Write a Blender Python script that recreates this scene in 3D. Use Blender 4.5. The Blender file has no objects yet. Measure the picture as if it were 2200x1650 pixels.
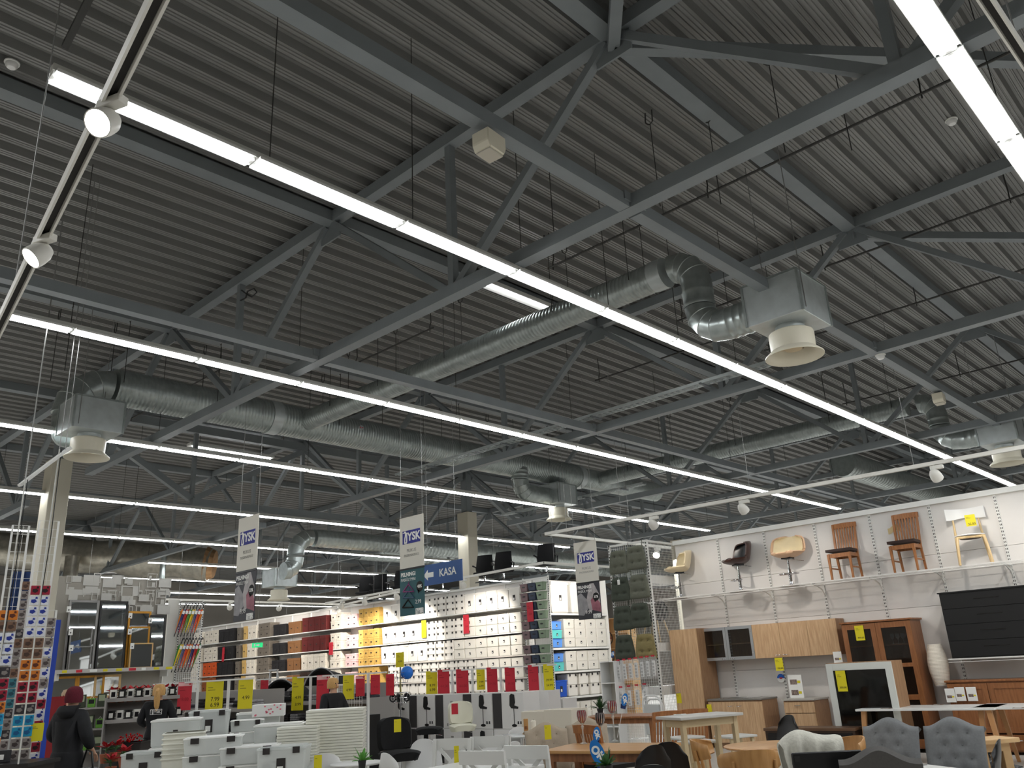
import bpy, bmesh, math, random
from math import sin, cos, pi, radians, sqrt
from mathutils import Vector, Matrix
SC = bpy.context.scene
COL = SC.collection
random.seed(7)
# ---------------------------------------------------------------- camera, world, exposure
RM = Matrix(((0.69302017, -0.71914982, -0.05046368),
             (0.20178257, 0.26069951, -0.94409722),
             (0.69210321, 0.64409572, 0.32578191)))      # world axes -> camera (x right, y down, z forward)
FPX, EYE = 1780.78, 1.55
cam = bpy.data.cameras.new('camera'); camo = bpy.data.objects.new('camera', cam); COL.objects.link(camo)
cam.sensor_width = 36; cam.lens = FPX / 2200 * 36; cam.clip_end = 200; cam.clip_start = .05
_r = [Vector(RM[i]) for i in range(3)]
m3 = Matrix((_r[0], -_r[1], -_r[2])).transposed()
camo.matrix_world = Matrix.Translation((0, 0, EYE)) @ m3.to_4x4()
SC.camera = camo
w = bpy.data.worlds.new('hall_air'); SC.world = w; w.use_nodes = True
w.node_tree.nodes['Background'].inputs[0].default_value = (.5, .53, .56, 1)
w.node_tree.nodes['Background'].inputs[1].default_value = .02
SC.view_settings.view_transform = 'Standard'
SC.view_settings.look = 'None'
SC.view_settings.gamma = 1
SC.view_settings.use_curve_mapping = False
SC.view_settings.exposure = 0.05
TUBE_POWER = 25.0
SPOT_POWER = 55.0
try:
    SC.cycles.use_denoising = True
    SC.cycles.max_bounces = 7
    SC.cycles.diffuse_bounces = 4
    SC.cycles.transparent_max_bounces = 12
    SC.cycles.sample_clamp_indirect = 4.0
    SC.cycles.use_light_tree = True
except Exception:
    pass

# ---------------------------------------------------------------- picture point -> world point on a known plane
def ray(px, py):
    return RM.transposed() @ Vector(((px - 1100) / FPX, (py - 825) / FPX, 1))
def pz(px, py, z):
    r = ray(px, py); k = (z - EYE) / r.z
    return Vector((r.x * k, r.y * k, z))
def pX(px, py, x):
    r = ray(px, py); k = x / r.x
    return Vector((x, r.y * k, EYE + r.z * k))
def pY(px, py, y):
    r = ray(px, py); k = y / r.y
    return Vector((r.x * k, y, EYE + r.z * k))
def pd(px, py, d):
    r = ray(px, py)
    return Vector((r.x * d, r.y * d, EYE + r.z * d))
def proj(p):
    c = RM @ (Vector(p) - Vector((0, 0, EYE)))
    if c.z < .05: return None
    return (1100 + FPX * c.x / c.z, 825 + FPX * c.y / c.z)
def inview(p, m=120):
    q = proj(p)
    return q is not None and -m < q[0] < 2200 + m and -m < q[1] < 1650 + m
RX, RY, RC = -pi / 2, 0.0, radians(-47)     # turn a thing whose front is local -y to face -X / -Y / the camera

# ---------------------------------------------------------------- materials
MATS = {}
def lin(c):
    return tuple(((v / 255) / 12.92 if v / 255 <= .04045 else ((v / 255 + .055) / 1.055) ** 2.4) for v in c)
def mat(name, rgb, rough=.55, metal=0, noise=0, nscale=8, stretch=None, alpha=1, emit=0, trans=0, bump=0, spec=.5, coat=0, rgb2=None, ior=1.45):
    if name in MATS: return MATS[name]
    m = bpy.data.materials.new(name); m.use_nodes = True; nt = m.node_tree
    b = nt.nodes['Principled BSDF']; c = lin(rgb)
    b.inputs['Base Color'].default_value = (*c, 1); b.inputs['Roughness'].default_value = rough
    b.inputs['Metallic'].default_value = metal; b.inputs['IOR'].default_value = ior
    b.inputs['Specular IOR Level'].default_value = spec
    if trans: b.inputs['Transmission Weight'].default_value = trans
    if coat: b.inputs['Coat Weight'].default_value = coat
    if alpha < 1: b.inputs['Alpha'].default_value = alpha
    if emit:
        b.inputs['Emission Color'].default_value = (*c, 1); b.inputs['Emission Strength'].default_value = emit
    if noise or bump or rgb2:
        tc = nt.nodes.new('ShaderNodeTexCoord'); mp = nt.nodes.new('ShaderNodeMapping'); nz = nt.nodes.new('ShaderNodeTexNoise')
        nt.links.new(tc.outputs['Object'], mp.inputs[0]); nt.links.new(mp.outputs[0], nz.inputs[0])
        if stretch: mp.inputs['Scale'].default_value = stretch
        nz.inputs['Scale'].default_value = nscale; nz.inputs['Detail'].default_value = 4
        if noise or rgb2:
            rp = nt.nodes.new('ShaderNodeValToRGB')
            a = lin(rgb2) if rgb2 else tuple(max(0, v * (1 - noise)) for v in c)
            d = c if rgb2 else tuple(min(1, v * (1 + noise)) for v in c)
            rp.color_ramp.elements[0].position = .32; rp.color_ramp.elements[1].position = .68
            rp.color_ramp.elements[0].color = (*a, 1); rp.color_ramp.elements[1].color = (*d, 1)
            nt.links.new(nz.outputs[0], rp.inputs[0]); nt.links.new(rp.outputs[0], b.inputs['Base Color'])
        if bump:
            bp = nt.nodes.new('ShaderNodeBump'); bp.inputs['Strength'].default_value = bump; bp.inputs['Distance'].default_value = .01
            nt.links.new(nz.outputs[0], bp.inputs['Height']); nt.links.new(bp.outputs[0], b.inputs['Normal'])
    MATS[name] = m
    return m
def C(name, *rgb, **k): return mat(name, rgb, **k)
STEEL = C('blue_grey_paint', 128, 134, 137, rough=.5, noise=.06, nscale=3)
DECK = C('galvanised_deck', 134, 134, 132, rough=.42, metal=.25, noise=.1, nscale=2.5, stretch=(.25, 6, 1))
GALV = C('galvanised_steel', 172, 180, 178, rough=.3, metal=.65, noise=.12, nscale=9)
ZINC = C('zinc_sheet', 196, 203, 203, rough=.32, metal=.35, noise=.08, nscale=6)
CREAM = C('cream_enamel', 226, 220, 200, rough=.4)
WHITE = C('white_paint', 228, 228, 224, rough=.45)
WHITEP = C('white_plastic', 236, 236, 234, rough=.3)
ROD = C('dark_rod', 70, 70, 68, rough=.5, metal=.5)
WIRE = C('steel_wire', 150, 150, 148, rough=.4, metal=.5)
BLACK = C('black_plastic', 14, 14, 15, rough=.4)
BLKF = C('black_fabric', 16, 16, 18, rough=.9, noise=.2, nscale=40)
CHROME = C('chrome', 225, 225, 228, rough=.06, metal=1)
WALLW = C('wall_panel_white', 222, 219, 215, rough=.6, noise=.03, nscale=2)
DARKSLOT = C('dark_slot', 50, 48, 46, rough=.8)
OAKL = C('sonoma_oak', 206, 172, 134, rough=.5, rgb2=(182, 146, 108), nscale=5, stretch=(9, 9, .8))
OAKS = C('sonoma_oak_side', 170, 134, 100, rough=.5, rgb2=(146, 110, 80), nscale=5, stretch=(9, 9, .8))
OAKD = C('oiled_oak', 150, 98, 60, rough=.4, rgb2=(124, 78, 44), nscale=4, stretch=(9, 9, .9))
OAKM = C('chair_oak', 164, 108, 62, rough=.4, rgb2=(138, 86, 46), nscale=6, stretch=(8, 8, 1))
BEECH = C('pale_beech', 222, 196, 150, rough=.45, rgb2=(204, 174, 126), nscale=5, stretch=(6, 6, 1))
TABW = C('table_oak', 190, 146, 92, rough=.35, rgb2=(170, 124, 74), nscale=3, stretch=(1, 8, 1))
DKW = C('dark_brown_wood', 66, 46, 32, rough=.4, rgb2=(52, 36, 26), nscale=4, stretch=(1, 8, 1))
YEL = C('price_yellow', 218, 204, 28, rough=.6)
RED = C('price_red', 188, 36, 52, rough=.6)
INK = C('black_ink', 24, 24, 22, rough=.7)
INKR = C('dark_red_ink', 150, 26, 40, rough=.7)
GREYI = C('grey_ink', 150, 148, 142, rough=.7)
PAPER = C('white_paper', 240, 240, 236, rough=.7)
NAVY = C('logo_navy', 38, 42, 130, rough=.6)
CLEAR = mat('clear_plastic', (240, 244, 241), rough=.3, alpha=.6, noise=.02)
CLEARY = mat('milky_plastic', (240, 239, 226), rough=.35, alpha=.92, noise=.02)
FRAMEG = C('grey_aluminium', 168, 170, 172, rough=.35, metal=.6)

def glass(name, rgb, a, rough=.05):
    return mat(name, rgb, rough=rough, alpha=a, spec=.8)
GLASS = glass('dark_cabinet_glass', (30, 28, 26), .42)
MIRROR = C('mirror_glass', 205, 210, 212, rough=.02, metal=1)

# ---------------------------------------------------------------- mesh collector
class M:
    def __init__(s): s.v = []; s.f = []; s.mi = []; s.mats = []; s.cur = 0
    def use(s, m):
        if m not in s.mats: s.mats.append(m)
        s.cur = s.mats.index(m); return s
    def add(s, vs, fs):
        o = len(s.v); s.v += [tuple(v) for v in vs]
        for f in fs: s.f.append([i + o for i in f]); s.mi.append(s.cur)
        return s
    def hexa(s, p):   # 8 points: bottom 4 ccw, top 4 ccw
        return s.add(p, [(3, 2, 1, 0), (4, 5, 6, 7), (0, 1, 5, 4), (1, 2, 6, 5), (2, 3, 7, 6), (3, 0, 4, 7)])
    def box(s, a, b):
        x0, y0, z0 = a; x1, y1, z1 = b
        return s.hexa([(x0, y0, z0), (x1, y0, z0), (x1, y1, z0), (x0, y1, z0), (x0, y0, z1), (x1, y0, z1), (x1, y1, z1), (x0, y1, z1)])
    def cbox(s, c, d): return s.box([c[i] - d[i] / 2 for i in range(3)], [c[i] + d[i] / 2 for i in range(3)])
    def taper(s, c0, d0, c1, d1):    # frustum between two rectangles (z from c0 to c1)
        q = []
        for c, d in ((c0, d0), (c1, d1)):
            q += [(c[0] - d[0] / 2, c[1] - d[1] / 2, c[2]), (c[0] + d[0] / 2, c[1] - d[1] / 2, c[2]), (c[0] + d[0] / 2, c[1] + d[1] / 2, c[2]), (c[0] - d[0] / 2, c[1] + d[1] / 2, c[2])]
        return s.hexa(q)
    def beam(s, p, q, wd, ht, up=(0, 0, 1)):
        p = Vector(p); q = Vector(q); d = (q - p).normalized(); u = Vector(up)
        sd = d.cross(u)
        if sd.length < 1e-4: sd = d.cross(Vector((1, 0, 0)))
        sd.normalize(); u = sd.cross(d).normalized()
        a = sd * wd / 2; b = u * ht / 2
        return s.hexa([p - a - b, p + a - b, p + a + b, p - a + b, q - a - b, q + a - b, q + a + b, q - a + b])
    def ring(s, c, ax, r, n, ph=0):
        ax = Vector(ax).normalized(); t = Vector((0, 0, 1)) if abs(ax.z) < .9 else Vector((1, 0, 0))
        u = ax.cross(t).normalized(); v = ax.cross(u)
        return [Vector(c) + u * cos(2 * pi * i / n + ph) * r + v * sin(2 * pi * i / n + ph) * r for i in range(n)]
    def loft(s, rings, cap=True):
        n = len(rings[0]); vs = [p for r in rings for p in r]; fs = []
        for k in range(len(rings) - 1):
            for i in range(n):
                j = (i + 1) % n
                fs.append((k * n + i, k * n + j, (k + 1) * n + j, (k + 1) * n + i))
        if cap:
            fs.append(tuple(range(n - 1, -1, -1))); fs.append(tuple((len(rings) - 1) * n + i for i in range(n)))
        return s.add(vs, fs)
    def tube(s, pts, r, n=8, cap=True):
        pts = [Vector(p) for p in pts]; rs = r if isinstance(r, (list, tuple)) else [r] * len(pts)
        rings = []; u = None
        for i, p in enumerate(pts):
            d = (pts[min(i + 1, len(pts) - 1)] - pts[max(i - 1, 0)]).normalized()
            if u is None:
                t = Vector((0, 0, 1)) if abs(d.z) < .9 else Vector((1, 0, 0)); u = d.cross(t).normalized()
            else:
                u = (u - d * u.dot(d)).normalized()
            v = d.cross(u)
            rings.append([p + u * cos(2 * pi * k / n) * rs[i] + v * sin(2 * pi * k / n) * rs[i] for k in range(n)])
        return s.loft(rings, cap)
    def lathe(s, prof, n=20, c=(0, 0, 0), cap=True):
        c = Vector(c)
        return s.loft([[c + Vector((r * cos(2 * pi * i / n), r * sin(2 * pi * i / n), z)) for i in range(n)] for r, z in prof], cap)
    def prism(s, poly, y0, y1):     # polygon in x,z pushed along y
        n = len(poly); vs = [(x, y0, z) for x, z in poly] + [(x, y1, z) for x, z in poly]
        return s.add(vs, [tuple(range(n)), tuple(range(2 * n - 1, n - 1, -1))] + [(i, i + n, (i + 1) % n + n, (i + 1) % n) for i in range(n)])
    def grid(s, fn, nu, nv, th):    # a curved sheet with thickness along its normals
        P = [[Vector(fn(i / nu, j / nv)) for j in range(nv + 1)] for i in range(nu + 1)]
        N = []
        for i in range(nu + 1):
            row = []
            for j in range(nv + 1):
                a = P[min(i + 1, nu)][j] - P[max(i - 1, 0)][j]; b = P[i][min(j + 1, nv)] - P[i][max(j - 1, 0)]
                nn = a.cross(b); row.append(nn.normalized() if nn.length > 1e-9 else Vector((0, 0, 1)))
            N.append(row)
        vs = [P[i][j] for i in range(nu + 1) for j in range(nv + 1)] + [P[i][j] - N[i][j] * th for i in range(nu + 1) for j in range(nv + 1)]
        o = (nu + 1) * (nv + 1); id = lambda i, j: i * (nv + 1) + j; fs = []
        for i in range(nu):
            for j in range(nv):
                fs.append((id(i, j), id(i + 1, j), id(i + 1, j + 1), id(i, j + 1)))
                fs.append((o + id(i, j + 1), o + id(i + 1, j + 1), o + id(i + 1, j), o + id(i, j)))
        for i in range(nu):
            fs.append((id(i + 1, 0), id(i, 0), o + id(i, 0), o + id(i + 1, 0))); fs.append((id(i, nv), id(i + 1, nv), o + id(i + 1, nv), o + id(i, nv)))
        for j in range(nv):
            fs.append((id(0, j), id(0, j + 1), o + id(0, j + 1), o + id(0, j))); fs.append((id(nu, j + 1), id(nu, j), o + id(nu, j), o + id(nu, j + 1)))
        return s.add(vs, fs)
    def mesh(s, name, m=None, smooth=False, bevel=0, ang=40, seg=1):
        me = bpy.data.meshes.new(name); me.from_pydata(s.v, [], s.f)
        ms = s.mats or ([m] if m else [])
        for x in ms: me.materials.append(x)
        if len(ms) > 1: me.polygons.foreach_set('material_index', s.mi)
        if bevel or smooth:
            bm = bmesh.new(); bm.from_mesh(me)
            bmesh.ops.recalc_face_normals(bm, faces=bm.faces)
            if bevel: bmesh.ops.bevel(bm, geom=[e for e in bm.edges if e.calc_face_angle(0) > .4], offset=bevel, segments=seg, affect='EDGES', profile=.5)
            bm.to_mesh(me); bm.free()
        if smooth:
            me.shade_smooth()
            me.set_sharp_from_angle(angle=radians(ang))
        return me
    def obj(s, name, m=None, parent=None, **k):
        o = bpy.data.objects.new(name, s.mesh(name, m, **k)); COL.objects.link(o)
        if parent is not None: o.parent = parent
        return o
def B(a, b): return M().box(a, b)
def tag(o, label=None, cat=None, group=None, kind=None):
    if label: o['label'] = label
    if cat: o['category'] = cat
    if group: o['group'] = group
    if kind: o['kind'] = kind
    return o
def T(name, label, cat, loc=(0, 0, 0), rz=0, group=None):
    o = bpy.data.objects.new(name, None); COL.objects.link(o); o.empty_display_size = .05
    o.location = loc; o.rotation_euler = (0, 0, rz)
    return tag(o, label, cat, group)
def dup(root, loc=None, rz=None, label=None, group=None):
    r = root.copy(); COL.objects.link(r)
    if loc is not None: r.location = loc
    if rz is not None: r.rotation_euler = (0, 0, rz)
    tag(r, label, None, group)
    for ch in root.children:
        c = ch.copy(); COL.objects.link(c); c.parent = r
        for g in ch.children:
            d = g.copy(); COL.objects.link(d); d.parent = c
    return r
class Kind:     # first call moves the built thing, later calls copy it
    def __init__(s, root): s.root = root; s.used = False
    def put(s, loc, rz=0, label=None, group=None):
        if not s.used:
            s.used = True; r = s.root; r.location = loc; r.rotation_euler = (0, 0, rz); tag(r, label, None, group); return r
        return dup(s.root, loc, rz, label, group)
ORD = ['first', 'second', 'third', 'fourth', 'fifth', 'sixth', 'seventh', 'eighth', 'ninth', 'tenth', 'eleventh', 'twelfth', 'thirteenth', 'fourteenth', 'fifteenth', 'sixteenth', 'seventeenth', 'eighteenth', 'nineteenth', 'twentieth']
def ordn(i):
    if i < 20: return ORD[i]
    t = {2: 'twenty', 3: 'thirty', 4: 'forty', 5: 'fifty', 6: 'sixty', 7: 'seventy', 8: 'eighty', 9: 'ninety'}
    n = i + 1
    return (t[n // 10] + '-' + ORD[n % 10 - 1]) if n % 10 else {20: 'twentieth', 30: 'thirtieth', 40: 'fortieth', 50: 'fiftieth', 60: 'sixtieth', 70: 'seventieth', 80: 'eightieth'}[n]
TXM = {}
def text(s, size, x, z, y, m, parent, name='lettering', align='CENTER', bold=0, shear=0):
    key = (s, round(size, 4), m.name, align, bold, shear)
    if key not in TXM:
        cu = bpy.data.curves.new(name, 'FONT'); cu.body = s; cu.size = size; cu.align_x = align; cu.align_y = 'CENTER'
        cu.extrude = .0008; cu.offset = bold; cu.shear = shear; cu.resolution_u = 3
        cu.materials.append(m)
        q = bpy.data.objects.new('letter_curve', cu)
        TXM[key] = bpy.data.meshes.new_from_object(q); bpy.data.objects.remove(q); bpy.data.curves.remove(cu)
    o = bpy.data.objects.new(name, TXM[key]); COL.objects.link(o); o.parent = parent
    o.location = (x, y, z); o.rotation_euler = (pi / 2, 0, 0)
    return o
# ================================================================ the hall
DZ = 7.83      # underside of the roof deck
fl = B((-8, -12, -.1), (50, 52, 0)).obj('floor', C('floor_tile', 202, 199, 193, rough=.35, noise=.05, nscale=1.5)); tag(fl, 'pale beige shop floor seen between the furniture', kind='structure')
P = .32; prof = [(0, 0), (.03, 0), (.036, .012), (.044, .012), (.05, 0), (.075, 0), (.081, .012), (.089, .012), (.095, 0), (.126, 0), (.152, .1), (.18, .1), (.187, .088), (.199, .088), (.206, .1), (.238, .1), (.245, .088), (.257, .088), (.264, .1), (.294, .1)]
yz = []
yy = -11.9
while yy < 51.5:
    yz += [(yy + a, DZ + b) for a, b in prof]; yy += P
mm = M(); n = len(yz)
mm.add([(-8, a, b) for a, b in yz] + [(50, a, b) for a, b in yz], [(i, i + 1, n + i + 1, n + i) for i in range(n - 1)])
mm.box((-8, -12, DZ + .104), (50, 52, DZ + .2))
tag(mm.obj('ceiling', DECK), 'ribbed galvanised metal roof deck over the whole shop', kind='structure')
WF = C('far_wall_panel', 170, 165, 156, rough=.7, noise=.04, nscale=1)
for nm, a, b in (('wall_far', (49.8, -12, 0), (50, 52, DZ)), ('wall_left', (-8, 51.8, 0), (50, 52, DZ)), ('wall_right', (-8, -12, 0), (50, -11.8, DZ)), ('wall_back', (-8, -12, 0), (-7.8, 52, DZ))):
    tag(B(a, b).obj(nm, WF), kind='structure')
TX = [5.94, 11.95, 17.95, 23.95, 29.95, 35.95, 41.95]
NY = [3.85 + 5.03 * k for k in range(-1, 4)]      # top nodes
names_t = ['nearest', 'second', 'third', 'fourth', 'fifth', 'sixth', 'seventh']
def truss(i, x, y0, y1, nodes, label):
    t = T('roof_truss', label, 'truss', (x, (y0 + y1) / 2, 5.63), 0, 'steel roof trusses')
    o = Vector((x, (y0 + y1) / 2, 5.63))
    def beam(nm, p, q, a, b):
        M().beam(Vector(p) - o, Vector(q) - o, a, b).obj(nm, STEEL, t)
    beam('top_chord', (x, y0 - 1.3, DZ - .085), (x, y1 + 1.3, DZ - .085), .15, .165)
    beam('bottom_chord', (x, y0, 5.70), (x, y1, 5.70), .15, .14)
    for j, y in enumerate(nodes):
        yb = y + 2.515
        for yy2, ok in ((yb, True),):
            if y0 - .1 < yy2 < y1 + .1:
                beam('post', (x, yy2, 5.76), (x, yy2, DZ - .17), .09, .09)
                if y > y0 - 2.4: beam('diagonal', (x, yy2 - .08, 5.74), (x, y + .08, DZ - .17), .1, .09)
                beam('diagonal', (x, yy2 + .08, 5.74), (x, y + 4.95, DZ - .17), .1, .09)
        if y0 < y < y1:
            M().box((x - .012 - o.x, y - .22 - o.y, DZ - .42 - o.z), (x + .012 - o.x, y + .22 - o.y, DZ - .16 - o.z)).obj('gusset_plate', STEEL, t)
    return t
for i, x in enumerate(TX):
    truss(i, x, -3.2, 17.15, NY, f'{names_t[i]} grey steel roof truss from the front, crossing above the display hall')
for i, x in enumerate(TX):
    truss(i, x, 20.8, 40.5, [18.95 + 5.03 * k for k in range(0, 5)], f'{names_t[i]} grey steel roof truss of the rear bay beyond the columns')
# tie beams and roof struts running the other way
for y, nm in ((3.87, 'nearer'), (9.05, 'farther')):
    t = T('tie_beam', f'long grey {nm} tie beam crossing the truss bottom chords', 'beam', (0, y, 5.7), 0, 'tie beams')
    xs = [-.06] + TX
    for k in range(len(xs) - 1):
        M().box((xs[k] + .09, -.065, -.075), (xs[k + 1] - .09, .065, .055)).obj('segment', STEEL, t)
        for e in (xs[k] + .12, xs[k + 1] - .12):
            M().box((e - .05, -.08, -.02), (e + .05, .08, .075)).obj('end_plate', STEEL, t)
for k, y in enumerate((-1.2, 3.85, 8.85, 13.9, 18.95, 24, 29, 34, 39)):
    tag(B((-7, y - .1, DZ - .17), (48, y + .1, DZ - .004)).obj('roof_strut', STEEL), f'{ordn(k)} dark grey roof strut from the front, tight under the deck', 'beam', 'roof struts')
nb = [((5.94, 3.85), (11.95, -1.2)), ((5.94, 3.85), (-.06, -1.2)), ((11.95, 3.85), (17.95, -1.2)), ((11.95, 3.85), (5.94, -1.2))]
for k, (a, b) in enumerate(nb):
    if k == 3: continue
    tag(M().beam((*a, DZ - .26), (*b, DZ - .26), .12, .12).obj('wind_brace', STEEL), ['grey diagonal wind brace from the near truss node towards upper right', 'grey wind brace end reaching the near truss node from above', 'grey diagonal wind brace beyond the second truss at right'][k], 'brace', 'wind braces')
# columns and the lengthwise truss they carry
COLM = C('column_board', 214, 208, 190, rough=.6)
for k, (x, y) in enumerate(((5.94, 18.95), (17.95, 18.95), (29.95, 18.95))):
    t = T('column', ['cream boxed column behind the left mesh racks', 'cream boxed column rising behind the storage box wall', 'cream boxed column far behind the display wall'][k], 'column', (x, y, 0), 0, 'boxed columns')
    M().box((-.2, -.24, 0), (.2, .24, 6.3)).obj('casing', COLM, t, bevel=.01)
    M().box((-.11, -.13, 6.3), (.11, .13, DZ - .17)).obj('steel_post', STEEL, t)
    if k < 2:
        u = T('girder_truss', f'{["left", "right"][k]} lengthwise girder truss carried by the cream columns', 'truss', (x, y, 5.63), 0, 'girder trusses')
        def bm_(nm, p, q, a=.16, b=.16): M().beam(Vector(p) - Vector((0, 0, 5.63)), Vector(q) - Vector((0, 0, 5.63)), a, b).obj(nm, STEEL, u)
        bm_('top_chord', (.2, 0, 7.5), (11.8, 0, 7.5), .2, .2)
        bm_('bottom_chord', (3.0, 0, 5.72), (8.85, 0, 5.72), .16, .16)
        for a, b in (((.2, 0, 7.4), (2.95, 0, 5.8)), ((3.05, 0, 5.8), (6, 0, 7.4)), ((6.05, 0, 7.4), (8.8, 0, 5.8)), ((8.9, 0, 5.8), (11.8, 0, 7.4))): bm_('diagonal', a, b, .14, .14)
        for xx in (3.0, 8.85, 6.0): bm_('post', (xx, 0, 5.78), (xx, 0, 7.4), .09, .09)

# ================================================================ strip lights
TUBE = mat('lit_tube', (250, 253, 255), emit=TUBE_POWER)
TRUNK = C('white_trunking', 206, 206, 200, rough=.4)
LP = 1.5305; LZ = 5.55
ls = T('strip_light', 'lamp', 'light')
M().box((.0, -.055, .03), (LP, .055, .085)).obj('trunking', TRUNK, ls)
hm = M()
hm.prism([(.02, .03), (LP - .02, .03), (LP - .02, .02), (.02, .02)], -.085, .085)
hm.box((.02, -.092, .006), (LP - .02, -.085, .03)); hm.box((.02, .085, .006), (LP - .02, .092, .03))  # side lips added to cut the tubes' sideways and upward light
hm.box((.004, -.05, .0), (.03, .05, .03)); hm.box((LP - .03, -.05, .0), (LP - .004, .05, .03))
hm.obj('reflector', WHITE, ls)
for sy in (-.042, .042):
    M().tube([(.03, sy, .004), (LP - .03, sy, .004)], .017, 8).obj('tube', TUBE, ls)
KL = Kind(ls)
rows = [('R0', .95, 5.785, -4, 4, 'row at upper right'), ('R1', 5.39, 2.84, -1, 15, 'long row from upper left'), ('R2', 9.80, 3.02, -1, 14, 'second row, starting at the left edge'),
        ('R3', 14.18, 6.01, -3, 12, 'third row, passing the left vent box'), ('R4', 19.02, 6.12, -3, 11, 'fourth row, above the hanging signs'), ('R5', 23.68, 9.17, -4, 13, 'fifth row, crossing the hanging signs'),
        ('R6', 28.12, 13.46, -1, 12, 'sixth row, behind the left hanging sign'), ('R7', 32.5, 13.6, -1, 12, 'seventh row, level with the far vent box'), ('R8', 37.0, 14.5, -1, 14, 'eighth row, behind the umbrella rack'), ('R9', 42, 16, -1, 13, 'farthest row, low over the dark baskets')]
for nm, y, x0, k0, k1, ph in rows:
    vis = 0
    for k in range(k0, k1):
        x = x0 + k * LP
        a = inview((x, y, LZ), 10) or inview((x + LP, y, LZ), 10)
        if not a: continue
        KL.put((x, y, LZ), 0, f'{ordn(vis)} strip light from left, {ph}', f'strip lights of the {ph}')
        vis += 1
# rows out of the picture keep the hall lit: unseen lengths as simple area lamps of the same kind of light
def area(name, loc, sx, sy, power, color=(.97, .99, 1)):
    l = bpy.data.lights.new(name, 'AREA'); l.shape = 'RECTANGLE'; l.size = sx; l.size_y = sy; l.energy = power; l.color = color
    o = bpy.data.objects.new(name, l); COL.objects.link(o); o.location = loc; return o
for y in (-3.5, .95): area('strip_row_light', (14 if y > 0 else 8, y, 5.5), 14, .15, 420)
for y in (5.4, 9.8, 14.2, 19, 23.7, 28.1): area('strip_row_light', (34, y, 5.5), 16, .15, 420)
for y in (23.7, 28.1, 32.5, 37): area('strip_row_light', (1.5, y, 5.5), 12, .15, 330)
for k, y in enumerate((5.4, 9.8, 14.2, 19)): area('strip_row_light', (-3.2, y, 5.5), 6, .15, 150)
# suspension wires of the rows
def wires(y, x0, n, st, ph):
    t = T('suspension_wires', f'thin steel wires holding the {ph}', 'wire', (x0, y, LZ), 0, 'suspension wires')
    for k in range(n):
        M().tube([(k * st, 0, .085), (k * st + .01, 0, DZ - LZ)], .005, 5).obj('wire', ROD, t)
wires(.95, 5.8 + LP, 3, 2 * LP, rows[0][5]); wires(5.39, 2.84 + .15, 8, LP, rows[1][5]); wires(9.8, 3.0, 8, 2 * LP, rows[2][5]); wires(14.18, 6.0, 7, 2 * LP, rows[3][5])
for nm, y, x0, k0, k1, ph in rows[4:]: wires(y, x0 + k0 * LP, (k1 - k0) // 2 + 1, 2 * LP, ph)
# high fixtures under the deck
for k, (x, y, lit) in enumerate(((*pz(1112, 634, 7.4)[:2], 1), (10.4, 19.9, 1))):
    t = T('deck_light', ['short lit strip fixture close under the deck near the centre', 'lit strip fixture close under the deck behind the third row'][k], 'light', (x, y, 7.35))
    M().box((-1.2, -.11, 0), (1.2, .11, .08)).obj('body', WHITE, t, bevel=.01)
    M().tube([(-1.1, -.05, -.02), (1.1, -.05, -.02)], .02, 8).obj('tube', TUBE if lit else WHITE, t)
    M().tube([(-.9, 0, .08), (-.9, 0, .48)], .006, 5).tube([(.9, 0, .08), (.9, 0, .48)], .006, 5).obj('hanger', ROD, t)

# ================================================================ ventilation
def spiral(mb, p, q, r, pitch=.066, n=24, ridge=.007):
    p = Vector(p); q = Vector(q); L = (q - p).length; d = (q - p) / L; k = max(1, int(L / pitch)); rings = []
    for i in range(k):
        s = L * i / k; e = L / k
        for t, rr in ((0, r), (.62, r), (.74, r + ridge), (.88, r + ridge)):
            rings.append(mb.ring(p + d * (s + e * t), d, rr, n))
    rings.append(mb.ring(q, d, r, n))
    mb.loft(rings)
def elbow(mb, c, a, b, R, r, n=24, seg=4):
    """mitred elbow: from direction a to direction b, meeting corner c, bend radius R"""
    c = Vector(c); a = Vector(a); b = Vector(b); o = c - a * R + b * R; rings = []
    for i in range(seg + 1):
        th = pi / 2 * i / seg
        pt = o - b * R * cos(th) + a * R * sin(th); dr = a * cos(th) + b * sin(th)
        rings.append(mb.ring(pt, dr, r, n))
        if 0 < i < seg:
            rings.append(mb.ring(pt + dr * .004, dr, r + .008, n)); rings.append(mb.ring(pt + dr * .012, dr, r, n))
    # keep ring phase continuous
    base = rings[0]
    for k in range(1, len(rings)):
        best = min(range(n), key=lambda s: (rings[k][s] - rings[k - 1][0]).length)
        rr = rings[k][best:] + rings[k][:best]
        if (rr[1] - rings[k - 1][1]).length > (rr[-1] - rings[k - 1][1]).length: rr = [rr[0]] + rr[:0:-1]
        rings[k] = rr
    mb.loft(rings)
TZ, TY = 6.52, 14.2
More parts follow.
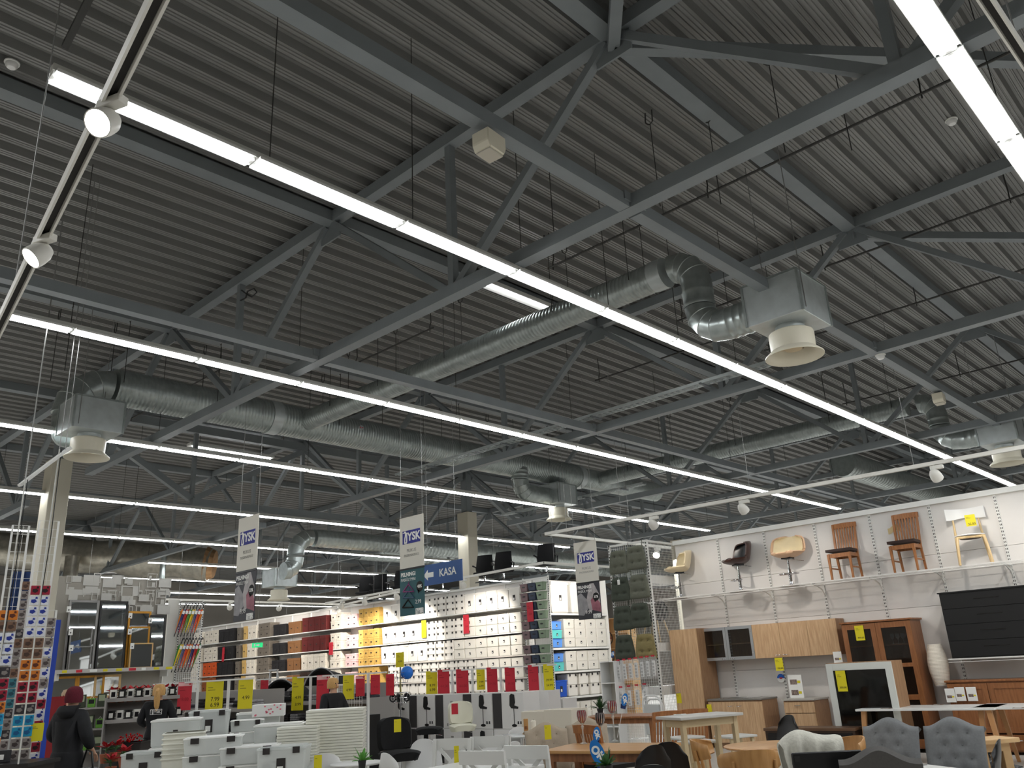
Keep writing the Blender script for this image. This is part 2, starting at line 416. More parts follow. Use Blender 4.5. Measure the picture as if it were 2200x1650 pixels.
def duct(label, segs, loc=(0, 0, 0), grp='spiral ventilation ducts'):
    t = T('spiral_duct', label, 'duct', loc, 0, grp); o = Vector(loc)
    for s in segs:
        mb = M()
        if s[0] == 's': spiral(mb, Vector(s[1]) - o, Vector(s[2]) - o, s[3], **(s[4] if len(s) > 4 else {})); mb.obj('pipe', GALV, t, smooth=True, ang=60)
        elif s[0] == 'e': elbow(mb, Vector(s[1]) - o, s[2], s[3], s[4], s[5]); mb.obj('elbow', GALV, t, smooth=True, ang=18)
        elif s[0] == 'c':
            p = Vector(s[1]) - o; d = Vector(s[2])
            mb.loft([mb.ring(p, d, s[3], 24), mb.ring(p + d * s[4], d, s[3], 24)]); mb.obj('collar', ZINC, t, smooth=True, ang=60)
        elif s[0] == 'k':
            mb.lathe([(.055, 0), (.055, .02)], 16); c = mb.obj('port_cover', ZINC, t); c.location = Vector(s[1]) - o; c.rotation_euler = s[2]
            for dx in (-.02, .02): M().lathe([(.012, .02), (.012, .03)], 8, (dx * 1.4, 0, 0)).obj('red_plug', RED, c)
    return t
BX1, BX2 = 8.9, 18.5
duct('large galvanised trunk duct running across the hall with elbow at left',
     [('s', (5.15, TY, TZ), (8.1, TY, TZ), .315), ('c', (8.1, TY, TZ), (1, 0, 0), .335, .22), ('s', (8.32, TY, TZ), (17.6, TY, TZ), .315), ('c', (17.6, TY, TZ), (1, 0, 0), .33, .2), ('s', (17.8, TY, TZ), (21.5, TY, TZ), .28), ('e', (4.5, TY, TZ), (-1, 0, 0), (0, 0, -1), .6, .27),
      ('k', (10.15, TY - .31, TZ + .05), (pi / 2, 0, 0))], (12, TY, TZ))
duct('galvanised branch duct leading from the trunk to the near vent box',
     [('s', (BX1, TY - .25, TZ), (BX1, 5.45, TZ), .2), ('e', (BX1, 4.9, TZ), (0, -1, 0), (0, 0, -1), .32, .2), ('s', (BX1, 4.9, TZ - .32), (BX1, 4.9, 5.85), .2, dict(pitch=.12, ridge=.008)),
      ('e', (BX1, 4.9, 5.5), (0, 0, -1), (0, -1, 0), .34, .2), ('s', (BX1, 4.56, 5.5), (BX1, 4.16, 5.5), .2, dict(pitch=.09, ridge=.008)), ('c', (BX1, 5.53, TZ), (0, -1, 0), .215, .2)], (BX1, 9, TZ))
duct('galvanised branch duct leading right towards the far right vent box',
     [('s', (BX2, TY - .2, TZ), (BX2, 5.55, TZ), .2), ('e', (BX2, 5.0, TZ), (0, -1, 0), (0, 0, -1), .32, .2), ('s', (BX2, 5.0, TZ - .32), (BX2, 5.0, 5.95), .2, dict(pitch=.12, ridge=.008)),
      ('e', (BX2, 5.0, 5.57), (0, 0, -1), (0, -1, 0), .36, .2), ('s', (BX2, 4.64, 5.57), (BX2, 4.28, 5.57), .2, dict(pitch=.09, ridge=.008))], (BX2, 9, TZ))
duct('short galvanised drop duct with elbow behind the left vent box',
     [('s', (4.5, TY, 6.05), (4.5, TY, 5.95), .25, dict(pitch=.09, ridge=.008)), ('s', (4.5, TY, 5.95), (4.5, TY, 5.62), .24, dict(pitch=.12, ridge=.008)), ('e', (4.5, TY, 5.55), (0, 0, -1), (0, -1, 0), .07, .22)], (4.5, TY, 6))
duct('short galvanised drop duct with elbow beside the middle vent box',
     [('s', (15.25, TY - .1, 6.42), (15.25, TY - .1, 6.12), .22, dict(pitch=.1, ridge=.008)), ('e', (15.25, TY - .1, 5.8), (0, 0, -1), (1, 0, 0), .3, .22), ('s', (15.55, TY - .1, 5.8), (16.3, TY - .1, 5.8), .22, dict(pitch=.2, ridge=.006))], (15.25, TY, 6))
def ventbox():
    t = T('vent_box', 'vent', 'vent')
    M().box((-.38, -.35, 0), (.38, .35, .54)).obj('housing', ZINC, t, bevel=.006)
    f = M()
    for x in (-.38, .38):
        for y in (-.35, .35): f.box((x - .014, y - .014, -.004), (x + .014, y + .014, .524))
    f.box((-.39, -.36, .505), (.39, .36, .526)); f.obj('corner_trim', GALV, t)
    M().lathe([(.17, 0), (.17, -.1)], 28).obj('neck', ZINC, t, smooth=True)
    M().lathe([(.22, -.07), (.255, -.09), (.26, -.12), (.255, -.3), (.335, -.37), (.335, -.385), (.325, -.385), (.235, -.3), (.24, -.1), (.2, -.085)], 36, cap=False).obj('nozzle', CREAM, t, smooth=True, ang=50)
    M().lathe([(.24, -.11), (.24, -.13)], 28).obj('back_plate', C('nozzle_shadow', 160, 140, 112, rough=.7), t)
    h = M(); h.lathe([(.02, -.24), (.1, -.27), (.1, -.29), (.02, -.3)], 20)
    for k in range(6):
        a = k * pi / 3; h.beam((cos(a) * .08, sin(a) * .08, -.26), (cos(a) * .24, sin(a) * .24, -.22), .06, .006)
    h.obj('swirl_blades', C('nozzle_blade', 190, 172, 140, rough=.6), t)
    for x, y in ((-.3, -.36), (.3, .36)): M().tube([(x, y, .05), (x, y, DZ - 5.32)], .006, 5).obj('hanger_rod', WIRE, t)
    return t
KV = Kind(ventbox())
KV.put((BX1 + .08, 3.8, 5.24), 0, 'galvanised vent box with round cream nozzle at centre right, nearest', 'vent boxes')
KV.put((4.66, 13.63, 5.45), 0, 'galvanised vent box with cream nozzle at the left edge of the hall', 'vent boxes')
KV.put((16.68, TY - .1, 5.6), 0, 'galvanised vent box with cream nozzle above the hanging signs', 'vent boxes')
KV.put((BX2 + .04, 3.92, 5.3), 0, 'galvanised vent box with cream nozzle at the right picture edge', 'vent boxes')
b5 = pd(600, 1262, 25.5); fr_ = T('hanger_rods', 'pair of thin rods holding the far vent box', 'hanger', (b5.x, b5.y, b5.z + .5))
for s in (-.3, .3): M().tube([(s, s * 1.1, 0), (s, s * 1.1, DZ - b5.z - .42)], .006, 5).obj('rod', WIRE, fr_)
KV.put((b5.x, b5.y, b5.z), 0, 'small far vent box with cream nozzle beside the left hanging sign', 'vent boxes')
e5 = pd(636, 1160, 24.6)
duct('far galvanised duct with elbow dropping to the far vent box',
     [('s', (e5.x + .6, e5.y, e5.z + .1), (e5.x + 13, e5.y, e5.z + .1), .26, dict(pitch=.15)), ('e', (e5.x, e5.y, e5.z + .1), (-1, 0, 0), (0, 0, -1), .5, .25), ('s', (e5.x, e5.y, e5.z - .4), (e5.x, e5.y, b5.z + .75), .25, dict(pitch=.14)),
      ('e', (e5.x, e5.y, b5.z + .28), (0, 0, -1), (-1, 0, 0), .4, .25)], (e5.x, e5.y, e5.z))
FOIL = C('foil_wrap', 176, 172, 160, rough=.32, metal=.8, noise=.2, nscale=5, bump=.5)
f0 = pd(-40, 1178, 30); f1 = pd(452, 1212, 31)
fd = T('foil_duct', 'foil wrapped insulated duct far at the left under the deck', 'duct', f0)
M().tube([Vector((0, 0, 0)) + (f1 - f0) * k / 12 + Vector((0, 0, .05 * sin(k * 2))) for k in range(13)], [.62 + .03 * sin(k * 5) for k in range(13)], 16).obj('wrap', FOIL, fd, smooth=True)
M().tube([(f1 - f0) * .98, (f1 - f0) * 1.02], [.64, .5], 16).obj('end_cap', C('brown_insulation', 150, 118, 84, rough=.8, noise=.2), fd)
for k, (px, d) in enumerate(((156, 29.5), (352, 29))):
    q = pd(px, 1195, d); M().tube([q - f0, Vector((q.x, q.y, 3.2)) - f0], (.24, .1)[k], 14).obj('drop_pipe', FOIL if k == 0 else GALV, fd, smooth=True)
f2 = pz(1480, 985, 6.9)
duct('wide silver duct running far behind the right display wall', [('s', (24.5, 9.5, 6.9), (44, 9.5, 6.9), .4, dict(pitch=.2))], (30, 9.5, 6.9))
duct('second wide silver duct far behind, crossing above the column', [('s', (20, 27.5, 6.4), (44, 27.5, 6.4), .4, dict(pitch=.2))], (30, 27.5, 6.4))
# hanger rods with hooks for the ducts
hk = T('hanger_rod', 'rod', 'hanger')
M().tube([(0, 0, 0), (0, 0, 1.12)], .006, 6).obj('rod', ROD, hk)
M().tube([(0, 0, 1.12), (0, .03, 1.14), (0, .055, 1.17), (0, .06, 1.2), (0, .05, DZ - TZ)], .009, 6).tube([(0, 0, 1.13), (0, -.035, 1.15), (0, -.045, DZ - TZ)], .008, 6).obj('hook', ROD, hk)
KH = Kind(hk); hn = 0
spots = []
for x in (4.25, 5.2, 6.9, 9.6, 11.2, 13, 14.6, 16.2): spots += [(x, TY - .32), (x, TY + .32)]
for y in (5.8, 7.2, 9.6, 11.4, 12.9): spots += [(BX1 - .21, y), (BX1 + .21, y), (BX2 - .21, y)]
for x, y in ((6.9, 5.6), (7.5, 2.9), (8.0, 2.4), (7.4, 4.4), (7.9, 3.9)): spots.append((x, y))
for x, y in sorted(spots, key=lambda s: (proj((s[0], s[1], DZ)) or (0,))[0]):
    KH.put((x, y, TZ), 0, f'{ordn(hn)} thin hooked hanger rod from the left, hanging below the deck', 'hooked hanger rods'); hn += 1
# thin rails slung under the deck
for k, (x, y0, y1, z) in enumerate(((8.85, -1, 7.35, 7.35), (12.2, -1, 7.2, 7.35), (9.0, 10.2, 12.6, 7.35), (13.6, 6.4, 10.2, 7.35), (14.9, 1, 6.9, 7.35), (7.1, 14.2, 18.4, 7.3), (10.6, 14.0, 17.8, 7.3), (19.8, 2, 7.4, 7.3))):
    t = T('thin_rail', f'{ordn(k)} thin dark steel rail slung on hooks under the deck', 'rail', (x, y0, z), 0, 'thin hanging rails')
    M().tube([(0, 0, 0), (0, y1 - y0, 0)], .017, 6).obj('bar', ROD, t)
    m = int((y1 - y0) / 2.2) + 1
    for j in range(m):
        yy = .1 + (y1 - y0 - .2) * j / max(1, m - 1)
        M().tube([(0, yy, -.06), (0, yy, .06), (.03, yy, .14), (.01, yy, DZ - z)], .01, 5).obj('hook', ROD, t)
# cable trays
for k, (x, y0, y1, z, ph) in enumerate(((11.72, 5.4, 14.6, 5.86, 'on the second truss chord at centre'), (17.7, 12.0, 17.1, 5.9, 'on the third truss chord behind'))):
    t = T('cable_tray', f'perforated zinc cable tray {ph}', 'cable tray', (x, y0, z), 0, 'cable trays')
    L = y1 - y0; m = M(); nn = int(L / .12)
    m.box((-.1, 0, 0), (-.07, L, .05)); m.box((.07, 0, 0), (.1, L, .05))
    for j in range(nn):
        m.box((-.07, j * .12, 0), (.07, j * .12 + .05, .006))
    m.box((-.015, 0, .001), (.015, L, .007)); m.obj('perforated_channel', ZINC, t)
    for j in range(4): M().box((-.16, L * (j + .5) / 4 - .02, -.03), (.16, L * (j + .5) / 4 + .02, -.004)).obj('bracket', STEEL, t)
# loudspeakers on the tie beam, detectors
sp = T('ceiling_speaker', 's', 'speaker')
M().prism([(-.16, 0), (-.16, -.16), (-.12, -.24), (.12, -.24), (.16, -.16), (.16, 0)], -.12, .12).obj('cabinet', CREAM, sp, bevel=.012)
M().box((-.12, -.1, -.262), (.12, .1, -.238)).obj('grille', C('speaker_grille', 196, 190, 176, rough=.7), sp, bevel=.006)
M().box((-.02, -.05, 0), (.02, .05, .06)).obj('bracket', STEEL, sp)
KS = Kind(sp)
for c in sp.children: c.data.transform(Matrix.Scale(.7, 4))
KS.put((4.03, 3.86, 5.56), .1, 'cream loudspeaker fixed under the tie beam at upper centre', 'loudspeakers')
KS.put((14.75, 3.9, 5.6), .1, 'cream loudspeaker fixed under the tie beam above the right drop duct', 'loudspeakers')
KS.put((5.9, .2, 5.5), .5, 'cream loudspeaker cut off by the right picture edge', 'loudspeakers')
sd = T('smoke_detector', 's', 'detector'); M().lathe([(.06, 0), (.06, -.03), (.04, -.055), (.01, -.06)], 16).obj('dome', WHITEP, sd, smooth=True); M().lathe([(.075, .012), (.075, 0)], 16).obj('base', WHITE, sd)
KD = Kind(sd)
q = pz(1893, 772, 5.56); KD.put((q.x, q.y, 5.62), 0, 'white smoke detector under the tie beam right of the near vent box', 'smoke detectors')
q = pz(2045, 262, 7.8); KD.put((q.x, q.y, 7.82), 0, 'white smoke detector on the deck at upper right', 'smoke detectors')
q = pz(25, 140, 7.8); KD.put((q.x, q.y, 7.82), 0, 'white smoke detector on the deck at upper left', 'smoke detectors')
# beam stub at upper left and dark cable at the top left
q = pz(190, 0, 7.4); r = pz(140, 100, 7.4)
tag(M().beam(r, r + (q - r) * 2.2, .06, .05).obj('steel_bar', ROD), 'dark steel bar hanging at the upper left corner', 'bar')
tag(M().tube([pX(517, 622, 5.94), pX(530, 632, 5.85), pX(541, 638, 5.83), pX(552, 628, 5.84), pX(546, 620, 5.83), pX(532, 626, 5.84), pX(528, 640, 5.86), pX(516, 646, 5.93)], .012, 6).obj('loose_cable', BLACK), 'loop of black cable tied to a truss post left of centre', 'cable')

# ================================================================ spot tracks
TRK = C('track_white', 226, 224, 216, rough=.4)
def track(label, pts, n=0):
    t = T('spot_track', label, 'track', pts[0], 0, 'spotlight tracks'); o = Vector(pts[0])
    for a, b in zip(pts, pts[1:]):
        a = Vector(a) - o; b = Vector(b) - o; d = (b - a).normalized(); sd = d.cross(Vector((0, 0, 1))).normalized()
        m = M(); m.beam(a + Vector((0, 0, .022)), b + Vector((0, 0, .022)), .052, .012)
        for s in (-1, 1): m.beam(a + sd * .021 * s - Vector((0, 0, .006)), b + sd * .021 * s - Vector((0, 0, .006)), .01, .045)
        m.obj('rail', TRK, t)
        M().beam(a + Vector((0, 0, .004)), b + Vector((0, 0, .004)), .03, .004).obj('groove', DARKSLOT, t)
        L = (b - a).length; k = max(2, int(L / 2.4))
        for j in range(k):
            p = a + d * (L * (j + .3) / k); M().tube([p + Vector((0, 0, .02)), Vector((p.x, p.y, DZ - o.z))], .004, 5).obj('suspension_wire', WIRE, t)
    return t
tz = 3.6
lt0, lt1 = pz(352, -30, tz), pz(-30, 760, tz); dlt = (lt1 - lt0).normalized()
track('white spotlight track crossing the upper left corner', [lt0 - dlt * .6, lt1 + dlt * .8])
A0, A1, A2 = pz(1172, 1147, 4.15), pz(2200, 960, 4.15), pz(1440, 1177, 4.15)
track('white spotlight track with a corner, above the chair shelf', [A1 + (A1 - A0).normalized() * 2, A0, A2])
B0, B1, B2 = pz(1168, 1209, 4.15), pz(700, 1296, 4.15), pz(1310, 1218, 4.15)
B0, B1, B2 = pz(1168, 1209, 3.95), pz(700, 1296, 3.95), pz(1310, 1218, 3.95)
track('white spotlight track with a corner, above the storage box wall', [B1, B0, B2])
track('white spotlight track over the wicker baskets', [pz(600, 1332, 3.95), pz(862, 1270, 3.95)])
C0, C1 = pz(120, 1281, 4.05), pz(790, 1300, 4.05)
track('white spotlight track over the mirrors', [C0, C1])
def snap(q, a, b):
    d = b - a; t = max(0.01, min(.99, (Vector((q.x, q.y, a.z)) - a).dot(d) / d.dot(d))); p = a + d * t
    return Vector((p.x, p.y, a.z - .02))
q = pz(2150, -10, 4.2)
track('white spotlight track cut by the upper right corner', [q + Vector((-1.5, .1, 0)), pz(2200, 85, 4.2) + Vector((1.2, 0, 0))])
LENS = mat('spot_lens', (255, 250, 238), emit=30)
def spot():
    t = T('track_spot', 'small white spotlight on its track', 'spotlight')
    M().box((-.05, -.035, -.075), (.13, .035, -.02)).obj('driver_box', TRK, t, bevel=.004)
    M().lathe([(.022, -.02), (.022, .0)], 12, (0, 0, 0)).obj('adapter', TRK, t, smooth=True)
    return t
def spothead(par, aim, big=1):
    h = M(); h.lathe([(.02, .1), (.05, .085), (.075, .04), (.085, -.02), (.085, -.075), (.078, -.075), (.07, -.03)], 22, cap=False); h.lathe([(.02, .1), (.0, .102)], 22, cap=False)
    ho = h.obj('lamp_head', TRK, par, smooth=True); 
    ln = M().lathe([(.076, -.055), (.05, -.06), (.0, -.062)], 20, cap=False).obj('lens', LENS, ho, smooth=True)
    ho.location = (-.0, 0, -.16); ho.rotation_euler = Vector((0, 0, -1)).rotation_difference(Vector(aim)).to_euler()
    return ho
sproot = spot(); KSP = Kind(sproot)
SPW = C('spot_warm', 255, 236, 212)
def place_spot(loc, target, label, power=1.0, rz=0, light=True, size=1):
    s = T('track_spot', label, 'spotlight', loc, rz, 'track spotlights'); s.scale = (size,) * 3
    for ch in sproot.children:
        c = ch.copy(); COL.objects.link(c); c.parent = s
    aim = (Vector(target) - Vector(loc)).normalized(); aim = Matrix.Rotation(-rz, 3, 'Z') @ aim
    spothead(s, aim)
    if light:
        l = bpy.data.lights.new('spot_beam', 'SPOT'); l.energy = SPOT_POWER * power; l.spot_size = radians(88); l.spot_blend = .7; l.color = (1, .92, .83); l.shadow_soft_size = .05
        o = bpy.data.objects.new('spot_beam', l); COL.objects.link(o)
        w_ = (Vector(target) - Vector(loc)).normalized(); o.location = Vector(loc) + Vector((0, 0, -.16)) + w_ * .13
        o.rotation_euler = Vector((0, 0, -1)).rotation_difference(w_).to_euler()
# ================================================================ display wall at the right (front faces -X)
WX = 15.1
dw = T('display_wall', 'white display wall of panels with slotted uprights, carrying the chair shelf', 'display wall', (WX, 4.5, 0))
UPY = [9.66 - .02, 8.62, 7.6, 6.58, 5.55, 4.53, 3.51, 2.49, 1.47, .45, -.6]
for a, b in zip(UPY, UPY[1:]):
    for z0, z1 in ((.1, 1.32), (1.325, 2.2), (2.205, 3.02), (3.025, 3.84)):
        M().box((0, b + .004 - 4.5, z0), (.06, a - .004 - 4.5, z1)).obj('panel', WALLW, dw)
M().box((-.05, -5.2, 3.84), (.1, 5.16, 3.93)).obj('cornice', WHITE, dw, bevel=.004)
M().box((.06, -5.1, 0), (.1, 5.14, 3.9)).obj('backing', WALLW, dw)
um = M().use(WHITE)
um.box((-.022, -.022, .1), (0, .022, 3.84)); um.use(DARKSLOT)
z = .15
while z < 3.8:
    for yy in (-.011, .011): um.box((-.0235, yy - .005, z), (-.0215, yy + .005, z + .03))
    z += .055
ume = um.mesh('upright')
for y in UPY[1:]:
    o = bpy.data.objects.new('upright', ume); COL.objects.link(o); o.parent = dw; o.location = (0, y - 4.5, 0)
ST = C('stain_ochre', 206, 186, 140, rough=.7)
o = M().grid(lambda u, v: (-.002, (v - .5) * .2, (u - .5) * .1 + .03 * sin(v * 5)), 4, 6, .001).obj('stain', ST, dw); q = pX(1920, 1137, WX); o.location = (-.003, q.y - 4.5, q.z)
# wire shelf
WS = C('shelf_wire', 226, 224, 220, rough=.4)
sh = T('wire_shelf', 'long white wire shelf along the display wall carrying stools and chairs', 'shelf', (WX, 4.5, 2.74))
def wireshelf(par, L0, L1, dep, step=.033):
    m = M(); y = L0
    while y < L1:
        m.box((-dep, y - .0025, -.0025), (-.02, y + .0025, .0025)); y += step
    w_ = m.obj('cross_wires', WS, par); w_['kind'] = 'stuff'
    m = M()
    for x in (-dep, -dep * .66, -dep * .33, -.02): m.box((x - .004, L0, -.009), (x + .004, L1, -.002))
    m.box((-dep - .004, L0, -.045), (-dep + .004, L1, -.038)); m.box((-dep - .004, L0, .0), (-dep + .004, L1, .01))
    m.obj('long_wires', WS, par)
wireshelf(sh, -4.9, 5.35, .56, .026)
for y in [10.2] + UPY[1:]:
    m = M(); m.tube([(-.5, y - 4.5, -.02), (-.3, y - 4.5, -.04), (-.12, y - 4.5, -.1), (-.04, y - 4.5, -.2)], .012, 8); m.box((-.52, y - 4.506, -.03), (-.02, y - 4.494, -.004)); m.box((-.03, y - 4.512, -.22), (-.0, y - 4.488, .02))
    m.obj('bracket', WHITE, sh)

SHZ = 2.748
# ---- bucket bar stools on the shelf (shell, gas lift, footrest, round base)
def bucket_stool(shellmat, innermat, label):
    t = T('bar_stool', label, 'bar stool')
    PR = [(-.25, .565), (-.2, .53), (-.08, .505), (.06, .505), (.16, .54), (.2, .62), (.225, .73), (.25, .84), (.265, .885)]
    WD = [.14, .2, .24, .265, .29, .305, .3, .265, .15]
    def ip(L, s):
        f = min(len(L) - 1.0001, s * (len(L) - 1)); i = int(f); f -= i
        p0, p1, p2, p3 = L[max(0, i - 1)], L[i], L[i + 1], L[min(len(L) - 1, i + 2)]
        return p1 + .5 * f * (p2 - p0 + f * (2 * p0 - 5 * p1 + 4 * p2 - p3 + f * (3 * (p1 - p2) + p3 - p0)))
    def fn(u, v):
        a = (v - .5) * 2; s = u
        y = ip([q[0] for q in PR], s); z = ip([q[1] for q in PR], s); wd = ip(WD, s)
        z += .085 * abs(a) ** 2.4 * sin(pi * min(1, s * 1.55)) * (s < .65)
        y -= (.17 * abs(a) ** 2.2) * max(0, min(1, (s - .3) / .3)); z -= .03 * abs(a) ** 3 * max(0, (s - .6) / .4); y += .07 * abs(a) ** 3 * max(0, 1 - s * 4)
        return (a * wd, y, z)
    M().grid(fn, 18, 14, -.022).obj('shell', shellmat, t, smooth=True, ang=60)
    M().grid(lambda u, v: (lambda p: (p[0] * .94, p[1] - .012 * (u > .5), p[2] + .014 * (u < .6)))(fn(.03 + .94 * u, .04 + .92 * v)), 18, 14, -.012).obj('cushion', innermat, t, smooth=True, ang=60)
    stool_base(t, .47)
    return t
def stool_base(t, zs, foot=True, r=.2):
    m = M(); m.lathe([(r, 0), (r, .008), (.1, .022), (.035, .04), (.03, .07)], 28); m.obj('base', CHROME, t, smooth=True, ang=30)
    m = M(); m.lathe([(.028, .05), (.028, zs * .62), (.018, zs * .63), (.018, zs)], 16); m.obj('gas_lift', CHROME, t, smooth=True, ang=30)
    M().box((-.08, -.08, zs - .005), (.08, .08, zs + .02)).obj('mount', BLACK, t)
    M().tube([(.02, .05, zs), (.12, .12, zs - .03), (.2, .16, zs - .05)], .006, 6).obj('lever', CHROME, t)
    if foot:
        m = M(); pts = [(.17 * cos(a), -.03 - .13 * sin(a), .2) for a in [pi * k / 8 for k in range(9)]]
        m.tube([(.02, -.02, .2)] + [pts[0]] + pts + [(-.02, -.02, .2)], .011, 8); m.lathe([(.036, .17), (.036, .23)], 14); m.obj('footrest', CHROME, t, smooth=True)
CRM = C('cream_leather', 226, 210, 172, rough=.45, noise=.03); BLKL = C('black_leather', 12, 12, 14, rough=.28); WALN = C('walnut_ply', 60, 34, 26, rough=.35, noise=.2, stretch=(2, 2, 20)); CRM2 = C('cream_shell', 232, 214, 178, rough=.35)
PLYP = C('pink_ply', 214, 176, 142, rough=.4)
def onshelf(px, py): return pX(px, py, 14.83)
for (px, sm, im, rz, lab) in ((1463, CRM2, CRM, RX - .75, 'cream bucket bar stool at the left end of the wire shelf'), (1593, WALN, BLKL, RX - .7, 'black bucket bar stool with walnut back on the wire shelf'), (1703, PLYP, CRM, RX, 'cream bucket bar stool seen from the front on the wire shelf')):
    s = bucket_stool(sm, im, lab); q = onshelf(px, 1262); s.location = (14.81, q.y, SHZ); s.rotation_euler = (0, 0, rz); s.scale = (1.1, 1.1, 1.04)
# ---- slatted oak dining chair
SEATB = C('dark_brown_seat', 48, 30, 24, rough=.7)
def slat_chair(lab, wood=OAKM, seat=SEATB, h=1.0):
    t = T('dining_chair', lab, 'chair')
    M().grid(lambda u, v: ((u - .5) * (.44 - .04 * v), -.21 + .42 * v, .475 + .012 * sin(pi * u) * sin(pi * v)), 6, 6, -.045).obj('seat', seat, t, smooth=True, ang=50)
    for s in (-1, 1):
        M().taper((s * .185, -.19, 0), (.03, .03), (s * .185, -.185, .44), (.042, .042)).obj('front_leg', wood, t)
        m = M(); m.taper((s * .185, .24, 0), (.03, .034), (s * .185, .185, .44), (.036, .045)); m.taper((s * .185, .185, .44), (.036, .045), (s * .2, .27, h), (.034, .03)); m.obj('rear_leg', wood, t)
        M().beam((s * .185, -.18, .42), (s * .185, .18, .42), .022, .06).obj('side_rail', wood, t)
        M().beam((s * .185, -.18, .2), (s * .185, .21, .2), .02, .025).obj('stretcher', wood, t)
    M().beam((-.18, -.185, .41), (.18, -.185, .41), .022, .07).obj('front_rail', wood, t)
    M().beam((-.18, .185, .41), (.18, .185, .41), .022, .07).obj('rear_rail', wood, t)
    M().grid(lambda u, v: ((u - .5) * .44, .262 + .02 * sin(pi * u) + .012 * v, h - .075 + .085 * v + .01 * sin(pi * u) * v), 8, 2, .022).obj('top_rail', wood, t, smooth=True)
    M().beam((-.185, .2, .53), (.185, .2, .53), .02, .035).obj('lower_rail', wood, t)
    for k in range(7):
        x = -.135 + .045 * k
        M().beam((x, .2, .54), (x * 1.06, .27, h - .06), .024, .012, (0, 1, 0)).obj('slat', wood, t)
    return t
c = slat_chair('oak slatted chair with dark seat standing left on the wire shelf'); q = onshelf(1822, 1240); c.location = (14.78, q.y, SHZ); c.rotation_euler = (0, 0, RX + .02)
KCH = Kind(c); KCH.used = True
q = onshelf(1958, 1226); dup(c, (14.78, q.y, SHZ), RX + .02, 'oak slatted chair standing right of the other slatted chair on the shelf')
# ---- white curved-back chair with beech legs
def curve_chair():
    t = T('dining_chair', 'white seat chair with curved white back and beech legs on the shelf', 'chair')
    M().lathe([(.0, .45), (.2, .45), (.222, .462), (.215, .475), (.0, .468)], 28).obj('seat', WHITEP, t, smooth=True)
    M().lathe([(.02, .4), (.15, .415), (.18, .45), (.0, .45)], 20).obj('seat_frame', C('dark_underseat', 60, 40, 26), t)
    for sx in (-1, 1):
        m = M(); m.tube([(sx * .23, -.19, 0), (sx * .205, -.165, .3), (sx * .19, -.15, .43), (sx * .1, -.08, .445)], [.016, .022, .024, .018], 10); m.obj('front_leg', BEECH, t, smooth=True)
        m = M(); m.tube([(sx * .23, .24, 0), (sx * .2, .19, .4), (sx * .19, .22, .6), (sx * .185, .25, .86)], [.015, .022, .018, .012], 10); m.obj('rear_leg', BEECH, t, smooth=True)
    M().tube([(-.19, -.15, .425), (0, -.165, .43), (.19, -.15, .425)], .02, 8).obj('front_rail', BEECH, t, smooth=True)
    M().grid(lambda u, v: ((u - .5) * .56, .28 - .16 * (abs(u - .5) * 2) ** 2 + .03 * v, .77 + .17 * v - .02 * cos(2 * pi * u) * (1 - v)), 16, 5, .014).obj('backrest', WHITEP, t, smooth=True, ang=60)
    return t
c = curve_chair(); q = onshelf(2100, 1212); c.location = (14.77, q.y, SHZ); c.rotation_euler = (0, 0, RX + .3)

# ---- price cards
def card(px, py, w_, h_, loc_fn, rz, label, m=YEL, lines=('',), size=None, name='price_card', cat='price card', group='small price cards', th=.003, top=None, stick=0):
    p = loc_fn(px, py)
    t = T(name, label, cat, p, rz, group)
    k = M(); k.box((-w_ / 2, -th, -h_ / 2), (w_ / 2, th, h_ / 2)); k.obj('card', m, t)
    ink = INKR if m is RED else INK
    if stick: M().tube([(0, th + .003, -h_ / 2 - stick), (0, th + .003, h_ * .3)], .004, 6).obj('stick', CHROME, t)
    for i, s in enumerate(lines):
        if s: text(s, (size or w_ * .3), w_ * .06, -h_ * (.12 + .2 * i), -th - .001, ink, t)
    g = M()
    for i in range(2 if h_ > .15 else 1): g.box((-w_ * .38, -th - .0015, h_ * (.28 - .09 * i)), (w_ * (.05 if i else -.1), -th, h_ * (.31 - .09 * i)))
    g.obj('print_lines', ink if m is not YEL else C('ochre_ink', 150, 140, 30), t)
    if top is not None:
        M().box((-w_ / 2 + .006, -th - .002, h_ * .36), (w_ / 2 - .006, -th, h_ / 2 - .008)).obj('header_strip', C('pale_pink', 232, 178, 178), t)
        M().prism([(w_ * .3, h_ * .39), (w_ * .42, h_ * .39), (w_ * .42, h_ * .44), (w_ * .36, h_ * .48), (w_ * .3, h_ * .44)], -th - .003, -th - .002).obj('house_mark', RED, t)
    return t
c_ = lambda x: (lambda px, py: pX(px, py, x))
card(2085, 1118, .15, .18, c_(14.6), RX, 'yellow price card taped to the white curved chair back', lines=('', '35.00'), size=.05)

